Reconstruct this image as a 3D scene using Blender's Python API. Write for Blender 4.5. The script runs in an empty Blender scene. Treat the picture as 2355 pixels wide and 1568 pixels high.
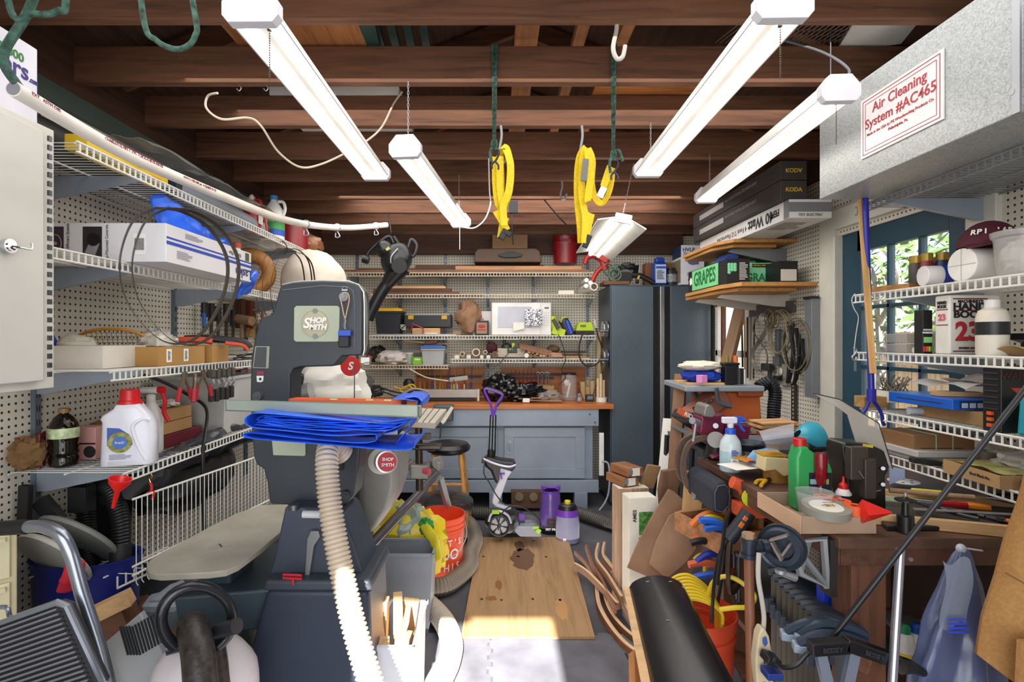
import bpy,bmesh,math,random
from mathutils import Vector,Matrix,Euler,noise
V = Vector; PI = math.pi
sc = bpy.context.scene; C = sc.collection
random.seed(7)
# ---------------------------------------------------------------- camera, sky, sun, added fill lamps, exposure
FOC = 1205.0; EYE = 1.42
cd = bpy.data.cameras.new('camera'); cam = bpy.data.objects.new('camera',cd); C.objects.link(cam)
cam.location = (0,0,EYE); cam.rotation_euler = (PI/2,0,0)
cd.sensor_width = 36; cd.lens = FOC/2355*36; cd.shift_x = 37.5/2355; cd.clip_start = 0.05; cd.clip_end = 200
sc.camera = cam
wd = bpy.data.worlds.new('sky'); sc.world = wd; wd.use_nodes = True
nt = wd.node_tree; sky = nt.nodes.new('ShaderNodeTexSky'); sky.sky_type = 'NISHITA'; sky.sun_disc = False
sky.sun_elevation = math.radians(40); sky.sun_rotation = math.radians(180)
nt.links.new(sky.outputs[0],nt.nodes['Background'].inputs[0]); nt.nodes['Background'].inputs[1].default_value = 0.28
def lamp(name,kind,loc,rot,energy,col=(1,1,1),**kw):
    d = bpy.data.lights.new(name,kind); d.energy = energy; d.color = col
    for k,v in kw.items(): setattr(d,k,v)
    o = bpy.data.objects.new(name,d); C.objects.link(o); o.location = loc; o.rotation_euler = rot
    return o
lamp('sun','SUN',(0,-5,5),(math.radians(90-34.3),0,0),26.0,(1,.96,.90),angle=.012)
lamp('doorway_fill','AREA',(-.08,-.62,1.25),(PI/2,0,0),38,(.93,.96,1),shape='RECTANGLE',size=2.6,size_y=2.1)  # added soft fill in place of doorway daylight, wider than the opening
lamp('back_ceiling_fill','AREA',(0.1,3.5,2.38),(math.radians(18),0,0),36,(1,.97,.94),shape='RECTANGLE',size=2.4,size_y=1.8)  # added overhead fill for the back half, not one of the fixtures
lamp('front_ceiling_fill','AREA',(0.1,1.7,2.39),(math.radians(8),0,0),22,(1,.98,.95),shape='RECTANGLE',size=2.6,size_y=1.6)  # added overhead fill for the front half, separate from the tubes
lamp('floor_bounce_fill','AREA',(0.2,2.6,.04),(PI,0,0),10,(1,.95,.88),shape='RECTANGLE',size=1.4,size_y=2.6)  # added upward fill imitating light bounced off the floor
TUBE_E = 5.0
sc.view_settings.view_transform = 'Standard'; sc.view_settings.look = 'None'
sc.view_settings.exposure = 0.35; sc.view_settings.gamma = 1; sc.view_settings.use_curve_mapping = False
sc.cycles.max_bounces = 7; sc.cycles.diffuse_bounces = 4; sc.cycles.transparent_max_bounces = 12
sc.cycles.sample_clamp_indirect = 6; sc.cycles.use_denoising = True
sc.cycles.caustics_reflective = False; sc.cycles.caustics_refractive = False
# ---------------------------------------------------------------- helpers
def W(px,py,Y): return V(((px-1140)*Y/FOC,Y,EYE-(py-785)*Y/FOC))
def S(n,Y): return n*Y/FOC
def lin(c):
    c = c.lstrip('#'); v = [int(c[i:i+2],16)/255 for i in (0,2,4)]
    return [x/12.92 if x <= .04045 else ((x+.055)/1.055)**2.4 for x in v]
_M = {}
def m(col,r=.55,kind='plain',met=0,**kw):
    key = (col,r,kind,met,tuple(sorted(kw.items())))
    if key in _M: return _M[key]
    mt = bpy.data.materials.new(kind+'_'+col.strip('#')); mt.use_nodes = True; n = mt.node_tree; nd = n.nodes; L = n.links.new
    b = nd['Principled BSDF']; rgb = lin(col)
    b.inputs['Roughness'].default_value = r; b.inputs['Metallic'].default_value = met
    b.inputs['Base Color'].default_value = (*rgb,1)
    def node(t,**k):
        x = nd.new(t)
        for a,v in k.items(): x.inputs[a].default_value = v
        return x
    tc = nd.new('ShaderNodeTexCoord')
    def ramp(fac,cols,pos=None):
        rr = nd.new('ShaderNodeValToRGB'); e = rr.color_ramp.elements
        while len(e) < len(cols): e.new(.5)
        for i,c in enumerate(cols):
            e[i].position = pos[i] if pos else i/(len(cols)-1); e[i].color = (*c,1)
        L(fac,rr.inputs[0]); return rr
    def bump(h,s,d=.004):
        bp = nd.new('ShaderNodeBump'); bp.inputs['Strength'].default_value = s; bp.inputs['Distance'].default_value = d
        L(h,bp.inputs['Height']); L(bp.outputs[0],b.inputs['Normal'])
    mul = lambda k: [min(1,x*k) for x in rgb]
    if kind == 'wood':
        mp = nd.new('ShaderNodeMapping'); ax = kw.get('ax','X'); st = {'X': (1.2,16,16),'Y': (16,1.2,16),'Z': (16,16,1.2)}[ax]
        mp.inputs['Scale'].default_value = st; L(tc.outputs['Object'],mp.inputs[0])
        nz = node('ShaderNodeTexNoise',Scale=2.2,Detail=6.0,Roughness=.6,Distortion=.6); L(mp.outputs[0],nz.inputs['Vector'])
        k = kw.get('k',.45)
        rr = ramp(nz.outputs[0],[mul(1-k),mul(1),mul(1+k*.6)],[.3,.5,.72]); L(rr.outputs[0],b.inputs['Base Color']); bump(nz.outputs[0],.25)
    elif kind == 'rough' or kind == 'plain' or kind == 'cloth':
        sc_ = {'rough': 9,'plain': 5,'cloth': 40}[kind]; k = {'rough': .4,'plain': .1,'cloth': .15}[kind]
        nz = node('ShaderNodeTexNoise',Scale=float(kw.get('s',sc_)),Detail=4.0); L(tc.outputs['Object'],nz.inputs['Vector'])
        k = kw.get('k',k); rr = ramp(nz.outputs[0],[mul(1-k),mul(1),mul(1+k)],[.32,.5,.68]); L(rr.outputs[0],b.inputs['Base Color'])
        if kind != 'plain': bump(nz.outputs[0],.3)
        if kw.get('film'):
            b.inputs['Alpha'].default_value = kw['film']
    elif kind == 'galv':
        vz = node('ShaderNodeTexVoronoi',Scale=260.0); L(tc.outputs['Object'],vz.inputs['Vector'])
        rr = ramp(vz.outputs['Color'],[mul(.6),mul(1.1)]); L(rr.outputs[0],b.inputs['Base Color']); b.inputs['Metallic'].default_value = .35
    elif kind == 'glass':
        b.inputs['Alpha'].default_value = kw.get('a',.25); b.inputs['Specular IOR Level'].default_value = .6
        b.inputs['Base Color'].default_value = (*rgb,1)
    elif kind == 'emit':
        b.inputs['Emission Color'].default_value = (*rgb,1); b.inputs['Emission Strength'].default_value = kw['e']
    elif kind == 'peg':
        g = nd.new('ShaderNodeNewGeometry'); sp = nd.new('ShaderNodeSeparateXYZ'); L(g.outputs['Position'],sp.inputs[0])
        def cell(o):
            a = nd.new('ShaderNodeMath'); a.operation = 'MULTIPLY'; a.inputs[1].default_value = 1/.0254; L(o,a.inputs[0])
            f = nd.new('ShaderNodeMath'); f.operation = 'FRACT'; L(a.outputs[0],f.inputs[0])
            s = nd.new('ShaderNodeMath'); s.operation = 'SUBTRACT'; s.inputs[1].default_value = .5; L(f.outputs[0],s.inputs[0])
            q = nd.new('ShaderNodeMath'); q.operation = 'POWER'; q.inputs[1].default_value = 2; L(s.outputs[0],q.inputs[0]);
            ab = nd.new('ShaderNodeMath'); ab.operation = 'MULTIPLY'; L(s.outputs[0],ab.inputs[0]); L(s.outputs[0],ab.inputs[1]); return ab.outputs[0]
        ad = nd.new('ShaderNodeMath'); L(cell(sp.outputs['XY'.index(kw['ax'])]),ad.inputs[0]); L(cell(sp.outputs[2]),ad.inputs[1])
        lt = nd.new('ShaderNodeMath'); lt.operation = 'LESS_THAN'; lt.inputs[1].default_value = .034; L(ad.outputs[0],lt.inputs[0])
        nz = node('ShaderNodeTexNoise',Scale=1.8,Detail=3.0); L(g.outputs['Position'],nz.inputs['Vector'])
        rr = ramp(nz.outputs[0],[mul(.86),mul(1.04)],[.35,.65])
        mx = nd.new('ShaderNodeMix'); mx.data_type = 'RGBA'; L(lt.outputs[0],mx.inputs[0]); L(rr.outputs[0],mx.inputs[6]); mx.inputs[7].default_value = (.035,.025,.02,1)
        L(mx.outputs[2],b.inputs['Base Color'])
    _M[key] = mt; return mt
class B:
    """collects shapes into one mesh"""
    def __init__(s): s.v = []; s.f = []; s.x = Matrix()
    def at(s,loc=(0,0,0),rot=(0,0,0)): s.x = Matrix.Translation(loc) @ Euler(rot).to_matrix().to_4x4(); return s
    def add(s,vs,fs):
        n = len(s.v); s.v += [s.x @ V(p) for p in vs]; s.f += [tuple(i+n for i in f) for f in fs]; return s
    def box(s,c,d,rot=None,taper=1):
        hx,hy,hz = d[0]/2,d[1]/2,d[2]/2; R = Euler(rot).to_matrix() if rot else Matrix.Identity(3); vs = []
        for z in (-1,1):
            t = 1 if z > 0 else taper
            for x,y in ((-1,-1),(1,-1),(1,1),(-1,1)): vs.append(V(c)+R @ V((x*hx*t,y*hy*t,z*hz)))
        return s.add(vs,[(3,2,1,0),(4,5,6,7),(0,1,5,4),(1,2,6,5),(2,3,7,6),(3,0,4,7)])
    def open_box(s,c,d,t=.004,taper=1,rot=None):
        R = Euler(rot).to_matrix() if rot else Matrix.Identity(3); hx,hy,hz = d[0]/2,d[1]/2,d[2]/2; vs = []
        for inn in (0,1):
            for z in (-1,1):
                q = 1 if z > 0 else taper
                for x,y in ((-1,-1),(1,-1),(1,1),(-1,1)):
                    vs.append(V(c)+R @ V((x*(hx*q-t*inn),y*(hy*q-t*inn),z*hz+(t if inn and z < 0 else 0))))
        f = [(3,2,1,0),(0,1,5,4),(1,2,6,5),(2,3,7,6),(3,0,4,7)]
        f += [(8,9,10,11),(8,12,13,9),(9,13,14,10),(10,14,15,11),(11,15,12,8)]
        f += [(4,5,13,12),(5,6,14,13),(6,7,15,14),(7,4,12,15)]
        return s.add(vs,f)
    def cyl(s,a,b,r,r2=None,n=12,cap=True):
        a = V(a); b = V(b); r2 = r if r2 is None else r2; d = (b-a);
        if d.length < 1e-6: return s
        d.normalize(); u = d.orthogonal().normalized(); w = d.cross(u); vs = []
        for p,rr in ((a,r),(b,r2)):
            for i in range(n): t = 2*PI*i/n; vs.append(p+(u*math.cos(t)+w*math.sin(t))*rr)
        f = [(i,(i+1) % n,n+(i+1) % n,n+i) for i in range(n)]
        if cap: f += [tuple(range(n))[::-1],tuple(range(n,2*n))]
        return s.add(vs,f)
    def tube(s,pts,r,n=8,closed=False,rf=None,flat=1,up=None):
        P = [V(p) for p in pts]; k = len(P); vs = []; prev = None
        for i,p in enumerate(P):
            if closed: d = P[(i+1) % k]-P[i-1]
            else: d = P[min(i+1,k-1)]-P[max(i-1,0)]
            if d.length < 1e-9: d = V((0,0,1))
            d.normalize()
            if prev is None: u = (V(up) - d*V(up).dot(d)).normalized() if up else d.orthogonal().normalized()
            else:
                u = prev-d*prev.dot(d); u = u.normalized() if u.length > 1e-6 else d.orthogonal().normalized()
            prev = u; w = d.cross(u); rr = rf(i) if rf else r
            for j in range(n): t = 2*PI*j/n+PI/n; vs.append(p+u*math.cos(t)*rr+w*math.sin(t)*rr*flat)
        f = [(i*n+j,i*n+(j+1) % n,(i+1) % k*n+(j+1) % n,(i+1) % k*n+j) for i in range(k if closed else k-1) for j in range(n)]
        if not closed: f += [tuple(range(n))[::-1],tuple(range((k-1)*n,k*n))]
        return s.add(vs,f)
    def lathe(s,prof,n=20,c=(0,0,0),sx=1,sy=1):
        vs = []; k = len(prof)
        for r,z in prof:
            for j in range(n): t = 2*PI*j/n; vs.append((c[0]+max(r,1e-5)*math.cos(t)*sx,c[1]+max(r,1e-5)*math.sin(t)*sy,c[2]+z))
        f = [(i*n+j,i*n+(j+1) % n,(i+1)*n+(j+1) % n,(i+1)*n+j) for i in range(k-1) for j in range(n)]
        return s.add(vs,f+[tuple(range(n))[::-1],tuple(range((k-1)*n,k*n))])
    def prism(s,pts,u,v,w,o=(0,0,0)):
        """polygon pts in axes u,v from o, pushed along w"""
        u,v,w,o = V(u),V(v),V(w),V(o); n = len(pts); a = [o+u*p[0]+v*p[1] for p in pts]
        return s.add(a+[p+w for p in a],[tuple(range(n))[::-1],tuple(range(n,2*n))]+[(i,(i+1) % n,n+(i+1) % n,n+i) for i in range(n)])
    def ell(s,c,r,n=14,k=9,rot=None):
        R = Euler(rot).to_matrix() if rot else Matrix.Identity(3); vs = []
        for i in range(k+1):
            a = PI*i/k
            for j in range(n): t = 2*PI*j/n; vs.append(V(c)+R @ V((r[0]*max(math.sin(a),.001)*math.cos(t),r[1]*max(math.sin(a),.001)*math.sin(t),-r[2]*math.cos(a))))
        return s.add(vs,[(i*n+j,i*n+(j+1) % n,(i+1)*n+(j+1) % n,(i+1)*n+j) for i in range(k) for j in range(n)])
    def blob(s,c,r,amp=.25,fr=3,seed=0,n=26,k=16,rot=None,flat=None,pinch=0):
        """crumpled bag: an ellipsoid pushed about by noise"""
        R = Euler(rot).to_matrix() if rot else Matrix.Identity(3); vs = []
        for i in range(k+1):
            a = PI*i/k
            for j in range(n):
                t = 2*PI*j/n; d = V((max(math.sin(a),.001)*math.cos(t),max(math.sin(a),.001)*math.sin(t),-math.cos(a)))
                q = 1+amp*(noise.noise(d*fr+V((seed*7.3,1,2)))+.6*noise.noise(d*fr*2.6+V((seed,5,2)))+.3*abs(noise.noise(d*fr*6+V((seed,5,9)))))
                if pinch: q *= 1-pinch*max(0,d.z)**2*(1 if d.z < .93 else 0)
                p = V((d.x*r[0]*q,d.y*r[1]*q,d.z*r[2]*(q if not pinch else 1)))
                if flat is not None: p.z = max(p.z,-flat)
                vs.append(V(c)+R @ p)
        return s.add(vs,[(i*n+j,i*n+(j+1) % n,(i+1)*n+(j+1) % n,(i+1)*n+j) for i in range(k) for j in range(n)])
    def grid(s,fn,nu,nv,th=0):
        """surface fn(u,v) with u,v in 0..1; th thickens along z-ish normal"""
        vs = [V(fn(i/nu,j/nv)) for i in range(nu+1) for j in range(nv+1)]; q = nv+1
        f = [(i*q+j,(i+1)*q+j,(i+1)*q+j+1,i*q+j+1) for i in range(nu) for j in range(nv)]
        if th:
            N = len(vs); nr = (vs[(nu//2+1)*q+nv//2]-vs[nu//2*q+nv//2]).cross(vs[nu//2*q+nv//2+1]-vs[nu//2*q+nv//2]).normalized()*th
            vs += [p-nr for p in vs]; f += [tuple(i+N for i in reversed(x)) for x in list(f)]
            rim = [i*q for i in range(nu+1)]+[nu*q+j for j in range(1,q)]+[i*q+nv for i in range(nu-1,-1,-1)]+[j for j in range(nv-1,0,-1)]
            f += [(rim[(i+1) % len(rim)],rim[i],rim[i]+N,rim[(i+1) % len(rim)]+N) for i in range(len(rim))]
        return s.add(vs,f)
    def o(s,name,mat,parent=None,bev=0,loc=None,rot=None,ang=35,seg=2):
        me = bpy.data.meshes.new(name); me.from_pydata([tuple(p) for p in s.v],[],s.f); me.materials.append(mat)
        bm = bmesh.new(); bm.from_mesh(me); bmesh.ops.recalc_face_normals(bm,faces=bm.faces); bm.to_mesh(me); bm.free()
        me.polygons.foreach_set('use_smooth',[True]*len(me.polygons)); me.set_sharp_from_angle(angle=math.radians(ang))
        ob = bpy.data.objects.new(name,me); C.objects.link(ob)
        if bev:
            md = ob.modifiers.new('b','BEVEL'); md.width = bev; md.segments = seg; md.limit_method = 'ANGLE'; md.angle_limit = math.radians(40); md.harden_normals = True
        if parent: ob.parent = parent
        if loc is not None: ob.location = loc
        if rot is not None: ob.rotation_euler = rot
        return ob
def tag(o,label,cat,group=None):
    o['label'] = label; o['category'] = cat
    if group: o['group'] = group
    return o
def T(name,label,cat,loc=(0,0,0),rz=0,group=None,rot=None):
    o = bpy.data.objects.new(name,None); C.objects.link(o); o.location = loc; o.rotation_euler = rot or (0,0,rz); o.empty_display_size = .05
    return tag(o,label,cat,group)
def struct(o): o['kind'] = 'structure'; return o
def dup(root,loc=None,rz=None,label=None,group=None,rot=None):
    def cp(o,par):
        c = o.copy(); C.objects.link(c)
        if par: c.parent = par
        for ch in list(o.children): cp(ch,c)
        return c
    r = cp(root,None)
    if loc is not None: r.location = loc
    if rz is not None: r.rotation_euler = (0,0,rz)
    if rot is not None: r.rotation_euler = rot
    if label: r['label'] = label
    if group: r['group'] = group
    return r
def text(s,size,mat,parent,loc,u=(1,0,0),v=(0,0,1),name='lettering',bold=0,ext=.0006,align='CENTER',shear=0,sx=1):
    """printed writing lying in the plane u,v"""
    cu = bpy.data.curves.new('t','FONT'); cu.body = s; cu.size = size; cu.align_x = align; cu.align_y = 'CENTER'; cu.offset = bold*size; cu.extrude = ext; cu.shear = shear; cu.resolution_u = 3
    tmp = bpy.data.objects.new('t',cu); C.objects.link(tmp); me = bpy.data.meshes.new_from_object(tmp); bpy.data.objects.remove(tmp); bpy.data.curves.remove(cu)
    u = V(u).normalized(); v = V(v).normalized(); w = u.cross(v)
    me.transform(Matrix(((u.x*sx,v.x,w.x,0),(u.y*sx,v.y,w.y,0),(u.z*sx,v.z,w.z,0),(0,0,0,1))))
    me.materials.clear(); me.materials.append(mat); me.name = name
    o = bpy.data.objects.new(name,me); C.objects.link(o); o.location = loc;
    if parent: o.parent = parent
    return o
def bez(pts,n=8):
    """smooth path through the points"""
    P = [V(p) for p in pts]; out = []
    for i in range(len(P)-1):
        a,b,c,d = P[max(i-1,0)],P[i],P[i+1],P[min(i+2,len(P)-1)]
        for k in range(n):
            t = k/n; out.append(.5*((2*b)+(c-a)*t+(2*a-5*b+4*c-d)*t*t+(3*b-a-3*c+d)*t**3))
    return out+[P[-1]]
def one(b,name,mat,label,cat,loc=(0,0,0),rot=None,bev=0,group=None,ang=35,seg=2): return tag(b.o(name,mat,None,bev,loc,rot,ang,seg),label,cat,group)
X_,Y_,Z_ = V((1,0,0)),V((0,1,0)),V((0,0,1))
def pxy(pts,Y): return [((x-1140)*Y/FOC,EYE-(y-785)*Y/FOC) for x,y in pts]
def slab(pts,Y,th): return B().prism(pxy(pts,Y),X_,Z_,Y_*th,(0,Y,0))
# shared materials
white = m('#e8e6e0',.4); wire = m('#e4e2da',.35); wirey = m('#d9cfb8',.4); bracket = m('#9aa4b2',.4,met=.2); std = m('#6f7a86',.4,met=.3)
black = m('#141416',.45); blackg = m('#101012',.2); steel = m('#a8aab0',.42,met=.7); chrome = m('#d0d2d6',.12,met=1.0); dsteel = m('#6a6c70',.35,met=.8)
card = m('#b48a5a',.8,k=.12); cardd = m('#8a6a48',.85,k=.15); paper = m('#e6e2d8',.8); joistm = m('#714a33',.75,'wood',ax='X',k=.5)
pine = m('#d0a878',.65,'wood',ax='X',k=.25); pinez = m('#d0a878',.65,'wood',ax='Z',k=.25); piney = m('#d0a878',.65,'wood',ax='Y',k=.25)
wal = m('#6b432c',.6,'wood',ax='X',k=.35); waly = m('#8a6248',.65,'wood',ax='Y',k=.3); walz = m('#9a7a5c',.65,'wood',ax='Z',k=.25)
red = m('#c01a1c',.35); blue = m('#1c3fb8',.35); yellow = m('#e8c020',.5); rubber = m('#1b1b1d',.6); orange = m('#e2581c',.45); darkg = m('#3a3e44',.5)
# ================================================================ the room
XL,XR,YB = -1.64,1.9,5.0
pegX = m('#dcd5c6',.7,'peg',ax='X'); pegY = m('#dcd5c6',.7,'peg',ax='Y')
struct(B().box((.13,2.2,-.03),(3.7,5.9,.06)).o('floor',m('#54545a',.8,'rough',s=3,k=.35)))
struct(B().box((XL-.03,2.2,1.2),(.06,5.9,2.44)).o('wall_left',pegY))
struct(B().box((.13,YB+.03,1.2),(3.7,.06,2.44)).o('wall_back',pegX))
# right wall around the door (Y 2.1-2.9) and the small window (Y 3.9-4.45)
b = B(); xr = XR+.03
def ry(y0,y1,z0,z1): b.box((xr,(y0+y1)/2,(z0+z1)/2),(.06,y1-y0,z1-z0))
ry(-.75,2.1,0,2.42); ry(2.1,2.9,2.0,2.42); ry(2.9,3.88,0,2.42); ry(3.88,4.45,0,.9); ry(3.88,4.45,1.75,2.42); ry(4.45,5.06,0,2.42)
struct(b.o('wall_right',pegY))
cream = m('#d8d4c8',.55)
# unseen front wall, its gap and stepped header shaped to cut the sun patch
b = B(); b.box((-1.05,-.78,1.2),(1.2,.06,2.44)); b.box((1.09,-.78,1.2),(1.62,.06,2.44)); b.box((-.085,-.78,2.425),(.73,.06,.11)); b.box((-.29,-.78,2.36),(.34,.06,.04))
struct(b.o('wall_front',m('#c8c2b4',.8)))
# roof: gable boards over the joists
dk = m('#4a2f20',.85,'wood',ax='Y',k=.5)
b = B(); pr = [(-1.7,2.6),(.13,3.35),(1.96,2.6),(1.96,2.66),(.13,3.41),(-1.7,2.66)]
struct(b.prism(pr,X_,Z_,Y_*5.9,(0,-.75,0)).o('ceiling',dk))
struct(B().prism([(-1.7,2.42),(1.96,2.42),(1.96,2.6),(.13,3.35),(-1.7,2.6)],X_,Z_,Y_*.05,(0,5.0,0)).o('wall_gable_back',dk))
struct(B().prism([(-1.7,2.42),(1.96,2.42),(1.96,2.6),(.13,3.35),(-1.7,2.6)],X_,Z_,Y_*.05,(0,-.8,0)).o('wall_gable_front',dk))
k = 1
for y in [.0,.41,.81,1.215,1.624,2.025,2.434,2.855,3.257,3.685,4.085,4.496,4.9]:
    if y == 0: continue
    struct(B().box((.13,y+.019,2.42+.07),(3.6,.038,.14)).o('trim_%d' % k,joistm,bev=.002)); k += 1
for y in (1.42,2.24,3.06,3.9):   # rafters
    b = B(); b.prism([(-1.6,2.5),(.13,3.22),(1.86,2.5),(1.86,2.61),(.13,3.33),(-1.6,2.61)],X_,Z_,Y_*.038,(0,y,0))
    struct(b.o('trim_%d' % k,m('#6a442c',.8,'wood',ax='X'))); k += 1
for x,w in ((.12,.09),(.33,.045),(.50,.045)):     # lengthwise bracing boards up in the roof
    struct(B().box((x,2.9,2.62),(w,3.0,.04)).o('trim_%d' % k,m('#a86f44',.75,'wood',ax='Y',k=.35))); k += 1
struct(B().box((-.0,4.93,2.33),(3.5,.05,.19)).o('trim_%d' % k,m('#4a3024',.8,'wood',ax='X'))); k += 1
# steel hang rails of the shelf standards
struct(B().box((-.98,4.985,2.42-.03),(1.1,.02,.045)).o('trim_%d' % k,std)); k += 1
struct(B().box((.3,4.985,2.42-.03),(1.3,.02,.045)).o('trim_%d' % k,std)); k += 1
struct(B().box((XL+.012,2.9,2.33),(.02,3.4,.075)).o('trim_%d' % k,m('#4c5a54',.5,met=.2))); k += 1
# white casings of the side door
b = B(); b.box((XR-.01,2.97,1.02),(.03,.13,2.04)); b.box((XR-.01,2.03,1.02),(.03,.13,2.04)); b.box((XR-.01,2.5,2.09),(.03,1.07,.11)); b.box((XR-.005,2.9,1.0),(.06,.03,2.0))
struct(b.o('trim_%d' % k,cream,bev=.004)); k += 1
# side door: teal, nine panes
teal = m('#1f4456',.4)
dr = bpy.data.objects.new('door_1',None); C.objects.link(dr); dr.location = (XR+.03,2.1,0); struct(dr)
b = B(); z0,z1 = .98,1.89; y0,y1 = .11,.64
b.box((0,.05,1.0),(.04,.12,2.0)); b.box((0,.725,1.0),(.04,.17,2.0)); b.box((0,.39,1.945),(.04,.56,.11)); b.box((0,.39,.49),(.04,.56,.98))
b.o('door_frame',teal,dr,bev=.003)
b = B()
for y in (.267,.458): b.box((0,y,1.435),(.03,.018,.91))
for z in (1.286,1.594): b.box((0,.375,z),(.03,.53,.018))
b.o('muntins',teal,dr,bev=.002)
B().box((0,.375,1.435),(.004,.54,.92)).o('glass_pane',m('#dfe8ec',.05,'glass',a=.08),dr)
B().cyl((-.02,.03,.89),(-.06,.03,.89),.012).ell((-.075,.03,.89),(.02,.027,.027)).o('door_knob',m('#6a5a34',.3,met=.9),dr)
wn = bpy.data.objects.new('window_1',None); C.objects.link(wn); wn.location = (XR+.02,3.88,.9); struct(wn)
b = B()
for y in (.02,.55): b.box((-.02,y,.425),(.07,.05,.85))
for z in (.02,.42,.83): b.box((-.02,.285,z),(.07,.57,.05))
b.o('window_frame',white,wn,bev=.003); B().box((0,.285,.42),(.004,.5,.8)).o('glass_pane',m('#dfe8ec',.05,'glass',a=.08),wn)
# shelf standards (slotted uprights) - structure
def standard(x,y,z0,z1,side):
    global k
    b = B()
    if side == 'B': b.box((x,y-.008,(z0+z1)/2),(.026,.016,z1-z0))
    else: b.box((x+(.008 if side == 'L' else -.008),y,(z0+z1)/2),(.016,.026,z1-z0))
    o = struct(b.o('trim_%d' % k,std)); k += 1
    s = B()
    for i in range(int((z1-z0)/.05)):
        for q in (-.005,.005):
            if side == 'B': s.box((x+q,y-.0163,z0+.03+i*.05),(.003,.001,.022))
            else: s.box((x+(.0163 if side == 'L' else -.0163),y+q,z0+.03+i*.05),(.001,.003,.022))
    s.o('slots',black,o)
backx = [-1.32,-.905,-.475,-.07,.36,.875]
for x in backx: standard(x,YB,1.08,2.4,'B')
leftY = [1.86,2.66,3.42]
for y in leftY: standard(XL,y,.55,2.36,'L')
for y in (1.34,2.02): standard(XR,y,.9,2.3,'R')
# ---------------------------------------------------------------- wire shelves
def wire_shelf(label,a,bb,z,side,mat,depth,brs,group,lip=.03,cut=0,bdir=1,bh=.09):
    """a..bb run along the wall; ventilated wire shelf with a trussed front lip"""
    th = T('wire_shelf',label,'shelf',{'B': (a,YB,z),'L': (XL,a,z),'R': (XR,a,z)}[side],0,group)
    L = bb-a
    def q(t,d,h): return {'B': V((t,-d,h)),'L': V((d,t,h)),'R': V((-d,t,h))}[side]
    w = B(); n = int(L/.0265)
    for i in range(n+1):
        t = i*L/n; w.tube([q(t,.01,0),q(t,depth,0),q(t,depth+.001,-lip)],.0017,4)
    w.o('deck_wires',mat,th)
    r = B()
    for d in (.012,depth*.5,depth-.005): r.cyl(q(-.01,d,-.004),q(L+.01,d,-.004),.0032,n=6)
    r.o('cross_rods',mat,th)
    f = B(); f.cyl(q(-.012,depth+.002,0),q(L+.012,depth+.002,0),.0036,n=6); f.cyl(q(-.012,depth+.002,-lip),q(L+.012,depth+.002,-lip),.0036,n=6)
    for i in range(n+1): f.box(q(i*L/n,depth+.002,-lip/2),(.0042,.0042,lip))
    f.o('front_lip',mat,th)
    for y in brs:
        t = y-a; k_ = B(); u = q(0,1,0);
        k_.prism([(.012,-.006),(depth-.01,-.006),(depth-.012,-.02),(.05,-bh),(.012,-bh)],u,Z_,q(.014,0,0),q(t-.007,0,0))
        k_.o('bracket',bracket,th)
    return th
gL = 'wire shelves on the left wall'; gB = 'wire shelves on the back wall'; gR = 'wire shelves over the right workbench'
wire_shelf('topmost white wire shelf on the left wall, under the white pipe',1.56,3.75,2.01,'L',wire,.40,leftY,gL)
wire_shelf('white wire shelf on the left wall carrying the white fan carton',1.5,3.5,1.685,'L',wire,.38,leftY,gL)
wire_shelf('white wire shelf on the left wall carrying the open cardboard trays',1.7,3.3,1.322,'L',wire,.40,leftY[:2],gL)
wire_shelf('lowest white wire shelf on the left wall, under the laundry jug',1.76,2.95,.978,'L',wire,.40,leftY[:2],gL)
wire_shelf('topmost wire shelf on the back wall, under the red bucket',-1.4,.86,2.026,'B',wirey,.35,backx[:5],gB)
wire_shelf('back wall wire shelf with long thin boards and white pipes',-1.1,.87,1.833,'B',wirey,.35,backx[1:],gB)
wire_shelf('back wall wire shelf carrying the white microwave',-1.2,.88,1.466,'B',wire,.35,backx[1:],gB)
wire_shelf('short lower wire shelf under the blue-lidded clear container',-1.2,-.43,1.204,'B',wirey,.35,backx[1:2],gB)
wire_shelf('short lower wire shelf under the dowels and cardboard tubes',-.385,.9,1.258,'B',wire,.35,backx[3:],gB)
wire_shelf('grey wire shelf under the metal air cleaner box',1.2,2.17,1.975,'R',m('#8a8c90',.4,met=.3),.40,[1.34,2.02],gR)
wire_shelf('right wall wire shelf holding the white foam block and maroon cap',1.2,2.18,1.61,'R',wire,.40,[1.34,2.02],gR)
wire_shelf('right wall wire shelf holding the thick white handbook',1.2,2.16,1.372,'R',wire,.40,[1.34,2.02],gR)
wire_shelf('right wall wire shelf holding the flat blue box',1.2,2.14,1.143,'R',wire,.40,[1.34,2.02],gR)
wire_shelf('lowest right wall wire shelf, holding a shallow cardboard tray',1.2,2.0,.985,'R',wire,.40,[1.34],gR)
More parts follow.
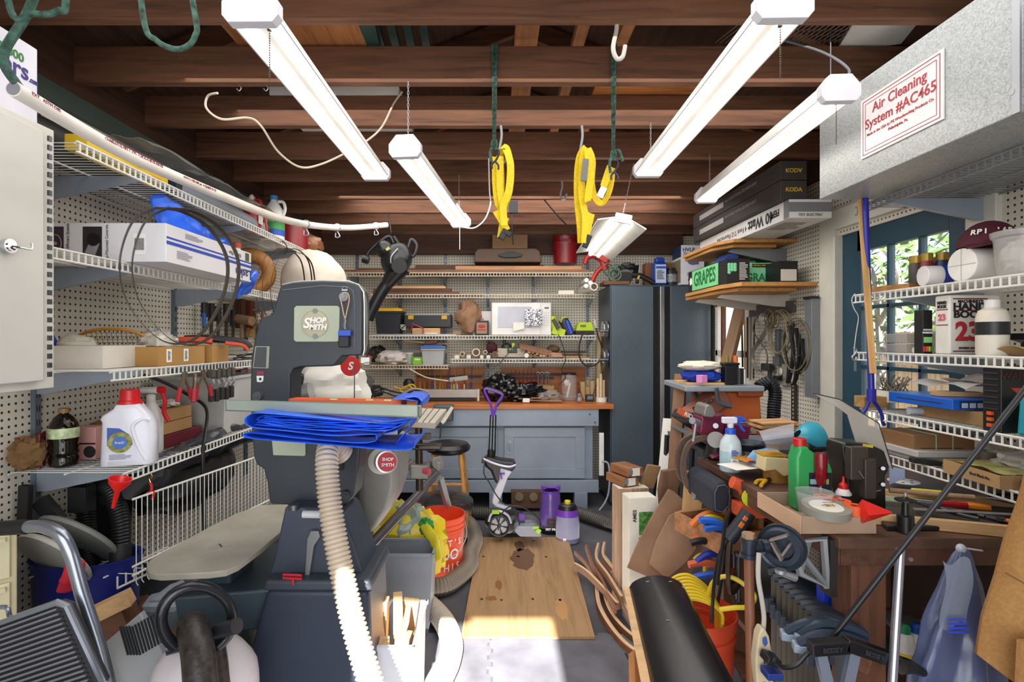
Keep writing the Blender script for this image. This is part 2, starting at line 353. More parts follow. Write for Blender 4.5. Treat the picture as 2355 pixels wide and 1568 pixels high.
# ---------------------------------------------------------------- outdoors, seen through the panes
struct(B().box((7,3,-.08),(10,16,.1)).o('ground',m('#8a7a5a',.9,'rough',s=4)))
fn = T('wooden_fence','weathered board fence outside the side door panes','fence',(3.6,1,0))
for i in range(26): B().box((0,i*.15,.75),(.02,.14,1.5)).o('fence_board',m('#c9b08c',.8,'wood',ax='Z'),fn)
B().box((-.03,1.9,.4),(.03,3.9,.08)).box((-.03,1.9,1.25),(.03,3.9,.08)).o('fence_rail',m('#c9b08c',.8,'wood',ax='Y'),fn)
def leafy(x,y,z,r,n,lab):
    th = T('garden_tree',lab,'tree',(x,y,0)); rn = random.Random(int(x*10+y)); b = B()
    for i in range(n):
        d = V((rn.gauss(0,1),rn.gauss(0,1),rn.gauss(0,1))).normalized()*r*rn.random()**.4; c = V((0,0,z))+d
        u = V((rn.uniform(-1,1),rn.uniform(-1,1),rn.uniform(-1,1))).normalized(); w = u.orthogonal().normalized(); s = rn.uniform(.05,.11)
        b.add([c-u*s,c+w*s*.45,c+u*s,c-w*s*.45],[(0,1,2,3)])
    b.o('foliage',m('#4c6a2a',.6,k=.5,s=3),th)
    t = B(); t.tube(bez([(0,0,0),(.1,.1,z*.5),(0,.05,z)]),.09,8)
    for i in range(5): t.tube(bez([(0,.05,z*.7),(rn.uniform(-.5,.5),rn.uniform(-.9,.9),z*1.0),(rn.uniform(-.7,.7),rn.uniform(-1.4,1.4),z*1.5)]),.035,6)
    t.o('trunk',m('#8a8278',.8,'rough'),th)
leafy(5.0,4.4,2.0,1.4,1500,'leafy green tree behind the fence, seen in the left panes of the side door')
leafy(5.6,7.6,2.4,1.5,1500,'leafy green tree farthest along the fence outside the side door')
# close the eaves
for sx,nm in ((XL-.02,'trim_%d'),(XR+.02,'trim_%d')):
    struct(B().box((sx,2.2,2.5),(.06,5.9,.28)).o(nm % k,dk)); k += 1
# ================================================================ overhead
def fixture(label,near,far,w,chains=(),h=.055,refl=0,pull=True,group='fluorescent shop lights'):
    near = V(near); far = V(far); d = far-near; L = d.length; mid = (near+far)/2
    th = T('shop_light',label,'light',mid,math.atan2(-d.x,d.y),group)
    hw = w/2; b = B()
    rw = hw+refl; pr = [(-rw,0),(-hw*.62,h*.62),(-hw*.5,h),(hw*.5,h),(hw*.62,h*.62),(rw,0),(rw,-.006),(rw-.004,-.006),(hw*.58,h*.56),(-hw*.58,h*.56),(-rw+.004,-.006),(-rw,-.006)]
    b.prism(pr,X_,Z_,Y_*L,(0,-L/2,0)).o('housing',white,th)
    B().prism([(-.016,0.004),(.016,.004),(.022,h*.5),(-.022,h*.5)],X_,Z_,Y_*(L-.05),(0,-L/2+.025,0)).o('ballast_cover',white,th)
    em = m('#fffaf0',.5,'emit',e=TUBE_E)
    for s in (-1,1): B().cyl((s*hw*.5,-L/2+.02,.004),(s*hw*.5,L/2-.02,.004),.0125,n=12).o('fluorescent_tube',em,th)
    for s in (-1,1):
        e = B(); hh = h+.008
        e.prism([(-hw-.006,-.004),(-hw*.86,-.022),(hw*.86,-.022),(hw+.006,-.004),(hw+.006,hh*.45),(hw*.6,hh),(-hw*.6,hh),(-hw-.006,hh*.45)],X_,Z_,Y_*(.03*s),(0,s*(L/2-.012),0)) if not refl else e.box((0,s*(L/2),h*.5),(.09,.02,.05))
        e.o('end_cap',m('#d6d4da',.45),th,bev=.002)
    for cx,cy,top in chains:
        c = B(); z = h; n = int((top-mid.z-h)/.012)
        for i in range(n):
            zc = h+.006+i*.012; u = V((.0035,0,0)) if i % 2 else V((0,.0035,0))
            c.tube([V((cx,cy,zc))+u*math.cos(a)+Z_*.008*math.sin(a) for a in [j*PI/3 for j in range(6)]],.0009,4,closed=True)
        c.o('hanging_chain',steel,th)
    if pull:
        c = B();
        for i in range(22): c.ell((.02,-L/2+.045,-.008-i*.006),(.0022,.0022,.0026),6,4)
        c.cyl((.02,-L/2+.045,.01),(.02,-L/2+.045,-.006),.006).o('pull_chain',m('#5a5040',.4,met=.6),th)
    return th
f1 = fixture('large lit shop light at upper left, above the white pipe',(-.588,1.27,2.205),(-.570,2.49,2.205),.125)
f2 = fixture('large lit shop light at upper right of the yellow straps',(.685,1.255,2.205),(.71,2.44,2.205),.125,[(0,.55,2.42)])
f3 = fixture('lit shop light hanging beside the galvanized air cleaner',(1.085,1.66,2.19),(1.15,2.86,2.20),.11,[(0,.55,2.42)])
B().cyl((0,-.56,.05),(0,-.56,.235),.0018,n=5).tube(bez([(.03,-.58,.05),(.05,-.57,.1),(-.02,-.56,.16),(-.12,-.5,.24)]),.004,6).o('suspension_wire',dsteel,f3)
f4 = fixture('smaller lit shop light on a chain left of the yellow straps',(-.338,1.97,2.13),(-.212,3.17,2.125),.11,[(0,-.57,2.42),(0,.55,2.42)],pull=False)
B().tube(bez([(.0,.57,-.02),(.0,.57,-.16)]),.002,6).o('pull_cord',white,f4)
B().box((-.012,-.612,.022),(.003,.004,.014)).box((.008,-.612,.022),(.003,.004,.014)).box((0,-.612,.042),(.05,.004,.003)).o('socket_slots',black,f4)
f5 = fixture('lit shop light with wide white reflector wings at the far right',(.69,2.86,2.07),(.74,3.95,2.05),.12,[(0,-.5,2.42)],refl=.075,pull=False)
f5.rotation_euler = (0,math.radians(12),f5.rotation_euler[2])
# white PVC pipe sagging along the left wall
pp = bez([(-.985,1.07,1.935),(-1.0,1.42,1.925),(-1.0,1.9,1.948),(-.985,2.35,1.975),(-.95,2.75,2.025),(-.86,3.1,2.09),(-.69,3.32,2.155)],8)
th = T('white_pipe','long white plastic pipe with red print sagging along the left shelves','pipe',pp[0])
b = B(); q = [p-pp[0] for p in pp]; b.tube(q,.0165,18); b.v = b.v; bb = b.o('pipe',m('#ece4da',.35),th)
B().tube([q[0]-(q[1]-q[0]).normalized()*.001,q[0]],.0135,16).o('pipe_mouth',m('#8a8890',.6),th)
inkr = m('#8a2a4a',.6)
for i,s in ((1,'EXT.  ASTM D85'),(6,'CHARLOTTE PIPE 1" PVC 1120 SCH 40 PR 450 PSI'),(12,'ASTM D-1785 NSF-pw  4 CELSIUS TO 23')):
    p = q[i]; d = (q[min(i+6,len(q)-1)]-p).normalized() if i > 1 else (q[2]-q[1]).normalized()
    text(s,.011,inkr,th,p+V((.016,0,.0))*1+V((0,.0,.004)),u=d,v=Z_,align='LEFT')
for i in (30,37,45):
    hk = B(); p = q[min(i,len(q)-1)]; hk.tube([p+V((.021*math.cos(a),0,.021*math.sin(a))) for a in [j*PI/6 for j in range(12)]],.003,6,closed=True)
    hk.tube(bez([p+V((0,0,-.02)),p+V((.015,0,-.05)),p+V((-.008,0,-.055)),p+V((-.008,0,-.03))],4),.0035,6)
    hk.o('hanger',steel,th)
# green braided ropes
rope = m('#38564a',.8,'cloth',s=60,k=.7)
def rp(name,label,cat,pts,r,mat=rope,group=None,n=8):
    P = [V(p) for p in pts]; o = P[0]; return one(B().tube(bez([p-o for p in P]),r,n),name,mat,label,cat,o,group=group)
rp('rope','green braided rope dropping into the open end of the white pipe','rope',[(-.84,1.0,2.42),(-.865,1.03,2.25),(-.94,1.06,2.1),(-.995,1.06,2.0),(-.985,1.075,1.95),(-.98,1.1,1.935)],.009)
rp('rope_loop','green rope loop hanging from the joists at the upper left corner','rope',[(-.94,1.0,2.44),(-.93,1.0,2.07),(-.88,1.0,2.045),(-.835,1.0,2.05),(-.82,1.0,2.09),(-.83,1.0,2.44)],.006)
rp('rope_loop','green rope loop hanging left of the large left shop light','rope',[(-.83,1.2,2.42),(-.82,1.22,2.17),(-.79,1.22,2.12),(-.75,1.22,2.10),(-.72,1.22,2.105),(-.70,1.22,2.13),(-.70,1.22,2.18),(-.74,1.2,2.42)],.0065)
def px_path(pts): return [W(*p) for p in pts]
wht = m('#d8cbb4',.5)
rp('electric_cable','cream electric cable drooping behind the large left shop light','cable',px_path([(500,215,2.0),(478,222,2.05),(475,250,2.05),(510,275,2.05),(570,272,2.1),(600,290,2.1),(640,350,2.2),(690,385,2.3),(740,378,2.35),(800,350,2.4),(850,320,2.4),(880,290,2.4),(905,240,2.4),(925,212,2.4)]),.0045,wht)
rp('electric_cable','thin white cable hanging between the small shop light and a yellow strap','cable',px_path([(1060,522,3.1),(1090,525,3.1),(1115,505,3.1),(1128,470,3.05),(1126,440,3.0),(1124,364,2.87)]),.004,white)
# coated storage hooks and yellow ratchet straps
gry = m('#8d9296',.35)
def hook(label,px,py,Y,h,mat=gry,r=.006,grp='coated ceiling hooks'):
    top = W(px,py,Y); s = S(h,Y)
    P = bez([(0,0,0),(.003,0,-s*.3),(-.008,0,-s*.75),(.004,0,-s),(.022,0,-s*.95),(.03,0,-s*.7)])
    return one(B().tube(P,r,8),'ceiling_hook',mat,label,'hook',top,group=grp)
hook('grey ceiling hook behind the left yellow strap',1152,290,2.43,85)
hook('grey ceiling hook holding the right yellow straps',1338,290,2.43,85)
hook('pale hooked rod hanging from the nearest joist above the right straps',1416,36,1.66,100,m('#b9b4ac',.4),.007)
hook('grey ceiling hook with nothing on it, between the yellow straps',1292,417,3.26,42)
yel = m('#e6c81e',.7,'cloth',s=90,k=.12)
def strap(b,pts,w=.012,up=(1,.3,0)): b.tube(bez([W(*p)-O for p in pts],6),w,4,flat=.14,up=up)
def strap_set(name,label,seq,O_,w=.0235,extra=None):
    global O
    O = O_; th = T(name,label,'strap',O)
    b = B()
    for s in seq: strap(b,s,w)
    b.o('webbing',yel,th); return th
O = W(1158,330,2.4); Yk = 2.40
ts = strap_set('ratchet_strap','coiled yellow ratchet strap hanging left, with black buckle at its end',[
 [(1140,362,Yk),(1140,420,Yk),(1146,470,Yk),(1160,474,Yk+.02),(1172,440,Yk),(1176,390,Yk),(1168,345,Yk),(1158,338,Yk),(1152,350,Yk+.03),(1155,420,Yk+.03),(1152,465,Yk+.03)],
 [(1150,360,Yk-.02),(1150,430,Yk-.02),(1156,472,Yk-.02)],[(1164,345,Yk-.02),(1174,380,Yk-.03),(1170,440,Yk-.03),(1158,470,Yk-.03),(1158,500,Yk-.03),(1160,520,Yk-.03)],
 [(1140,486,Yk),(1152,505,Yk),(1166,530,Yk)],[(1164,500,Yk+.01),(1156,520,Yk+.01),(1152,548,Yk+.01)]],O)
B().box(W(1158,540,Yk)-O,(.03,.02,.05),(0,.5,0)).box(W(1168,538,Yk)-O,(.035,.025,.02),(0,.5,0)).o('buckle',black,ts,bev=.003)
O = W(1345,340,2.4)
ts = strap_set('ratchet_strap','looped yellow ratchet strap hanging right, with grey sleeve and black buckle',[
 [(1348,340,Yk),(1334,360,Yk),(1328,400,Yk),(1328,460,Yk),(1334,520,Yk),(1336,560,Yk)],[(1348,340,Yk-.03),(1340,370,Yk-.03),(1338,450,Yk-.03),(1346,500,Yk-.03),(1344,560,Yk-.03)],
 [(1352,342,Yk),(1362,370,Yk),(1360,420,Yk),(1368,455,Yk),(1384,468,Yk),(1398,450,Yk-.02),(1406,420,Yk-.02),(1408,390,Yk-.02)],[(1350,345,Yk-.05),(1358,400,Yk-.05),(1354,440,Yk-.05),(1352,465,Yk-.05),(1360,455,Yk-.05)],
 [(1388,430,Yk-.04),(1398,400,Yk-.04),(1404,384,Yk-.04)],[(1360,492,Yk-.02),(1352,525,Yk-.02),(1346,555,Yk-.02)]],O)
B().box(W(1345,392,Yk-.07)-O,(.026,.01,.1),(0,.1,0)).o('sleeve',m('#77787c',.8),ts,bev=.003)
B().box(W(1384,443,Yk-.06)-O,(.03,.008,.05),(0,.45,0)).o('printed_label',paper,ts)
B().box(W(1350,556,Yk-.02)-O,(.025,.02,.06),(0,.4,0)).o('buckle',black,ts,bev=.003)
for lab,px,yb in (('left',1136,345),('right',1410,370)):
    Yr = 2.80; O = W(px,100,2.0); b = B()
    for dx in (-3,4,7): b.tube(bez([W(px+dx,104,2.008)-O,W(px+dx*.6,182,2.008)-O,W(px+dx*.5,240,2.12)-O,W(px+dx*.3,yb-20,2.28)-O,W(px+dx,yb,2.3)-O]),.0055,6)
    b.ell(W(px+1,yb-14,2.3)-O,(.016,.014,.022)).tube(bez([W(px,yb-10,2.3)-O,W(px-8,yb+5,2.3)-O,W(px-6,yb+28,2.3)-O]),.007,6)
    if lab == 'right': b.tube(bez([W(px,yb-20,2.3)-O,W(px+14,yb-22,2.3)-O,W(px+22,yb+2,2.3)-O]),.007,6)
    th = T('rope_hanger','green braided rope with steel S hook above the %s yellow strap' % lab,'rope',O)
    b.o('rope',rope,th)
    B().tube(bez([W(px+6,yb-4,2.3)-O,W(px+12,yb+6,2.3)-O,W(px+6,yb+22,2.3)-O,W(px-4,yb+34,2.3)-O,W(px-4,yb+44,2.3)-O]),.0045,8).tube(bez([W(px+2,yb+26,2.3)-O,W(px+10,yb+36,2.3)-O,W(px+10,yb+46,2.3)-O]),.0045,8).o('s_hook',m('#3a3a52',.3,met=.8),th)
# small hooks in the joists
for lab,px,py,Y in (('near the far end of the large left shop light',612,196,2.05),('above the small shop light',918,172,2.03),('at the far left joist',550,196,2.05)):
    one(B().tube(bez([(0,0,.02),(0,0,0),(.008,0,-.012),(0,0,-.024),(-.01,0,-.014)]),.0018,6),'screw_hook',steel,'tiny screw hook '+lab,'hook',W(px,py,Y),group='small joist hooks')
# black adapter, cords and vents up in the joists
th = T('power_adapter','black power adapter box plugged in between the yellow straps near the ceiling','adapter',W(1181,478,3.66))
B().box((0,0,0),(.06,.04,.085)).o('case',black,th,bev=.004); B().tube(bez([(-.01,0,-.04),(-.012,0,-.12),(.0,.05,-.25)]),.005,6).o('cord',black,th)
rp('extension_cord','black cord running across the joists right of the yellow straps','cord',px_path([(1250,458,3.7),(1290,505,3.9),(1322,535,4.2)]),.006,black)
one(B().prism([(0,0),(.24,0),(.24,.4),(0,.4)],X_,Y_,Z_*.01),'corrugated_sheet',m('#2c4a42',.5),'dark green corrugated panel stored up in the rafters','panel',(-.66,1.7,2.57),rot=(0,0,.1))
b = B()
for i in range(4): b.box((-.09+i*.06,0,0),(.03,.6,.02))
one(b,'stored_shutter',m('#1d3a36',.45),'dark green ribbed shutter lying across the rafters','shutter',(-.36,1.95,2.6),rot=(0,0,.05))
one(B().box((0,0,0),(.5,.5,.012)),'plywood_sheet',m('#a4693c',.7,'wood',ax='Y'),'orange-brown plywood sheet stored above the joists at left','board',(-.75,2.1,2.575))
one(B().box((0,0,0),(.6,.5,.012)),'plywood_sheet',m('#b8743c',.7,'wood',ax='X',k=.7),'flaky strand board stored above the joists at right of the straps','board',(.75,2.55,2.575))
one(B().box((0,0,0),(.6,.46,.04)),'long_carton',paper,'long white carton lying on the joists behind the left shop light','box',(-.75,2.66,2.582))
b = B()
for i in range(24):
    for s in (-1,1): b.tube([(i*.02-.2,-.13,0),(i*.02-.2+s*.08,.13,0)],.0022,4)
th = T('expanded_metal_sheet','expanded metal mesh sheet lying on the joists at upper right','mesh',(1.13,1.9,2.575)); b.o('mesh_strands',m('#7a6a60',.5,met=.5),th)
one(B().box((0,0,0),(.22,.26,.008)),'plastic_sheet',paper,'white panel lying on the joists beside the metal mesh','panel',(1.42,1.93,2.57),rot=(0,0,-.3))
# buckets on top of the air cleaner
def bucket_black(loc,lab):
    th = T('black_bucket',lab,'bucket',loc); b = B(); b.lathe([(.0,0),(.12,0),(.138,.3),(.145,.3),(.145,.32),(.14,.34),(.145,.34),(.145,.36),(.13,.36),(.0,.36)],24); b.o('bucket_body',m('#1c1c1e',.35),th)
    B().box((-.10,-.09,.12),(.06,.005,.09),(0,0,-.85)).o('label_sticker',m('#c8c0b8',.5),th)
bucket_black((1.74,1.86,2.352),'black plastic bucket on top of the air cleaner, farther one')
bucket_black((1.75,1.5,2.352),'black plastic bucket on top of the air cleaner, nearer one')
# galvanized air cleaner
galv = m('#b4b8b8',.38,'galv')
th = T('air_cleaner','big galvanized metal air cleaner box with white and red sign','air cleaner',(1.3,1.7,1.985))
B().box((.28,0,.182),(.56,.81,.36)).o('cabinet',galv,th,bev=.004)
b = B(); b.box((-.002,-.395,.182),(.006,.02,.36)); b.cyl((-.006,-.385,.30),(0,-.385,.30),.008).cyl((-.006,-.385,.06),(0,-.385,.06),.008); b.o('edge_trim',steel,th)
sy = -.013; sg = B().box((-.003,sy,.18),(.004,.342,.205)).o('sign',m('#e9e4e4',.5),th)
b = B()
for i_,t in ((0,.0022),(.012,.0014)):
    w2,h2 = .160-i_,.093-i_
    for s in (-1,1): b.box((-.0055,sy,.18+s*h2),(.001,w2*2,t)).box((-.0055,sy+s*w2,.18),(.001,t,h2*2))
rd = m('#a8303a',.5); b.o('sign_border',rd,th)
for s,z,sz,bo in (('Air Cleaning',.234,.046,.012),('System #AC465',.187,.046,.012),('Made in the USA by PSI Woodworking Products Co.',.151,.0145,.01),('Philadelphia, Pa.',.132,.0145,.01)):
    text(s,sz*1.0 if sz > .02 else sz*.92,rd,th,(-.0055,sy,z),u=(0,-1,0),v=Z_,bold=bo,sx=.98)
# ================================================================ left wall
def Wz(px,py,z): Y = FOC*(EYE-z)/(py-785); return W(px,py,Y)
def carton(name,label,cat,x0,x1,y0,y1,z0,z1,mat=card,rz=0,opn=False,group=None,tape=None,t=.004):
    c = V(((x0+x1)/2,(y0+y1)/2,z0)); th = T(name,label,cat,c,rz,group); d = (x1-x0,y1-y0,z1-z0); b = B()
    if opn: b.open_box((0,0,d[2]/2),d,t).o('tray',mat,th)
    else: b.box((0,0,d[2]/2),d).o('box_body',mat,th,bev=min(.003,d[2]*.1))
    if tape: B().box((0,0,d[2]/2),(.03 if d[0] < d[1] else d[0]+.001,d[1]+.001 if d[0] < d[1] else .03,d[2]+.0012)).o('packing_tape',tape,th)
    return th
def plate(name,mat,par,c,d,rot=None,bev=0): return B().box((0,0,0),d).o(name,mat,par,bev,c,rot)
def lines(name,mat,par,c,w,h,n,ax='x',t=.0006,seed=1,face='-y'):
    """rows of small print as little dark bars on a label; face picks the plane"""
    rn = random.Random(seed); b = B()
    for i in range(n):
        ww = w*rn.uniform(.6,1); z = h/2-(i+.5)*h/n
        if face == '-y': b.box((c[0]-(w-ww)/2,c[1],c[2]+z),(ww,t,h/n*.5))
        elif face in ('x','-x'): b.box((c[0],c[1]+(w-ww)/2*(1 if face == '-x' else -1),c[2]+z),(t,ww,h/n*.5))
        else: b.box((c[0]-(w-ww)/2,c[1]+z,c[2]),(ww,h/n*.5,t))
    return b.o(name,mat,par)
ink = m('#26262a',.7); barw = m('#f2f0ec',.6)
# white metal cabinet
th = T('metal_cabinet','white painted metal wall cabinet at the far left with ajar door','cabinet',(-1.42,1.15,1.29))
B().box((-.01,0,.358),(.40,.62,.716)).o('body',m('#d2cfc6',.35),th,bev=.003)
B().box((.20,-.02,.358),(.02,.55,.67)).o('door',m('#cfccc4',.3,s=2,k=.06),th,bev=.004)
b = B(); [b.box((.213,.268,.04+i*.0245),(.006,.010,.014)) for i in range(27)]; b.o('hinge_slots',dsteel,th)
b = B(); b.cyl((.211,.143,.364),(.224,.143,.364),.018,n=20).cyl((.224,.143,.364),(.227,.143,.364),.012,n=16).tube(bez([(.225,.143,.364),(.24,.155,.362),(.245,.175,.362),(.24,.182,.378)]),.0025,6)
tag(b.o('magnetic_hook',chrome,None,loc=(-1.42,1.15,1.29)),'round chrome magnetic hook stuck on the white cabinet door','hook')
th = carton('flower_carton','white carton with green and purple lettering on top of the white metal cabinet','box',-1.62,-1.25,.95,1.43,2.008,2.215,m('#dcdae4',.6))
gr = m('#2c7a34',.6); pu = m('#3a2a7a',.6)
text('1·800',.032,gr,th,(.186,.125,.157),u=Y_,v=Z_,bold=.015,align='LEFT'); text('flowers',.062,pu,th,(.186,.212,.125),u=Y_,v=Z_,bold=.015,align='RIGHT'); text('.com',.022,pu,th,(.186,.213,.113),u=Y_,v=Z_,bold=.015,align='LEFT',sx=.6)
# ---- topmost shelf
zs = 2.012
th = carton('yellow_carton','flat yellow carton lying along the topmost left shelf','box',-1.335,-1.262,1.62,2.02,zs,zs+.05,m('#d8b41c',.6))
text('BLADE  SET',.022,ink,th,(.037,0,.03),u=Y_,v=Z_,bold=.01); text('extra long',.014,red,th,(.037,.13,.013),u=Y_,v=Z_)
th = T('stove_pipe','black round metal pipe at the near end of the topmost left shelf','pipe',(-1.50,1.6,zs+.075)); B().tube([(0,0,0),(0,.65,0)],.07,20).tube([(0,.0,0),(0,.01,0)],.074,20).o('pipe',m('#23231f',.5),th)
def duct(label,x,y0,y1,r,mat,z=0):
    th = T('duct_pipe',label,'duct',(x,y0,zs+r+z),group='ducts on the topmost left shelf'); b = B(); n = int((y1-y0)/.012)
    b.tube([(0,i*.012,0) for i in range(n)],r,18,rf=lambda i: r*(1 if i % 2 or i > 18 else .92)); b.o('pipe',mat,th)
    B().tube([(0,-.012,0),(0,.03,0)],r*1.08,18).tube([(0,y1-y0-.04,0),(0,y1-y0,0)],r*1.08,18).o('collar',m('#30363c',.4),th)
duct('grey plastic duct lying behind the yellow carton',-1.33,2.12,3.0,.042,m('#8d949c',.4))
duct('dark grey duct lying at the wall side of the topmost left shelf',-1.48,2.05,3.1,.045,m('#4a5058',.4))
one(B().grid(lambda u,v: (-1.56+u*.34,1.9+v*1.25,2.12+.05*math.sin(u*3)+.035*noise.noise(V((u*4,v*9,1)))),14,40,.002),'plastic_wrap',m('#b8b4b0',.2,'glass',a=.35),'loose clear plastic wrap draped over the ducts on the topmost left shelf','plastic')
def bottle(name,label,loc,prof,mat,cap,capmat,sx=1,sy=1,group=None,rz=0,cat='bottle'):
    th = T(name,label,cat,loc,rz,group); B().lathe(prof,22,sx=sx,sy=sy).o('bottle_body',mat,th);
    if cap: B().lathe(cap,16).o('cap',capmat,th)
    return th
def jugp(r,h): return [(r*.9,0),(r,h*.04),(r,h*.6),(r*.92,h*.7),(r*.55,h*.84),(r*.32,h*.92),(r*.32,h*.95)]
th = bottle('vinegar_jug','white vinegar jug with blue cap at the far end of the topmost left shelf',(-1.32,3.12,zs),jugp(.065,.26),m('#f0efea',.4),[(.022,.245),(.022,.27),(.02,.272)],m('#3f8fd8',.4),sx=.9)
B().tube(bez([(.03,-.01,.235),(.06,-.01,.23),(.07,-.01,.19),(.058,-.01,.15)]),.009,8).o('handle',m('#f0efea',.4),th)
B().lathe([(.0665,.03),(.0665,.145)],22,sx=.9).o('paper_label',m('#3a9a4a',.5),th); B().lathe([(.0675,.03),(.0675,.065)],22,sx=.9).o('label_band',m('#1a50b0',.5),th)
text('VINEGAR',.032,white,th,(0,-.069,.115),bold=.02)
th = bottle('cleaner_bottle','yellow and black spray cleaner bottle beside the vinegar jug',(-1.42,3.05,zs),jugp(.05,.24),m('#3a3430',.35),[(.014,.225),(.014,.25),(.006,.26)],m('#e8e6e0'))
B().lathe([(.0512,.04),(.0512,.13)],20).o('paper_label',m('#d87a28',.5),th); B().lathe([(.0505,.15),(.047,.17)],20).o('neck_label',m('#e8d020',.5),th)
th = bottle('white_jug','white jug with orange cap behind the bottles on the topmost left shelf',(-1.49,3.2,zs),jugp(.06,.27),m('#e6e4de',.4),[(.024,.255),(.024,.285),(.02,.287)],m('#d86a28',.4))
th = bottle('spray_bottle','red bottle with trigger on the topmost left shelf edge',(-1.33,2.86,zs),jugp(.045,.16),m('#b01c20',.35),[(.014,.15),(.014,.165),(.012,.166)],white)
B().box((.047,0,.08),(.002,.05,.07)).o('paper_label',paper,th); B().tube(bez([(.0,0,.165),(.05,-.01,.17),(.08,-.01,.05),(.085,-.01,-.01)]),.006,6).o('trigger',red,th)
th = bottle('red_can','large red metal can at the back end of the topmost left shelf',(-1.33,3.42,zs),[(.1,0),(.1,.16),(.09,.17),(.0,.17)],m('#8a1a22',.35),None,None)
one(B().blob((0,0,.07),(.10,.13,.075),.2,3,4,flat=.075),'plastic_bag',m('#8a5a3a',.3),'brown translucent plastic bag at the far end of the topmost left shelf','bag',(-1.30,3.62,zs))
# ---- fan carton shelf
zs = 1.689
th = T('fan_carton','long white fan carton with blue stripes lying upside down on the left shelf','box',(-1.37,2.09,zs),0)
B().box((0,0,.066),(.50,.62,.132)).o('box_body',m('#e2e0e4',.5,k=.03),th,bev=.002)
sb = m('#2c48b0',.5)
b = B(); b.box((.2508,0,.085),(.001,.615,.006)); b.box((.2508,0,.068),(.001,.615,.011)); b.o('stripes',sb,th)
text('Lasko',.062,m('#2c3878',.5),th,(.252,.235,.032),u=-Y_,v=-Z_,bold=.004); text('Power Plus',.022,m('#6a6a72'),th,(.252,.16,.105),u=-Y_,v=-Z_); text('Box Fan',.012,m('#6a6a72'),th,(.252,.16,.088+.03),u=-Y_,v=-Z_)
B().box((.2508,.27,.108),(.001,.035,.035)).o('logo_square',m('#4a5a3a'),th)
b = lines('small_print',m('#9a9aa4'),th,(.2512,-.2,.035),.1,.03,5,face='x'); lines('small_print',m('#9a9aa4'),th,(.2512,-.14,.11),.12,.02,4,face='x')
def pic(cx,w,kind):
    B().box((cx,-.3105,.062),(w,.001,.115)).o('picture',m('#2a2228' if kind else '#3a2430',.5),th)
    if kind: B().cyl((cx+.005,-.311,.075),(cx+.005,-.314,.075),.022,n=18).o('picture_knob',m('#0c0c0e',.3),th); B().prism([(-.03,-.055),(.01,-.055),(.03,.0),(0,.012)],X_,Z_,Y_*-.0015,(cx-.005,-.311,.062)).o('picture_panel',m('#8a8a8c',.5),th)
    else: B().tube([(cx+.02*math.cos(a),-.3115,.062+.03*math.sin(a)) for a in [i*PI/9 for i in range(18)]],.0015,4,closed=True).cyl((cx,-.311,.062),(cx,-.313,.062),.006).o('picture_fan',m('#a89aa0'),th)
pic(-.125,.055,0); pic(-.0,.065,1)
text('3 Energy-Efficient Speeds',.0135,m('#5a5a60'),th,(-.083,-.3112,.062),u=Z_,v=-X_); text('Top-Mounted Controls',.0135,m('#5a5a60'),th,(.05,-.3112,.062),u=Z_,v=-X_)
B().box((.16,-.3106,.06),(.04,.001,.07)).o('barcode_label',barw,th); b = B(); [b.box((.145+i*.003,-.3115,.06),(.0013,.001,.04)) for i in range(11)]; b.o('barcode',ink,th)
def crumple(name,label,pts,rr,mat,flat=.45,cat='tarp',seed=1,n=22,amp=.3,group=None):
    P = [W(*p) if len(p) == 3 and p[0] > 5 else V(p) for p in pts]; o = P[0]; q = bez([p-o for p in P],10); k = len(q)
    b = B(); b.tube(q,1,n,rf=lambda i: rr[min(int(i/(k-1)*(len(rr)-1)),len(rr)-2)]*(1-(i/(k-1)*(len(rr)-1)) % 1)+rr[min(int(i/(k-1)*(len(rr)-1))+1,len(rr)-1)]*((i/(k-1)*(len(rr)-1)) % 1) if i < k-1 else rr[-1],flat=flat)
    mr = max(rr)
    b.v = [p+V((noise.noise(p*16+V((seed,0,0))),noise.noise(p*16+V((0,seed,9))),noise.noise(p*16+V((4,0,seed)))))*amp*mr for p in b.v]
    return one(b,name,mat,label,cat,o,ang=25,group=group)
tarpm = m('#2a66e6',.28,s=14,k=.22)
crumple('blue_tarp','blue tarp stuffed between the shelves behind the fan carton',[(362,452,2.0),(392,505,2.05),(440,555,2.15),(500,580,2.4),(560,610,2.65)],[.02,.07,.08,.07,.03],tarpm,.5,seed=3)
crumple('blue_tarp','corner of blue plastic tarp poking out below the fan carton',[(585,640,2.6),(565,655,2.55),(550,668,2.52),(545,686,2.5)],[.04,.07,.05,.01],tarpm,.35,seed=8)
th = bottle('white_bottle','white bottle with orange-red cap standing behind the fan carton',(-1.36,2.75,zs),jugp(.055,.235),m('#e2ddd4',.4),[(.022,.22),(.022,.245),(.019,.247)],m('#d2502c',.4))
ringm = m('#b07a3c',.45,'wood',ax='Z',k=.5)
th = T('wooden_ring','brown turned wooden ring leaning on the wall behind the bottle','ring',(-1.45,3.1,zs+.14),rot=(0,.2,.5))
B().tube([(0.10*math.cos(a),0,.10*math.sin(a)) for a in [i*PI/14 for i in range(28)]],.042,14,closed=True).o('ring_body',ringm,th)
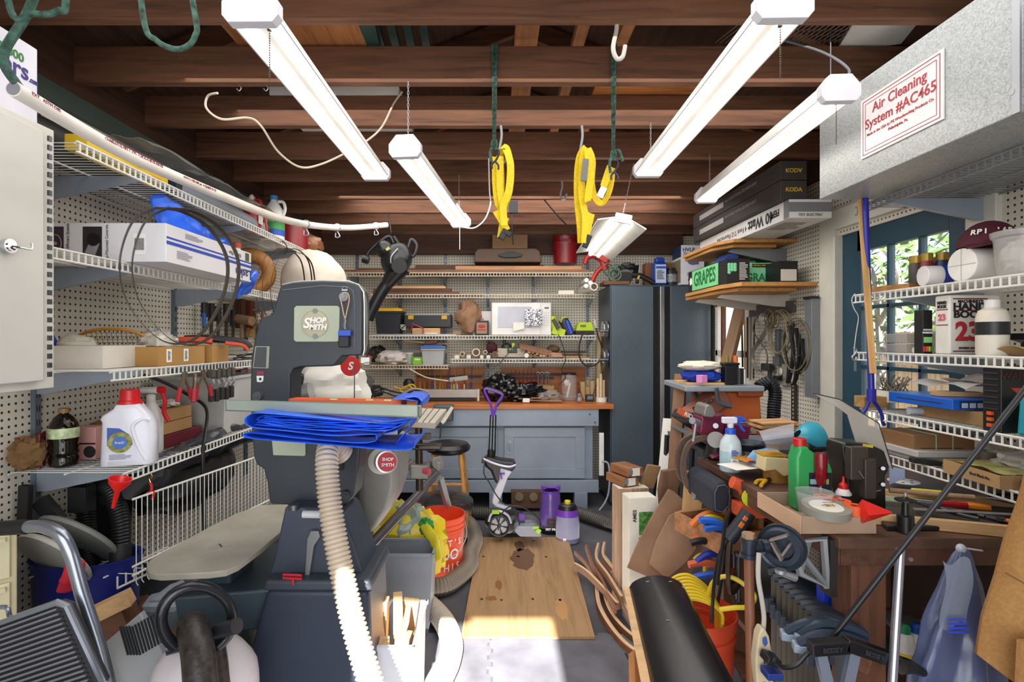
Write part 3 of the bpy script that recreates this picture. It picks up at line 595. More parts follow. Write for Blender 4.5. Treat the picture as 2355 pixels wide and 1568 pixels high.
def band_loop(label,pts,offs,grp):
    O = W(*pts[0]); th = T('coiled_saw_band',label,'saw blade',O,group=grp); c = [W(*p)-O for p in pts]; c.append(c[0]); q = bez(c,10)[:-1]
    for k_,(dx,s) in enumerate(offs):
        cen = sum(q,V())/len(q); P = [cen+(p-cen)*s+V((dx,dx*.6,0)) for p in q]
        B().tube(P,.0095,4,closed=True,flat=.12,up=(0,1,0)).o('blade_loop',m('#3c342c',.4,met=.3),th)
        t = B(); n = len(P)
        for i in range(n):
            for f in (.0,.5):
                a = P[i].lerp(P[(i+1) % n],f); d = (P[(i+1) % n]-P[i]).normalized(); t.add([a+V((0,-.0055,0)),a+d*.004+V((0,-.0055,0)),a+d*.002+V((0,-.009,0))],[(0,1,2)])
        t.o('teeth',m('#a8a090',.4,met=.6),th)
    return th
loop = [(385,480,1.76),(335,510,1.72),(306,590,1.68),(312,670,1.66),(350,740,1.66),(410,790,1.72),(470,785,1.8),(515,735,1.9),(545,660,2.0),(545,590,2.0),(505,525,1.95),(445,488,1.86)]
band_loop('large coiled bandsaw blade hanging in front of the fan carton',loop,[(0,1),(-.03,.985)],None)
th = band_loop('thin coiled bandsaw blades hanging on a hook left of the saw',[(660,572,2.9),(625,590,2.85),(604,650,2.8),(610,720,2.8),(640,770,2.85),(680,740,2.9),(715,680,3.0),(712,610,3.0),(690,578,2.95)],[(0,1),(-.03,.96),(.025,.9)],None)
B().tube(bez([W(648,555,2.9)-W(660,572,2.9),W(657,562,2.9)-W(660,572,2.9),W(660,575,2.9)-W(660,572,2.9),W(652,590,2.9)-W(660,572,2.9)]),.003,6).o('wire_hook',black,th)
# ---- trays shelf
zs = 1.326
th = carton('white_tray','open white cardboard tray at the near end of the middle left shelf','box',-1.6,-1.335,1.78,2.0,zs,zs+.078,m('#dcd4c8',.7),opn=True)
one(B().box((0,0,.045),(.002,.07,.06),(0,-.5,0)),'blue_sleeve',blue,'blue plastic sleeve sticking up from the white tray','sleeve',(-1.57,1.84,zs+.05))
one(B().blob((0,0,.0),(.06,.05,.03),.2,2,4),'work_glove',m('#cfc8b8',.8),'pale rag heaped in the white tray','rag',(-1.49,1.86,zs+.085))
th = carton('cardboard_tray','long open brown cardboard tray with two barcode stickers','box',-1.47,-1.25,1.94,2.25,zs,zs+.072,m('#b08448',.75),opn=True)
for y in (-.09,.02): B().box((.1105,y,.038),(.001,.032,.05)).o('sticker',barw,th,bev=.001); lines('barcode',ink,th,(.1115,y,.038),.018,.036,9,face='x')
carton('cardboard_tray','small brown cardboard tray at the right end of the middle left shelf','box',-1.34,-1.24,2.29,2.43,zs,zs+.075,m('#b08448',.75),opn=True)
th = T('orange_hoop','amber hoop with wire mesh leaning in the trays against the pegboard','hoop',(-1.48,2.03,zs+.075),rot=(.5,0,.35))
B().tube([(.13*math.cos(a),0,.075*math.sin(a)) for a in [i*PI/14 for i in range(28)]],.006,8,closed=True).o('rim',m('#c8882c',.3),th)
b = B(); [b.tube([(x*.016,0,-.07*math.sqrt(1-(x/8)**2)),(x*.016,0,.07*math.sqrt(1-(x/8)**2))],.0012,4) for x in range(-7,8)]; [b.tube([(-.125*math.sqrt(1-(z/5)**2),0,z*.014),(.125*math.sqrt(1-(z/5)**2),0,z*.014)],.0012,4) for z in range(-4,5)]; b.o('mesh',m('#8a7a5a',.5),th)
one(B().blob((0,0,0),(.07,.05,.035),.3,4,2),'plastic_bag',m('#d8d0c4',.25),'crinkled clear plastic bag lying in the long cardboard tray','bag',(-1.34,2.08,zs+.09))
one(B().blob((0,0,0),(.05,.04,.04),.5,4,6),'plastic_bag',m('#e0dcd6',.25),'small knotted plastic bag at the wall side of the long tray','bag',(-1.42,2.2,zs+.1))
th = T('power_tool','orange and black handheld cutter lying across the small cardboard tray','tool',(-1.24,2.36,zs+.095),rot=(0,.05,.45))
B().tube(bez([(-.14,0,0),(-.05,0,.008),(.03,0,.005),(.1,0,-.005),(.12,0,-.03)]),.017,10).o('tool_body',m('#1c1c1e',.5),th); B().tube(bez([(-.16,-.012,-.005),(-.08,-.012,0),(-.03,-.014,-.005)]),.015,8).tube(bez([(.02,-.012,-.008),(.09,-.012,-.016),(.115,-.01,-.038)]),.009,8).o('grip_insert',m('#d8502a',.5),th)
b = B(); rn = random.Random(3)
for i in range(7): b.box((rn.uniform(-.03,.03),i*.045,.004+i*.003),(.2,.12,.002),(rn.uniform(-.06,.06),rn.uniform(-.06,.06),rn.uniform(-.5,.5)))
one(b,'paper_stack',paper,'loose papers piled at the far end of the middle left shelf','papers',(-1.36,2.62,zs))
one(B().tube(bez([(0,0,0),(.03,.05,.015),(-.03,.1,.01),(.04,.14,.02),(0,.2,.01),(.05,.24,.005)]),.006,6),'power_cable',black,'black cord tangle on the papers of the middle left shelf','cord',(-1.25,2.5,zs+.01))
one(B().box((0,0,.02),(.2,.18,.035)),'metal_tray',m('#a8aaa0',.4),'grey-green metal tray against the wall behind the papers','tray',(-1.45,2.95,zs))
# spring clamps hanging from its lip
def sclamp(label,y,kind,grp,z=0,rz=0):
    th = T('spring_clamp',label,'clamp',(-1.205,y,1.30+z),rz,grp)
    if kind == 'red':
        for s in (-1,1):
            B().tube(bez([(0,s*.008,0),(0,s*.006,-.03),(.0,s*.03,-.065)]),.006,6,flat=1.6).o('jaw',m('#7a6a58',.4,met=.5),th)
            B().tube([(0,s*.03,-.06),(0,s*.045,-.11)],.0085,8).o('handle_grip',m('#a8202c',.5),th)
    else:
        b = B(); b.tube(bez([(0,0,-.035),(.012,0,-.06),(0,0,-.085)]),.011,4,flat=.25,up=(0,1,0)); b.o('jaw',steel,th)
        B().box((0,0,-.018),(.03,.024,.035)).o('pad',m('#4a463e',.6),th,bev=.004); B().box((0,0,-.11),(.02,.024,.055)).o('handle_grip',m('#25231f',.6),th,bev=.006)
    return th
g1 = 'red-handled spring clamps on the shelf lip'; g2 = 'black-handled spring clamps on the shelf lip'
sclamp('leftmost red-handled spring clamp hanging from the middle left shelf',2.03,'red',g1); sclamp('middle red-handled spring clamp, hanging a little lower than the others',2.1,'red',g1,-.01,.4); sclamp('rightmost red-handled spring clamp beside the black-handled clamps',2.16,'red',g1,0,-.2)
c0 = sclamp('black-handled metal spring clamp in the row hanging under the middle left shelf',2.22,'blk',g2)
for i in range(1,5): dup(c0,(-1.205,2.22+i*.042,1.30-.004*(i % 2)))
# ---- lowest shelf
zs = .982
th = T('soda_bottle','dark soda bottle with green and white label on the lowest left shelf','bottle',(-1.508,1.83,zs))
B().lathe([(.030,0),(.040,.006),(.043,.03),(.039,.04),(.043,.05),(.040,.06),(.043,.07),(.040,.08),(.044,.10),(.044,.135),(.040,.15),(.028,.172),(.014,.185),(.013,.195)],26).o('bottle_body',m('#140c08',.06),th)
B().lathe([(.0448,.102),(.0448,.137)],26).o('paper_label',m('#b8c89a',.5,s=40,k=.5),th); B().lathe([(.0165,.188),(.0165,.203),(.012,.204)],16).o('cap',m('#8a6a3a',.5),th)
th = T('laundry_jug','big white laundry jug with red cap and blue label on the lowest left shelf','jug',(-1.305,1.87,zs),rz=.35)
prof = [(-.082,.004),(-.078,0),(.078,0),(.082,.004),(.084,.09),(.08,.14),(.07,.17),(.045,.20),(.035,.215),(-.035,.215),(-.045,.198),(-.075,.178),(-.082,.165),(-.076,.155)]
b = B(); rows = []
for t,s in ((-.042,.72),(-.038,.93),(-.025,1),(.025,1),(.038,.93),(.042,.72)): rows.append([V((x*s*(.96 if abs(t) > .03 else 1),t,.1075+(z-.1075)*(.9+.1*s))) for x,z in prof])
n = len(prof); vs = [p for r_ in rows for p in r_]; b.add(vs,[(i*n+j,i*n+(j+1) % n,(i+1)*n+(j+1) % n,(i+1)*n+j) for i in range(5) for j in range(n)]+[tuple(range(n))[::-1],tuple(range(5*n,6*n))])
b.o('jug_body',m('#e6e6f0',.25),th,ang=60)
B().tube(bez([(.072,-.0385,.16),(.05,-.041,.165),(.02,-.042,.14),(.03,-.043,.09),(.045,-.043,.05),(.06,-.041,.02)]),.007,8).o('handle_relief',m('#e9e9f2',.25),th)
B().lathe([(.038,.205),(.038,.225),(.031,.228),(.03,.262),(.026,.266)],20).o('cap',m('#d01c20',.35),th)
B().prism([(-.058,.02),(.03,.02),(.032,.07),(.012,.11),(-.02,.135),(-.056,.14)],X_,Z_,Y_*.002,(0,-.0435,0)).o('paper_label',m('#dcdcea',.4),th)
B().prism([(-.056,.075),(.02,.075),(.008,.112),(-.02,.134),(-.056,.138)],X_,Z_,Y_*.002,(0,-.0443,0)).o('label_blue',m('#2c50a8',.4),th)
B().cyl((-.018,-.0445,.085),(-.018,-.0465,.085),.036,n=24).o('label_ring',m('#8a8a3a',.4,s=60,k=.6),th); B().cyl((-.018,-.046,.085),(-.018,-.048,.085),.022,n=20).o('label_disc',m('#3a6ac0',.4),th); text('fresh',.014,white,th,(-.018,-.0485,.085))
lines('small_print',m('#8a8a98'),th,(-.015,-.0448,.035),.07,.02,4)
one(B().box((0,0,.06),(.004,.075,.12),(0,0,.5)).box((.035,.03,.06),(.05,.045,.12),(0,0,.2)),'folded_carton',m('#8a1c28',.6),'opened dark red carton standing behind the soda bottle','box',(-1.575,1.82,zs))
th = carton('pink_carton','two small pink cartons with window, stacked right of the soda bottle','box',-1.545,-1.475,1.93,1.99,zs,zs+.12,m('#d8a098',.6)); B().box((0,-.0305,.06),(.071,.001,.006)).cyl((.015,-.0305,.03),(.015,-.032,.03),.022,n=16).o('printed_marks',ink,th)
one(B().blob((0,0,.06),(.05,.05,.055),.35,4,3,flat=.055),'paper_bag',m('#7a5a38',.9),'crumpled brown paper bag at the near end of the lowest left shelf','bag',(-1.59,1.78,zs-.004))
one(B().blob((0,0,.06),(.13,.07,.062),.3,3,9,flat=.06,rot=(0,.2,0)),'paper_bag',m('#a07848',.9),'large brown paper bag lying behind the pink cartons','bag',(-1.49,2.1,zs))
one(B().lathe([(.05,0),(.012,.11),(.008,.115)],3,c=(0,0,0)),'red_wedge',m('#8a1a24',.5),'dark red cone standing left of the laundry jug','cone',(-1.40,1.93,zs))
th = bottle('spray_bottle','white spray bottle with red trigger behind the laundry jug',(-1.355,2.06,zs),jugp(.042,.22),m('#e6e4e0',.4),[(.016,.2),(.016,.225),(.01,.23)],white)
B().tube([(-.035,0,.245),(.035,0,.245)],.013,8).o('nozzle_head',white,th); B().cyl((.03,0,.246),(.052,0,.246),.014).tube(bez([(.04,0,.24),(.055,0,.2),(.05,0,.16),(.07,0,.12)]),.008,8).o('trigger',red,th)
carton('flat_carton','flat dark red carton with tape lying on the lowest left shelf','box',-1.56,-1.345,2.1,2.4,zs,zs+.052,m('#6a1c28',.6),tape=m('#b8865a',.5))
for i in range(2): carton('small_carton',['lower','upper'][i]+' brown carton of the pair on the dark red flat carton','box',-1.545,-1.35,2.12,2.33,zs+.054+i*.051,zs+.103+i*.051,card,rz=.03*i,group='brown cartons stacked on the red carton')
one(B().blob((0,0,.0),(.05,.05,.014),.5,5,6),'work_glove',m('#e8e4dc',.8),'white tissue lying on the stacked brown cartons','tissue',(-1.42,2.26,zs+.17))
def tote(name,label,loc,d,mat,lidmat=None,taper=.88,rz=0,t=.004,cat='bin'):
    th = T(name,label,cat,loc,rz); B().open_box((0,0,d[2]/2),d,t,taper).o('bin_body',mat,th); b = B()
    for s in (-1,1): b.box((0,s*d[1]/2,d[2]-.008),(d[0]+.02,.014,.014)).box((s*d[0]/2,0,d[2]-.008),(.014,d[1]+.02,.014))
    b.o('rim',mat,th,bev=.002)
    if lidmat: B().box((0,0,d[2]+.012),(d[0]+.024,d[1]+.024,.024)).box((0,0,d[2]+.028),(d[0]-.04,d[1]-.04,.01)).o('lid',lidmat,th,bev=.004)
    return th
tote('storage_bin','milky grey plastic bin standing in the corner of the lowest left shelf',(-1.43,2.62,zs),(.34,.36,.27),m('#b8b8b4',.4))
th = tote('clear_bin','clear plastic bin full of colourful packets at the end of the lowest left shelf',(-1.34,2.92,zs),(.26,.2,.27),m('#d8d0d0',.15,'glass',a=.45))
for i in range(7): B().box((-.09+i*.03,0,.16),(.012,.16,.24),(0,.25*math.sin(i*2),0)).o('packet',m(['#c02030','#e8e4e0','#4a4ab0','#d89080','#202024','#e0c8c8','#b03040'][i],.4),th)
th = T('funnel','bright red plastic funnel hooked on the lip of the lowest left shelf','funnel',(-1.235,1.72,.955),rot=(.0,.25,0)); B().lathe([(.006,-.085),(.009,-.03),(.032,.0),(.034,.014),(.031,.014),(.028,0),(.006,-.03),(.004,-.085)],20).o('cone',m('#e02420',.3),th)
rp('black_cable','black power cable crossing the lowest left shelf and falling over its lip','cable',[(-1.6,2.3,1.29),(-1.5,2.35,1.24),(-1.42,2.4,1.18),(-1.3,2.35,1.12),(-1.22,2.2,1.03),(-1.2,2.15,.98),(-1.195,2.14,.85),(-1.19,2.14,.62)],.007,black)
th = T('lanyard','red knotted cord on a brass hook hanging from the lowest left shelf lip','cord',(-1.232,1.87,.95)); B().tube(bez([(0,0,0),(.006,0,-.015),(-.004,0,-.02),(0,0,-.035)]),.002,6).o('brass_hook',m('#b89a58',.3,met=.8),th); B().tube(bez([(0,0,-.035),(.004,0,-.06),(-.012,-.003,-.075),(.012,0,-.07),(.006,0,-.095)]),.0045,6).o('knot',red,th)
# ---- tools on the left pegboard
gt = 'tools hanging on the left pegboard'
def wt(name,label,y,z,parts,cat='tool',rz=0,grp=gt,rx=0):
    th = T(name,label,cat,(XL+.02,y,z),group=grp,rot=(rx,0,rz))
    for nm,b,mt in parts: b.o(nm,mt,th)
    return th
for i,(y,z,h,lab) in enumerate([(2.86,1.63,.16,'leftmost dark handled chisel on the left pegboard'),(2.93,1.63,.2,'second dark chisel on the left pegboard, longer than the first'),(3.0,1.62,.17,'third dark chisel on the left pegboard, above the orange cutter'),(3.09,1.64,.22,'long black rasp right of the chisels on the left pegboard'),(3.17,1.61,.2,'black file hanging right of the long rasp')]):
    wt('chisel',lab,y,z,[('handle',B().tube([(.03,0,.0),(.03,0,-h*.5)],.017,8),m('#1c1c1e',.5)),('blade',B().box((.03,0,-h*.75),(.006,.026,h*.5)),m('#4a443c',.5,met=.4))])
wt('screwdriver','blue-tipped driver hanging at the left end of the pegboard tools',2.82,1.57,[('handle',B().tube([(.05,0,0),(.05,0,-.07)],.009,8),m('#2a6ad0',.4)),('shaft',B().tube([(.05,0,0),(.05,0,.06)],.004,6),dsteel)])
wt('mallet','wooden mallet head sticking out between the left pegboard tools',3.2,1.56,[('head',B().cyl((.02,0,0),(.16,-.06,-.02),.028),walz),('shaft',B().cyl((.08,-.02,0),(.08,-.02,-.12),.012),walz)],'mallet')
wt('hand_plane','red-brown wooden block tool hanging on the left pegboard, larger one',3.36,1.62,[('block',B().prism([(0,.06),(.07,.06),(.075,-.09),(.03,-.12),(0,-.1)],Y_,Z_,X_*.05),m('#7a3a1c',.5,'wood',ax='Z')),('peg',B().cyl((.05,.03,.0),(.1,.03,.01),.008),m('#c0a080'))],'plane')
wt('hand_plane','flat dark wooden block hanging left of the red-brown one',3.26,1.64,[('block',B().prism([(0,.07),(.05,.07),(.05,-.14),(0,-.14)],Y_,Z_,X_*.04),m('#5a3a24',.5,'wood',ax='Z'))],'block')
wt('paint_brush','paint brush with brass ferrule, left of the two on the pegboard',3.42,1.55,[('handle',B().tube([(.02,0,.06),(.02,0,0)],.01,8),walz),('ferrule',B().box((.02,0,-.015),(.02,.05,.035)),m('#b09040',.3,met=.7)),('bristles',B().box((.02,0,-.07),(.022,.075,.075),taper=1.2),m('#a8844c',.9,'rough',s=60))],'brush')
wt('paint_brush','wide paint brush with brass ferrule, right of the two on the pegboard',3.6,1.56,[('handle',B().tube([(.02,0,.08),(.02,0,0)],.012,8),walz),('ferrule',B().box((.02,0,-.015),(.022,.06,.045)),m('#c0a048',.3,met=.7)),('bristles',B().box((.02,0,-.08),(.024,.085,.09),taper=1.2),m('#b08c54',.9,'rough',s=60))],'brush')
for i,(y,lab) in enumerate([(3.75,'first wooden handle hanging right of the brushes'),(3.83,'second wooden handle hanging right of the brushes')]):
    wt('file',lab,y,1.62,[('handle',B().tube([(.03,0,.0),(.03,0,-.16)],.016,8),walz),('shaft',B().tube([(.03,0,0),(.03,0,.1)],.005,6),dsteel)])
# ================================================================ lower left
th = T('wire_basket','white wire shelf panel tipped upright under the lowest left shelf','basket',(-1.235,1.8,.62)); b = B()
def wl(t,h): return V((t*.135,t*.72,h))
n = 32
for i in range(n+1): b.tube([wl(i/n,.26),wl(i/n,-.03),wl(i/n,-.03)+V((.02,-.02,0))],.0019,4)
b.o('upright_wires',wire,th); b = B()
for h in (.26,.03,.0): b.cyl(wl(-.02,h),wl(1.02,h),.004,n=6)
b.o('rods',wire,th); b = B()
for i in range(5): b.cyl(wl(i/16,0)+V((.01,0,0)),wl(i/16,0)+V((-.36,.02,.0)),.0018,n=4)
for d in (-.09,-.2,-.34): b.cyl(V((d,-.03,0)),V((d+.05,.24,0)),.003,n=5)
b.o('deck_wires',wire,th)
b = B(); b.cyl((-.05,-.02,-.04),(.14,.7,-.04),.004,n=6); [b.box(V((-.05,-.02,-.02))+V((.19,.72,0))*(i/24),(.004,.004,.04)) for i in range(10)]; b.o('front_lip',wire,th)
blb = m('#17171a',.28)
crumple('plastic_sheet','black plastic sheet bundled under the lowest left shelf',[(-1.30,1.9,.90),(-1.34,2.2,.92),(-1.36,2.6,.93),(-1.3,2.9,.92)],[.07,.12,.11,.06],m('#3a3c42',.3),.35,'plastic',5,amp=.25)
one(B().blob((0,0,.0),(.12,.34,.13),.25,3,5),'trash_bag',blb,'black trash bag lying behind the upright wire panel','bag',(-1.46,2.5,.77))
def hose(name,label,pts,r,mat,pitch=.014,amp=.12,n=18,cuffs=None,group=None,sub=14,cat='hose'):
    P = [V(p) for p in pts]; O_ = P[0]; q = bez([p-O_ for p in P],40); L = [0]
    for i in range(1,len(q)): L.append(L[-1]+(q[i]-q[i-1]).length)
    k_ = max(8,int(L[-1]/(pitch/4))); out = []; j = 0
    for i in range(k_+1):
        s = L[-1]*i/k_
        while j < len(L)-2 and L[j+1] < s: j += 1
        f = (s-L[j])/max(1e-9,L[j+1]-L[j]); out.append(q[j].lerp(q[j+1],min(1,f)))
    pr = [1,1-amp*.25,1-amp,1-amp*.25]
    th = T(name,label,cat,O_,group=group); B().tube(out,r,n,rf=lambda i: r*pr[i % 4]).o('ribbed_tube',mat,th,ang=60)
    for c_ in (cuffs or []):
        a,bb = (out[0],out[4]) if c_ == 0 else (out[-1],out[-5]); d = (a-bb).normalized(); B().cyl(a-d*.01,a+d*.05,r*1.1,n=18).o('cuff',rubber,th)
    return th
gh = 'ribbed hoses'
blk = m('#18181a',.4)
hose('vacuum_hose','black ribbed vacuum hose hanging down at left, outer bend',[(-1.56,2.0,.86),(-1.53,1.96,.74),(-1.47,1.9,.62),(-1.38,1.86,.56),(-1.33,1.85,.575)],.032,blk,.011,group=gh)
hose('vacuum_hose','black ribbed vacuum hose arching down beside the wire panel, with smooth end',[(-1.55,2.06,.80),(-1.50,2.0,.87),(-1.42,1.94,.86),(-1.36,1.9,.77),(-1.345,1.88,.68)],.031,blk,.011,cuffs=[1],group=gh)
one(B().box((0,0,0),(.12,.1,.3),taper=.8),'shop_vacuum',m('#161618',.4),'black shop vacuum body behind the hanging hoses','vacuum',(-1.56,2.14,.72),bev=.02)
one(B().lathe([(.22,0),(.22,.4),(.2,.46),(.1,.5),(0,.5)],24),'trash_can',m('#151518',.5),'tall black plastic can on the floor behind the hoses','can',(-1.40,2.14,0))
for i,(c,d,rt,lab) in enumerate([((-1.60,1.78,.845),(.035,.02,.17),(0,.05,0),'upright flat black vacuum nozzle at the far left under the shelf'),((-1.55,1.82,.83),(.05,.03,.10),(0,-.7,0),'tilted black brush nozzle right of the flat nozzle'),((-1.50,1.9,.85),(.065,.05,.09),(0,0,0),'square open black vacuum adapter beside the brush nozzle')]):
    one(B().open_box((0,0,0),d,.004,rot=rt),'vacuum_nozzle',m('#1d1d1f',.5),lab,'nozzle',c,group='vacuum nozzles under the lowest left shelf')
# scroll saw
zt = .735; O = V((-.98,1.9,zt))
out = [(336,1306),(342,1290),(372,1270),(420,1245),(470,1218),(540,1182),(598,1162),(662,1160),(668,1172),(652,1218),(600,1262),(548,1300),(520,1312),(480,1317),(370,1322),(345,1318)]
pts = [(p-O) for p in [Wz(x,y,zt) for x,y in out]]
th = T('scroll_saw','scroll saw with a long dusty grey steel table and blue-grey base','saw',O)
B().prism([(p.x,p.y) for p in pts],X_,Y_,Z_*-.02).o('saw_table',m('#a8a294',.5,s=7,k=.15),th,bev=.004)
c = Wz(507,1256,zt)-O; B().cyl(c+Z_*.0,c+Z_*.0015,.035,n=24).o('insert_plate',m('#b8b4ac',.4,met=.4),th); B().box(c+Z_*.002,(.004,.03,.001),(0,0,.7)).o('blade_slot',black,th)
bm_ = m('#43525c',.4)
B().box((.06,.0,-.20),(.30,.42,.14),(0,0,.2),taper=.92).box((.02,-.05,-.08),(.14,.18,.12)).o('machine_base',bm_,th,bev=.012)
B().cyl((-.04,-.12,-.085),(.02,-.14,-.10),.05,n=20).o('tilt_disc',m('#8a9094',.4,met=.5),th)
B().box((.232,-.09,-.17),(.003,.09,.06),(0,0,.2)).o('warning_label',m('#e8d8d4',.5),th); B().box((.234,-.09,-.145),(.003,.085,.012),(0,0,.2)).o('label_heading',red,th)
B().box((-.03,0,-.45),(.26,.36,.36),taper=1.1).o('stand',m('#6f747a',.5),th,bev=.01)
# exercise-wheel like machine with ring handle
O = V((-.80,1.38,.60)); th = T('spindle_machine','dusty black machine with a round ring handle at the bottom left','machine',O)
def L3(px,py,Y): return W(px,py,Y)-O
ring = [L3(452+82*math.cos(a),1425-76*math.sin(a),1.36+.05*math.cos(a)) for a in [-.95+i*(PI+1.9)/26 for i in range(27)]]
B().tube(ring,.0145,12).o('ring_handle',m('#1c1d22',.22),th)
B().tube([L3(382,1490,1.38),L3(425,1478,1.4)],.02,14).o('handle_socket',m('#26282e',.3),th)
B().tube([L3(545,1440,1.36),L3(500,1452,1.38)],.02,14).o('handle_socket',m('#26282e',.3),th)
B().tube(bez([L3(438,1425,1.37),L3(445,1450,1.34),L3(455,1500,1.3),L3(462,1580,1.26),L3(466,1640,1.24)]),.04,18,rf=lambda i: .026+.012*min(1,i/6)).tube(bez([L3(478,1450,1.42),L3(490,1520,1.4),L3(500,1600,1.38)]),.035,14).o('column',m('#2a2422',.4,'rough',s=80,k=.5),th)
B().box(L3(436,1432,1.332),(.012,.002,.014)).o('yellow_sticker',m('#c8d030',.4),th)
B().blob(L3(470,1590,1.46),(.145,.12,.16),.05,2,3).o('base_cover',m('#c8c0c4',.45),th)
# step stool
O = V((-1.05,1.25,.5)); th = T('step_stool','folded aluminium step stool with black ribbed treads at the lower left','stool',O); alu = m('#9aa0ac',.25,met=.85)
B().tube(bez([L3(60,1212,1.32),L3(100,1212,1.31),L3(140,1232,1.3),L3(165,1280,1.3),L3(190,1370,1.28),L3(225,1480,1.26),L3(262,1620,1.24)]),.0155,14).tube(bez([L3(165,1285,1.36),L3(200,1400,1.4),L3(235,1520,1.44),L3(262,1640,1.46)]),.011,12).o('frame_tube',alu,th)
B().tube([L3(-70,1225,1.34),L3(-20,1217,1.33),L3(62,1212,1.32)],.0185,14).o('handle_grip',m('#161618',.5),th)
def tread(pp,Y,nm):
    b = B(); b.prism([((x-1140)*Y/FOC,EYE-(y-785)*Y/FOC) for x,y in pp],X_,Z_,Y_*.02,(0,Y,0)); b.v = [p-O for p in b.v]; t_ = b.o('tread',m('#2c2c30',.5),th,bev=.004)
    q = [V(((x-1140)*Y/FOC,Y-.003,EYE-(y-785)*Y/FOC))-O for x,y in pp]; B().tube(q,.0085,8,closed=True).o('tread_frame',alu,th)
    r = B()
    for i in range(1,20):
        f = i/20; a = q[0].lerp(q[-1],f); c = q[1].lerp(q[-2],f) if i < 40 else q[2]; r.box((a+c)/2+V((0,-.004,0)),((c-a).length*.97,.006,.0045),(0,-math.atan2(c.z-a.z,c.x-a.x),0))
    r.o('ridges',m('#6a6a70',.4),t_)
tread([(-45,1450),(135,1385),(158,1392),(240,1568),(232,1600),(-45,1690)],1.17,'a')
B().tube(bez([L3(-20,1400,1.2),L3(15,1398,1.2),L3(25,1420,1.2),L3(60,1424,1.2)]),.005,8).o('latch_rod',alu,th)
# beige drawer unit, blue bin, lids
th = T('drawer_unit','beige plastic small-drawer unit at the lower left edge','drawers',(-1.52,1.5,.0),.75); bg = m('#c8bd98',.5)
B().box((0,0,.43),(.22,.12,.86)).o('cabinet',bg,th,bev=.004)
for i in range(6): d = B().box((0,-.065,.09+i*.142),(.19,.012,.128)).o('drawer',m('#d8cda8',.5),th,bev=.003); B().box((0,-.075,.14+i*.142),(.17,.02,.012)).o('drawer_lip',m('#d8cda8',.5),d)
th = T('blue_bin','blue plastic bin under grey lids beside the drawer unit','bin',(-1.45,1.86,.0)); B().lathe([(.15,0),(.18,.64),(.19,.66),(.17,.66),(.17,.6),(.0,.6)],24,sy=.6).o('bin_body',m('#1a2470',.4),th)
for i,(y,z,r,rt,c_,lab) in enumerate([(1.74,.69,.13,(-.95,.15,-.2),'#b0b0aa','pale grey ribbed round lid leaning on the blue bin'),(1.84,.72,.14,(-.85,.1,-.2),'#7c7c78','darker grey round lid behind the pale one')]):
    lt = one(B().lathe([(0,0),(r,0),(r,.012),(r*.92,.02),(r*.8,.012),(0,.014)],28),'bin_cover',m(c_,.5),lab,'lid',(-1.47,y,z),rot=rt)
b = B(); [b.box((x,0,.018),(.12,.012,.006)) for x in (0,)]
crumple('plastic_bag','red and clear crinkled plastic bag hanging on the blue bin rim',[(-1.33,1.66,.72),(-1.35,1.67,.66),(-1.38,1.68,.62)],[.02,.035,.02],m('#c83040',.25),.5,'bag',3)
# louvre panel, blocks, lidded tub
O = W(310,1500,1.5); th = T('louvre_panel','grey slotted vent panel leaning near the step stool','panel',O)
b = slab([(322,1410),(372,1500),(400,1640),(255,1640),(240,1480)],1.5,.02); b.v = [p-O for p in b.v]; b.o('panel_plate',m('#a4a6a8',.4),th,bev=.003)
b = B(); [b.box(W(285+i*7,1478+(2-abs(4-i))*2-i*2,1.497)-O,(.004,.004,.085),(0,-.28,0)) for i in range(12)]; b.o('slots',m('#2a2c30',.6),th)
for i,(px,py,Y,d,rt,lab) in enumerate([(255,1395,1.66,(.12,.05,.045),(0,-.4,.3),'cut pine block on top of the wood offcuts at lower left'),(255,1440,1.7,(.14,.09,.09),(0,-.35,.2),'thick brown wood offcut under the pine block'),(285,1420,1.85,(.10,.2,.04),(0,-.2,.3),'short board end behind the wood offcuts')]):
    one(B().box((0,0,0),d,rt),'wood_offcut',pine if i == 0 else wal,lab,'wood',W(px,py,Y),bev=.002,group='wood offcuts at lower left')
th = tote('clear_tub','clear lidded plastic tub on the floor under the scroll saw',(-1.17,2.0,.3),(.24,.2,.14),m('#aab0b8',.2,'glass',a=.5),m('#b8c0cc',.3))
one(B().box((0,0,0),(.3,.4,.3)),'storage_crate',m('#4a4038',.7),'brown crate under the clear tub at lower left','crate',(-1.17,2.05,.15),bev=.004)
for i in range(5): one(B().box((0,0,0),(.02+.004*i,.34,.012),(0,.3*i,0)),'trim_strip',walz,['flat','thin','wide','dark','short'][i]+' wood strip in the bundle behind the ring handle','wood strip',(-1.0+i*.018,1.78+i*.02,.50+.012*i),rot=(.25,0,-.5+.1*i),group='wood strips under the scroll saw')
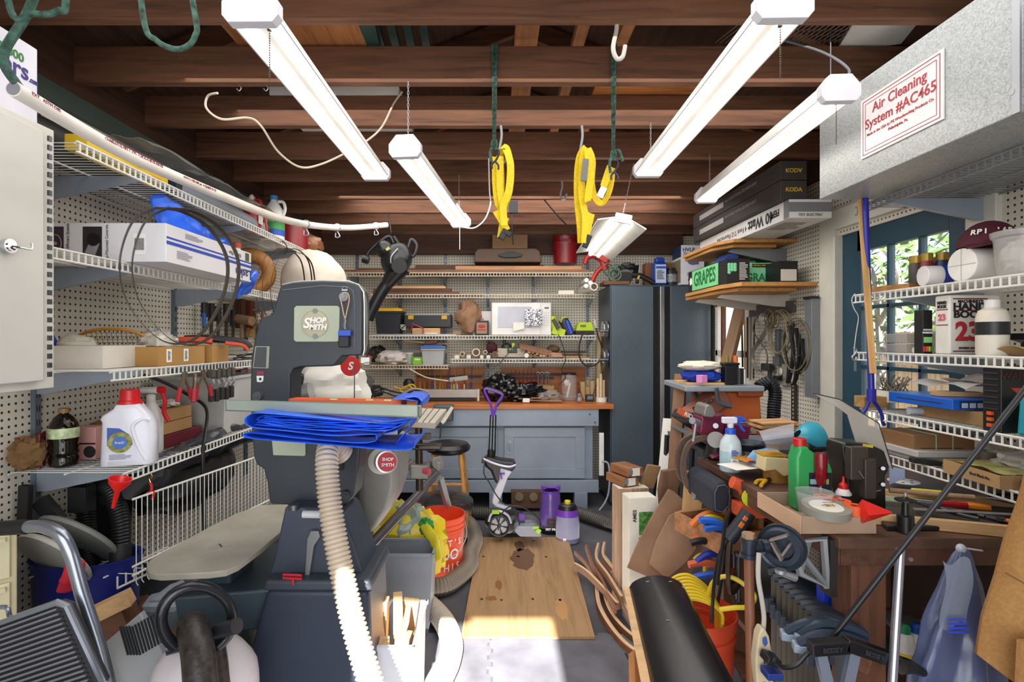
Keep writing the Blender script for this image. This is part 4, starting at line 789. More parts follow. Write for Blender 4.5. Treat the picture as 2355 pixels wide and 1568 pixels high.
# ================================================================ bandsaw and its stand
def off(b,O): b.v = [p-O for p in b.v]; return b
def psl(pts,Y,th_,O): return off(slab(pts,Y,th_),O)
Yb = 1.80; O = V((-.62,1.86,0)); th = T('bandsaw','dark blue-grey bandsaw with round maker badge, on a flared stand','bandsaw',O); navy = m('#2f343b',.4,s=4,k=.14)
def tpoly(pts): return pts
outl = [(645,657),(674,650),(735,647),(790,648),(815,652),(826,660),(831,672),(833,700),(833,806),(829,818),(786,820),(766,843),(690,845),(674,850),(668,862),(668,960),(672,1000),(830,1003),(826,1060),(815,1140),(800,1158),(786,1166),(735,1166),(621,1160),(614,1109),(606,1079),(591,1070),(584,1054),(579,1000),(575,920),(577,823),(588,769),(597,738),(602,731),(624,724),(631,712),(638,680)]
psl(outl,Yb,.105,O).o('housing',navy,th,bev=.006,seg=3)
inn = [(650,668),(740,658),(800,661),(812,670),(815,700),(815,800),(780,808),(758,832),(680,832),(640,800),(612,780),(632,725)]
q = [V(((x-1140)*Yb/FOC,Yb-.001,EYE-(y-785)*Yb/FOC))-O for x,y in inn[:6]]
B().tube(q,.0016,6).o('raised_line',m('#6b727c',.3),th)
B().tube([V(((x-1140)*Yb/FOC,Yb+.012,EYE-(y-785)*Yb/FOC))-O for x,y in [(646,655),(690,647.5),(740,645.5),(800,647),(823,655),(834,672),(836,700),(836,806),(833,818)]],.0035,8).o('edge_trim',m('#a8a8a2',.2,met=.5),th)
B().tube([V(((x-1140)*(Yb+.05)/FOC,Yb+.05,EYE-(y-785)*(Yb+.05)/FOC))-O for x,y in [(836,672),(842,700),(843,790),(839,812)]],.004,8).o('door_seam',m('#a8a8a2',.2,met=.5),th)
sage = m('#a9b09a',.4); bgx,bgz = (727-1140)*Yb/FOC,EYE-(745-785)*Yb/FOC
bd = psl([(681,704),(776,704),(781,709),(779,785),(774,787),(680,787),(675,782),(676,709)],Yb-.008,.009,O).o('badge',sage,th,bev=.002)
c = V((bgx,Yb-.008,bgz))-O
B().tube([c+V((.047*math.cos(a),0,.047*math.sin(a))) for a in [i*PI/16 for i in range(32)]],.0018,6,closed=True).cyl(c+Y_*.0,c-Y_*.002,.043,n=28).o('badge_disc',m('#b4ac92',.4),bd)
B().cyl(c+V((0,0,.043)),c+V((0,-.003,.043)),.009,n=16).cyl(c-Z_*.043,c+V((0,-.003,-.043)),.009,n=16).o('badge_notches',m('#7a8684',.4),bd)
text('S',.048,white,bd,c+V((-.029,-.006,.0)),bold=.03,shear=.2); text('HOP',.026,white,bd,c+V((.010,-.006,.010)),bold=.05,shear=.2); text('MITH',.025,white,bd,c+V((.010,-.006,-.013)),bold=.05,shear=.2)
psl([(624,1008),(702,1008),(703,1046),(700,1050),(628,1048)],Yb-.006,.007,O).o('lower_badge',sage,th,bev=.002)
w_ = psl([(587,797),(620,797),(617,848),(581,847)],Yb-.003,.004,O).o('window',m('#9a9a90',.3),th); psl([(589,799),(613,799),(611,846),(583,845)],Yb-.005,.003,O).o('window_pane',m('#44484c',.1),w_)
psl([(591,854),(607,854),(607,863),(591,863)],Yb-.002,.003,O).o('danger_label',m('#8a2a4a',.5),th); psl([(590,865),(606,865),(605,877),(600,880),(591,879)],Yb-.002,.003,O).o('pictogram_label',white,th); off(B().cyl(W(597,871,Yb-.003),W(600,874,Yb-.004),.004),O).o('pictogram',ink,th)
def knob(px,py,Y,r,mat,par,nm='knob',dpt=.018,O_=None):
    p = W(px,py,Y)-(O_ or O); b = B(); b.cyl(p,p-Y_*dpt,r,r*.85,n=18).cyl(p-Y_*dpt,p-Y_*(dpt+.004),r*.4,n=12); return b.o(nm,mat,par,bev=.001)
knob(595,911,Yb,.018,m('#4a4c50',.5),th); knob(793,684,Yb,.018,m('#8a8c90',.4),th); knob(796,1136,Yb,.015,m('#3a3c44',.5),th)
k2 = T('key_pouch','small black key fob with blue tag hanging by a rubber band on the bandsaw','key fob',W(793,684,Yb-.02)); Ok = W(793,684,Yb-.02)
B().tube(bez([W(x,y,Yb-.02)-Ok for x,y in [(783,690),(790,675),(800,676),(803,690),(797,720),(794,732),(790,722),(786,700),(783,690)]]),.0018,6).o('rubber_band',m('#c8a888',.6),k2)
b = B(); [b.tube([W(793+.8*math.sin(i),733+i*3.3,Yb-.02)-Ok+V((.003*math.cos(a),0,.003*math.sin(a))) for a in (0,1.57,3.14,4.71)],.0009,5,closed=True) for i in range(8)]; b.o('chain',steel,k2)
off(B().box(W(793,767,Yb-.02),(.042,.016,.02)),Ok).o('blue_tag',m('#2c52b8',.5),k2,bev=.003); off(B().box(W(791,786,Yb-.018),(.036,.014,.04)),Ok).o('fob',m('#121214',.5),k2,bev=.004)
off(B().box(W(793,668,Yb-.004),(.02,.006,.006)).tube([W(793+6*math.cos(a),664+5*math.sin(a),Yb-.006) for a in (0,1,2,3,4,5)],.001,5,closed=True),O).o('clip',steel,th)
# blade guide, blade and saw table
off(B().box(W(842,829,1.86),(.03,.03,.02)).cyl(W(845,842,1.85),W(845,834,1.85),.008).cyl(W(838,838,1.83),W(850,838,1.83),.006),O).o('blade_guide',m('#b0aca4',.3,met=.7),th)
off(B().box((W(815,870,1.85)+W(815,918,1.85))/2,(.0012,.009,.17)),O).o('blade',m('#5a5650',.3,met=.8),th)
off(B().box((-.50,1.76,1.14),(.40,.30,.02)),O).o('saw_table',m('#8a8c90',.4,met=.5),th,bev=.003); off(B().cyl((-.56,1.8,.98),(-.56,1.8,1.13),.04),O).o('table_trunnion',dsteel,th)
psl([(655,1166),(742,1168),(790,1188),(815,1250),(842,1336),(614,1338),(628,1290)],1.72,.2,O).o('upper_column',m('#3a4250',.45,s=6,k=.15),th,bev=.01)
psl([(607,1336),(850,1336),(856,1362),(602,1362)],1.66,.30,O).o('stand_collar',m('#383e48',.5,s=8,k=.2),th,bev=.012)
psl([(612,1358),(848,1358),(856,1568),(862,1790),(488,1790),(554,1568)],1.675,.27,O).o('stand_base',m('#323a4a',.42,s=5,k=.1),th,bev=.02)
B().tube([W(697,1183,1.70)-O,W(742,1184,1.70)-O],.0125,14).o('white_tube',m('#c8cad0',.4),th); B().cyl(W(676,1172,1.72)-O,W(676,1160,1.72)-O,.018).o('collar_ring',dsteel,th)
off(B().prism(pxy([(706,1240),(714,1222),(732,1222),(736,1236),(722,1256),(708,1345),(699,1344)],1.70),X_,Z_,Y_*.02,(0,1.70,0)),O).o('lever',m('#8d9092',.35,met=.6),th,bev=.003)
b = B(); b.tube([W(651,1322,1.64)-O,W(694,1324,1.64)-O,W(694,1332,1.64)-O,W(651,1330,1.64)-O],.004,8,closed=True).tube([W(672,1332,1.64)-O,W(674,1344,1.65)-O],.0045,8); b.o('red_handle',m('#b81c28',.3),th)
# tarp on the table
O = W(760,985,1.6); rn = random.Random(2)
def sheet(par,path,y0,y1,ph,nm='fold'):
    q = bez([V(((x-1140)*1.55/FOC,0,EYE-(y-785)*1.55/FOC)) for x,y in path],9); n = len(q)-1
    def f(u,v):
        i = u*n; a = q[min(int(i),n)].lerp(q[min(int(i)+1,n)],i % 1); nz = noise.noise(V((u*9+ph,v*4,ph))); return (a.x+.003*nz,y0+(y1-y0)*v+.012*noise.noise(V((u*5,ph,3)))*(1-v),a.z+.0035*nz+.004*math.sin(u*30+ph)*noise.noise(V((u*3,v,ph))))
    b = B().grid(f,n,10); b.v = [p-O for p in b.v]; o = b.o(nm,tarpm,par,ang=50); md = o.modifiers.new('s','SOLIDIFY'); md.thickness = .0012; return o
th = T('folded_tarp','folded blue tarp stacked on the bandsaw table under the levels','tarp',O)
sheet(th,[(962,1008),(940,1028),(800,1020),(660,1008),(582,999),(592,990),(700,1001),(820,1012),(868,1008),(872,998),(860,995),(780,996),(680,985),(600,978),(582,965),(590,950),(620,946),(760,958),(880,968),(930,966)],1.50,1.74,1,'lower_folds')
sheet(th,[(900,985),(780,976),(640,972),(600,966),(606,957),(640,955),(780,964),(900,970),(948,962)],1.53,1.73,5,'middle_folds')
for i_ in range(5): sheet(th,[(600+i_*4,972-i_*3.5),(700,982-i_*4),(820,986-i_*4),(900,984-i_*4),(940+i_*3,968-i_*2)],1.505+i_*.003,1.72,20+i_*3,'inner_layer')
sheet(th,[(905,1030),(935,990),(950,958),(966,940),(970,926),(960,917),(930,914)],1.56,1.74,9,'side_fold')
sheet(th,[(880,1000),(925,985),(944,955),(956,938),(960,928),(952,921),(900,918)],1.55,1.74,12,'side_fold')
def level(name,label,a,bb,w,h,mat,holes,edge):
    a,bb = V(a),V(bb); d = bb-a; th = T(name,label,'level',(a+bb)/2,math.atan2(d.y,d.x)); L = d.length; b = B()
    b.box((0,0,.002),(L,w,.004)).box((0,-w/2+.002,h/2),(L,.004,h)).box((0,w/2-.002,h/2),(L,.004,h))
    for s in (-1,1): b.box((s*(L/2-.002),0,h/2),(.004,w,h))
    b.box((0,0,h*.7),(L-.01,w-.006,.003)); b.o('level_body',mat,th)
    for x in holes:
        o = B().box((x*L,0,h*.74),(.05,w*.6,.004)).o('vial_window',black,th,bev=.002); B().cyl((x*L-.012,0,h*.8),(x*L+.012,0,h*.8),w*.16,n=10).o('vial',m('#c8d080',.1),o)
    return th
level('spirit_level','long grey-green box beam level across the front of the folded tarp',(-.8375,1.64,1.2024),(-.2155,1.495,1.2024),.024,.033,m('#9aa498',.45),(-.2,.05,.27),0)
level('spirit_level','orange level lying on the tarp behind the grey-green level',(-.655,1.69,1.2),(-.285,1.63,1.2),.05,.036,m('#ee7a4a',.45),(-.12,.2,.36),0)
# translucent ribbed dust hose in front of the saw
hz = m('#c8b8a4',.4)
hose('dust_hose','translucent ribbed dust hose curving down in front of the bandsaw',[W(790,1046,1.74),W(762,1024,1.7),W(752,1060,1.64),W(758,1150,1.60),W(775,1260,1.56),W(800,1380,1.52),W(825,1480,1.48),W(862,1600,1.42),W(900,1720,1.4)],.0365,hz,.0135,.2,group=gh)
# ---------------------------------------------------------------- multi-purpose machine behind
O = V((-.45,2.6,.6)); th = T('lathe_machine','grey multipurpose woodworking machine with long steel way tubes and red dial','machine',O); cast = m('#8a8884',.42,met=.3,s=6,k=.1)
psl([(826,1025),(880,1010),(925,1030),(914,1070),(913,1125),(895,1178),(862,1224),(826,1244),(822,1100)],2.1,.3,O).o('headstock',cast,th,bev=.03,seg=4)
off(B().cyl(W(882,1062,2.12),W(876,1061,2.04),.055,.05,n=28),O).o('dial_base',m('#a8a296',.4,met=.4),th)
p0,p1 = W(884,1062,2.05),W(890,1063,2.0); off(B().cyl(p0,p1,.042,n=28),O).o('dial',chrome,th); off(B().cyl(p1,p1+(p1-p0)*.06,.036,n=28),O).o('dial_face',m('#b0242c',.4),th)
p2 = p1+(p1-p0)*.3-O; text('SHOP',.017,white,th,p2+V((0,0,.010)),bold=.03); text('SMITH',.017,white,th,p2+V((0,0,-.011)),bold=.03)
off(B().tube([W(912,1070,2.2),W(908,1096,2.2),W(914,1120,2.2)],.014,8,flat=.6),O).o('lock_handle',m('#a8a8a6',.3,met=.6),th)
for nm,a,bb in (('way_tube',(828,1282,2.0),(1005,1090,3.2)),('way_tube',(800,1195,2.15),(948,1064,3.05))): off(B().cyl(W(*a),W(*bb),.0225,n=18),O).o(nm,m('#9c9aa0',.18,met=.9),th)
off(B().box(W(1002,1085,3.22),(.05,.05,.13),(0,.15,0)).cyl(W(1008,1066,3.2),W(998,1066,3.25),.04),O).o('end_casting',cast,th,bev=.006)
off(B().tube([W(1012,1100,3.22),W(1040,1200,3.42),W(1050,1250,3.46)],.024,4),O).o('leg',m('#9aa0a2',.4,met=.4),th); off(B().tube([W(845,1268,2.1),W(850,1330,2.12),W(862,1465,2.2)],.03,4),O).o('leg',cast,th)
off(B().cyl(W(965,1128,2.65),W(963,985,2.65),.019,n=14),O).o('table_post',m('#4c4038',.3,met=.6),th)
off(B().box(W(966,1082,2.65),(.09,.09,.07)),O).o('carriage',cast,th,bev=.01); off(B().cyl(W(975,1084,2.6),W(988,1086,2.58),.014),O).o('lock_knob',m('#b8485a',.4),th)
off(B().box(W(966,1004,2.65),(.11,.03,.03)).cyl(W(935,1022,2.62),W(1012,1026,2.6),.008).cyl(W(945,1032,2.62),W(1000,1036,2.6),.006).box(W(990,1026,2.6),(.1,.09,.012)),O).o('tie_bars',m('#55504a',.3,met=.7),th)
tp = [Wz(x,y,1.02) for x,y in [(968,939),(1027,941),(1000,973),(945,970)]]
B().prism([(p.x-O.x,p.y-O.y) for p in tp],X_,Y_,Z_*-.03,(0,0,1.02-O.z)).o('slotted_table',m('#b4aca0',.4),th,bev=.003)
b = B(); [b.tube([tp[0].lerp(tp[1],f)-O+Z_*.001,tp[3].lerp(tp[2],f)-O+Z_*.001],.003,4) for f in (.25,.5,.75)]; b.o('table_slots',m('#5a564e',.5),th)
B().tube([tp[1]-O+V((.03,0,.005)),tp[2]-O+V((.04,0,.005))],.012,4).o('fence_bar',m('#c4beb2',.4),th)
# dust collector
O = V((-1.0,3.3,0)); th = T('dust_collector','dust collector with white cloth bags behind the bandsaw','dust collector',O); bagm = m('#d8ccbc',.7,'rough',s=10,k=.08)
off(B().blob(W(722,650,3.25),(.19,.19,.2),.1,2,1),O).o('upper_bag',bagm,th); off(B().blob(W(755,895,3.15),(.25,.2,.17),.15,2.4,4),O).o('lower_bag',m('#d4d0c8',.5),th)
off(B().cyl((-1.05,3.25,1.35),(-1.05,3.25,1.52),.2,n=28),O).o('filter_ring',dsteel,th); off(B().box((-1.0,3.3,.35),(.4,.4,.7)),O).o('stand',m('#3a3c40',.5),th,bev=.01)
c = W(806,843,2.93)-O; B().cyl(c+V((0,.01,0)),c-Y_*.004,.055,n=24).o('round_emblem',red,th); text('S',.06,white,th,c+V((0,-.006,0)),bold=.03,shear=.2)
off(B().cyl(W(690,905,2.9),W(715,900,2.9),.05,n=20).cyl(W(683,905,2.9),W(690,905,2.9),.056,n=20),O).o('motor',m('#a8a8aa',.3,met=.6),th); off(B().blob(W(685,872,2.85),(.03,.03,.04),.3,4,3),O).o('bag_clamp',black,th)
th = T('bag_hook','black wire hook bracket holding the dust bag by the back corner','hook',W(712,575,4.6)); Ok = W(712,575,4.6); B().tube([W(709,590,4.6)-Ok,W(711,573,4.6)-Ok,W(755,575,4.6)-Ok,W(756,612,4.6)-Ok],.006,6).o('wire',black,th)
# ---------------------------------------------------------------- floor: foam tiles, plywood, hoses
fm = m('#62626a',.85,'rough',s=5,k=.3)
def tile(x,y,lab):
    s = .61; p = []; n = 6
    def edge(a,bb):
        a,bb = V(a),V(bb); d = (bb-a)/n/2; o_ = V((d.y,-d.x)).normalized()*.018;
        for i in range(n*2):
            q = a+d*i; p.extend([q+o_*(1 if i % 2 else -1)*.5,q+d+o_*(1 if i % 2 else -1)*.5] if 0 < i < n*2-1 else [q,q+d])
    edge((0,0),(s,0)); edge((s,0),(s,s)); edge((s,s),(0,s)); edge((0,s),(0,0))
    return tag(B().prism([(q[0],q[1]) for q in p],X_,Y_,Z_*.011).o('foam_tile',fm,None,loc=(x,y,.001)),lab,'floor mat','interlocking foam floor tiles')
for i,x in enumerate((-.64,-.02,.60)):
    for j,y in enumerate((1.29,1.91)):
        tile(x,y,'dark grey interlocking foam tile, %s, %s' % (('left of the sunlit seam','right of the sunlit seam','beside the curved wood strips')[i],('nearest row','row touching the plywood sheet')[j]))
pl = m('#b0804c',.55,'rough',s=2.2,k=.3)
O = V((.17,3.14,.014)); pts = [Wz(1060,1468,.02),Wz(1368,1468,.02),Wz(1306,1238,.02),Wz(1103,1238,.02)]
th = T('plywood_sheet','stained plywood sheet lying on the floor in front of the workbench','board',O)
B().prism([(p.x-O.x,p.y-O.y) for p in pts],X_,Y_,Z_*.013).o('sheet',m('#a3815a',.5,'wood',ax='Y',k=.28),th)
def stain(px,py,rx,ry,col,sd):
    c = Wz(px,py,.028)-O; rn = random.Random(sd); pp = [(c.x+S(rx,c.y+O.y)*math.cos(t)*rn.uniform(.75,1.1),c.y+ry*math.sin(t)*rn.uniform(.75,1.1)) for t in [i*PI/9 for i in range(18)]]
    B().prism(pp,X_,Y_,Z_*.0006,(0,0,.013)).o('stain',m(col,.5),th)
stain(1203,1285,30,.19,'#6a4c34',1); stain(1195,1256,12,.1,'#6a4c34',2); stain(1147,1345,9,.06,'#8a5c30',3); stain(1130,1376,14,.03,'#8a5c30',4); stain(1290,1400,15,.12,'#b88c58',5)
for i,(x,y) in enumerate([(1108,1245),(1152,1243),(1227,1244),(1294,1244),(1112,1280),(1192,1280),(1256,1281),(1108,1378),(1153,1380),(1225,1378),(1288,1380)]): stain(x,y,3.5,.012,'#40281a',i+20)
hf = m('#7c7266',.45); r = .052
hose('dust_hose','ribbed grey hose on the floor looping around the orange bucket',[Wz(1050,1195,r),Wz(1080,1205,r),Wz(1093,1240,r),Wz(1082,1275,r),Wz(1080,1300,r),Wz(1062,1322,r),Wz(1030,1345,r),Wz(1000,1352,r),Wz(960,1352,r)],r,hf,.018,.12,group=gh)
hose('dust_hose','ribbed hose on the floor running into the sunlight at the bottom',[Wz(950,1372,r),Wz(985,1392,r),Wz(1020,1430,r),Wz(1038,1475,r),Wz(1032,1520,r),Wz(1008,1570,r),Wz(970,1640,r)],r,m('#b8ac9c',.45),.018,.12,group=gh)
hose('dust_hose','dark ribbed hose on the floor right of the cleaner tanks',[Wz(1300,1172,.06),Wz(1345,1185,.06),Wz(1380,1197,.06),Wz(1430,1212,.06)],.05,m('#4a4640',.45),.018,.12,group=gh,cuffs=None)
hose('dust_hose','dark ribbed hose on the floor behind the carpet cleaner',[Wz(1055,1178,.05),Wz(1090,1180,.05),Wz(1150,1182,.05)],.045,m('#4a4640',.45),.018,.12,group=gh)
# ---------------------------------------------------------------- bucket, stools, bins
th = T('orange_bucket','orange bucket with white stencil lettering on the floor','bucket',(-.336,3.19,0)); om = m('#e8502a',.4)
b = B(); b.lathe([(.0,0),(.128,0),(.143,.29),(.150,.29),(.150,.302),(.145,.304),(.150,.318),(.150,.33),(.145,.332),(.152,.36),(.152,.372),(.146,.372),(.126,.01),(0,.01)],32); b.o('bucket_body',om,th)
B().tube(bez([(.15,-.02,.33),(.16,-.06,.25),(.10,-.15,.18),(0,-.17,.17),(-.10,-.15,.2)]),.0028,6).o('wire_handle',steel,th)
for s,z,sz in (("LET'S",.235,.05),('DO',.165,.085),('THIS',.09,.058)):
    for i,ch in enumerate(s):
        a = -PI/2+(i-(len(s)-1)/2)*sz*4.8+.5; rr = .131+.015*z/.3;
        text(ch,sz,white,th,((rr+.003)*math.cos(a),(rr+.003)*math.sin(a),z),u=(-math.sin(a),math.cos(a),0),v=Z_,bold=.02,sx=.9)
th = T('padded_stool','low stool with seat wrapped in black plastic beside the orange bucket','stool',(-.365,3.56,0)); B().blob((0,0,.315),(.215,.21,.07),.1,4,2).o('seat',m('#2a2627',.25),th); B().tube([(.21*math.cos(a),.2*math.sin(a),.29) for a in [i*PI/12 for i in range(24)]],.004,6,closed=True).o('seat_piping',m('#4a4648',.3),th)
for sx in (-1,1):
    for sy in (-1,1): B().tube([(sx*.13,sy*.12,.27),(sx*.15,sy*.14,0)],.018,10).o('leg',walz,th)
oak = m('#b98545',.45,'wood',ax='Z',k=.25)
th = T('padded_stool','tall turned-wood stool with black vinyl seat in front of the workbench','stool',(-.36,3.96,0)); B().lathe([(.0,.58),(.13,.58),(.165,.60),(.17,.625),(.15,.65),(.08,.662),(0,.664)],28).o('seat',m('#151517',.3),th)
for sx in (-1,1):
    for sy in (-1,1): B().tube([V((sx*(.10+.06*t),sy*(.10+.06*t),.585*(1-t))) for t in [i/22 for i in range(23)]],.016,12,rf=lambda i: .016*(1.25 if i % 7 in (2,3) else .95)).o('leg',oak,th)
for z in (.14,.25,.37):
    q = .10+.06*(1-z/.66)
    for a,bb in (((-q,-q),(q,-q)),((q,-q),(q,q))): B().tube([V((a[0]+(bb[0]-a[0])*t,a[1]+(bb[1]-a[1])*t,z)) for t in [i/10 for i in range(11)]],.011,10,rf=lambda i: .011*(1.4 if i in (3,7) else 1)).o('rung',oak,th)
tote('trash_bin','grey plastic bin holding an open bag of potting mix',(-.46,2.60,0),(.32,.2,.405),m('#888c94',.4),taper=.85)
th = T('potting_bag','open yellow and green plastic bag of potting mix in the grey bin','bag',(-.47,2.84,.3))
B().blob((0,0,.02),(.20,.10,.20),.3,3,4).o('bag_body',m('#d8c028',.35),th); B().blob((-.02,.02,.10),(.12,.10,.13),.4,3,7).o('clear_plastic',m('#9aa8a0',.3),th);
crumple('bag_flap','green and yellow flap of the potting mix bag folded over the bin edge',[(960,1185,2.85),(985,1225,2.7),(1003,1250,2.6),(1010,1290,2.52)],[.01,.025,.03,.015],m('#cfc22a',.35),.35,'bag flap',4)
B().blob((.10,-.06,.13),(.04,.03,.05),.3,4,3).o('green_stripe',m('#2c8a3a',.35),th); text('g Mix',.045,black,th,(.02,-.135,.06),u=(1,0,-.25),v=(.25,0,1),bold=.01)
th = tote('white_bin','white plastic bin of sunlit wood offcuts at the bottom centre',(-.345,1.91,.0),(.14,.31,.40),m('#dcdce4',.4),taper=.9)
for i,(x,y,z,d,rt,lab) in enumerate([(-.415,1.90,.38,(.045,.045,.22),(.1,.05,0),'tall square pine block standing in the white bin'),(-.37,1.98,.37,(.035,.10,.16),(.2,0,.2),'pine block leaning behind the tall one in the white bin'),(-.34,2.03,.33,(.06,.03,.18),(0,.15,.1),'flat pine piece at the back of the white bin'),(-.40,1.80,.33,(.07,.05,.14),(.3,0,.1),'light pine block at the front of the white bin'),(-.33,1.84,.32,(.05,.09,.13),(-.2,.1,0),'brown wood block at the right front of the white bin'),(-.345,1.93,.35,(.02,.12,.14),(0,.3,.1),'thin board standing in the middle of the white bin')]):
    one(B().box((0,0,0),d),'wood_block',pinez,lab,'wood block',(x,y,z),rot=rt,bev=.002,group='wood blocks in the white bin')
# curved laminated mouldings
br_ = m('#8a5a3a',.6,'wood',ax='Y',k=.3); strp = m('#d8b894',.6)
def moulding(label,pts,r,z=.02,flat=.45,stripe=True,mat=br_):
    P = [Wz(x,y,z+dz) for x,y,dz in pts]; O_ = P[0]; th = T('curved_moulding',label,'moulding',O_,group='curved wood mouldings on the floor')
    q = bez([p-O_ for p in P]); B().tube(q,r,4,flat=flat,up=(0,0,1)).o('moulding_body',mat,th)
    if stripe:
        for s in (-.3,.3): B().tube([p+Z_*(r*.70)+V((s*r*flat,0,0)) for p in q],r*.16,4).o('pale_lamination',strp,th)
    return th
moulding('outermost long curved moulding sweeping to the lower right',[(1372,1352,0),(1378,1400,0),(1405,1450,0),(1445,1495,0),(1500,1530,0)],.034)
moulding('second long curved moulding inside the outermost one',[(1388,1368,0),(1402,1410,0),(1432,1450,0),(1480,1490,0)],.03)
moulding('pale curved moulding lying across the bundle from the left',[(1322,1302,.05),(1350,1320,.06),(1390,1360,.06),(1420,1395,.06)],.026,mat=waly)
moulding('short curved moulding with striped end pointing at the plywood',[(1348,1258,.08),(1362,1300,.08),(1385,1340,.07),(1415,1405,.06)],.022,stripe=False)
moulding('curved moulding with striped end standing highest at the back',[(1376,1256,.12),(1372,1290,.11),(1400,1330,.10),(1430,1380,.09)],.026)
moulding('curved moulding with striped end right of the highest one',[(1390,1254,.13),(1388,1285,.12),(1420,1330,.10),(1450,1400,.08)],.026)
moulding('thin dark curved strip at the left of the bundle',[(1322,1272,.03),(1350,1300,.04),(1378,1345,.05)],.018,stripe=False,mat=br_)
moulding('long striped moulding running from the middle to the black sheet',[(1388,1282,.10),(1418,1330,.08),(1440,1400,.05),(1475,1460,.03)],.028)
for lab,pp,Y in (('flat brown board lying over the mouldings',[(1405,1318),(1455,1310),(1490,1335),(1445,1365)],2.85),('narrow brown board end standing among the mouldings',[(1432,1345),(1448,1340),(1452,1395),(1438,1396)],2.7),('rounded brown board end standing behind the mouldings',[(1416,1282),(1426,1276),(1436,1312),(1424,1316)],3.0)):
    O_ = W(pp[0][0],pp[0][1],Y); one(off(slab(pp,Y,.02),O_),'wood_board',walz,lab,'board',O_,bev=.002,rot=(.25,0,0))
# ================================================================ workbench, back wall
def pbox(name,label,cat,x0,y0,x1,y1,Y,dep,mat,zb=None,bev=.003,group=None,body='box_body',rz=0):
    a = W((x0+x1)/2,y1,Y); h = S(y1-y0,Y); w = S(x1-x0,Y)
    if zb is not None: a.z = zb
    th = T(name,label,cat,a,rz,group); B().box((0,dep/2,h/2),(w,dep,h)).o(body,mat,th,bev=bev); th['h'] = 0; del th['h']
    return th,w,h
bl = m('#8c97a6',.38,s=3,k=.12); O = V((-.08,4.41,0)); th = T('workbench','long workbench with orange wood top and painted grey-blue cupboards','workbench',O)
B().box((-.0+.005,.29,.866),(2.14,.58,.04)).o('worktop',m('#b86a30',.35,'wood',ax='X',k=.3),th,bev=.003)
B().box((-.04,.04,.775),(1.98,.05,.145)).o('upper_apron',bl,th,bev=.002); B().box((-.04,.035,.19),(1.98,.04,.10)).o('lower_rail',bl,th,bev=.002)
B().box((-.05,.31,.47),(1.92,.48,.46)).o('cupboard_body',bl,th,bev=.002)
for x0,x1,hs in ((1160,1347,1),(960,1143,0)):
    a,c = (x0-1140)*4.41/FOC+.08,(x1-1140)*4.41/FOC+.08; d = B().box(((a+c)/2,.055,.47),(c-a,.02,.43)).o('cupboard_door',bl,th,bev=.002)
    w = c-a; q = B(); [q.box(((a+c)/2,.044,.47+s*(.43/2-.04)),(w,.012,.08)) for s in (-1,1)]; [q.box(((a+c)/2+s*(w/2-.04),.044,.47),(.08,.012,.27)) for s in (-1,1)]; q.o('door_frame',bl,d,bev=.002)
    if hs: B().tube(bez([(a+.045,.036,.56),(a+.045,.015,.55),(a+.045,.015,.49),(a+.045,.036,.48)]),.004,8).box((a+.045,.036,.565),(.024,.004,.02)).box((a+.045,.036,.475),(.024,.004,.02)).o('handle',steel,d); B().box((c,.036,.58),(.008,.01,.05)).box((c,.036,.36),(.008,.01,.05)).o('hinge',bl,d)
for x in (.80,.08,-.85): B().box((x,.06,.07),(.11,.10,.14)).o('leg',bl,th,bev=.003)
for px,py in ((1357,954),(1369,973)): p = W(px,py,4.41)-O; B().cyl(p+Y_*.02,p+Y_*.01,.008,n=12).o('bolt',dsteel,th)
O = W(1020,950,4.36); th = T('bench_vise','grey woodworking vise mounted on the workbench front','vise',O); B().box((0,.04,0),(.16,.06,.13)).box((0,-.02,.0),(.15,.04,.12)).o('jaws',m('#5a5e62',.4,met=.5),th,bev=.008); B().cyl((-.01,-.08,-.05),(-.02,-.08,-.2),.007).cyl((-.01,.0,-.05),(-.01,-.09,-.05),.012).o('handle',dsteel,th)
th = T('baseboard_heater','narrow white convector strip fixed upright on the bench end','heater',W(1383,1045,4.44)); B().box((0,0,0),(.04,.03,.36)).o('case',white,th,bev=.004)
rp('white_cable','white cable falling from the bench end to the floor','cable',[tuple(W(x,y,4.4)) for x,y in [(1385,1062),(1398,1066),(1402,1090),(1400,1130),(1392,1155),(1378,1175)]],.008,m('#a8aeb4',.5))
# tall cabinet
O = V((1.41,4.48,0)); th = T('tall_cabinet','tall dark grey-blue steel garage cabinet with two doors and central chrome grips','cabinet',O); cb = m('#58646f',.3,s=2,k=.12,met=.3)
B().box((0,.26,.965),(.86,.5,1.87)).o('cabinet_body',m('#46525e',.35,met=.3),th,bev=.004)
for px0,px1 in ((1406,1502),(1541,1634)): a,c = (px0-1140)*4.48/FOC-O.x,(px1-1140)*4.48/FOC-O.x; B().box(((a+c)/2,.0,.965),(c-a,.02,1.84)).o('cabinet_door',cb,th,bev=.004)
a,c = (1503-1140)*4.48/FOC-O.x,(1540-1140)*4.48/FOC-O.x; B().box(((a+c)/2,.008,.965),(c-a,.012,1.84)).o('recess',m('#0e1013',.4),th);
for px,wd in ((1522,.035),): x = (px-1140)*4.48/FOC-O.x; B().box((x,-.008,.965),(wd,.02,1.84)).o('chrome_grip',m('#cfd2d8',.25,met=.9),th,bev=.004)
p = W(1590,668,4.46)-O; B().prism([(-.02,-.01),(-.005,-.012),(.004,-.02),(.012,-.006),(.02,.004),(.008,.006),(-.002,.014),(-.008,.004)],X_,Z_,Y_*-.003,p).o('logo',white,th); text('Husky',.03,white,th,p+V((.055,-.002,0)),bold=.02)
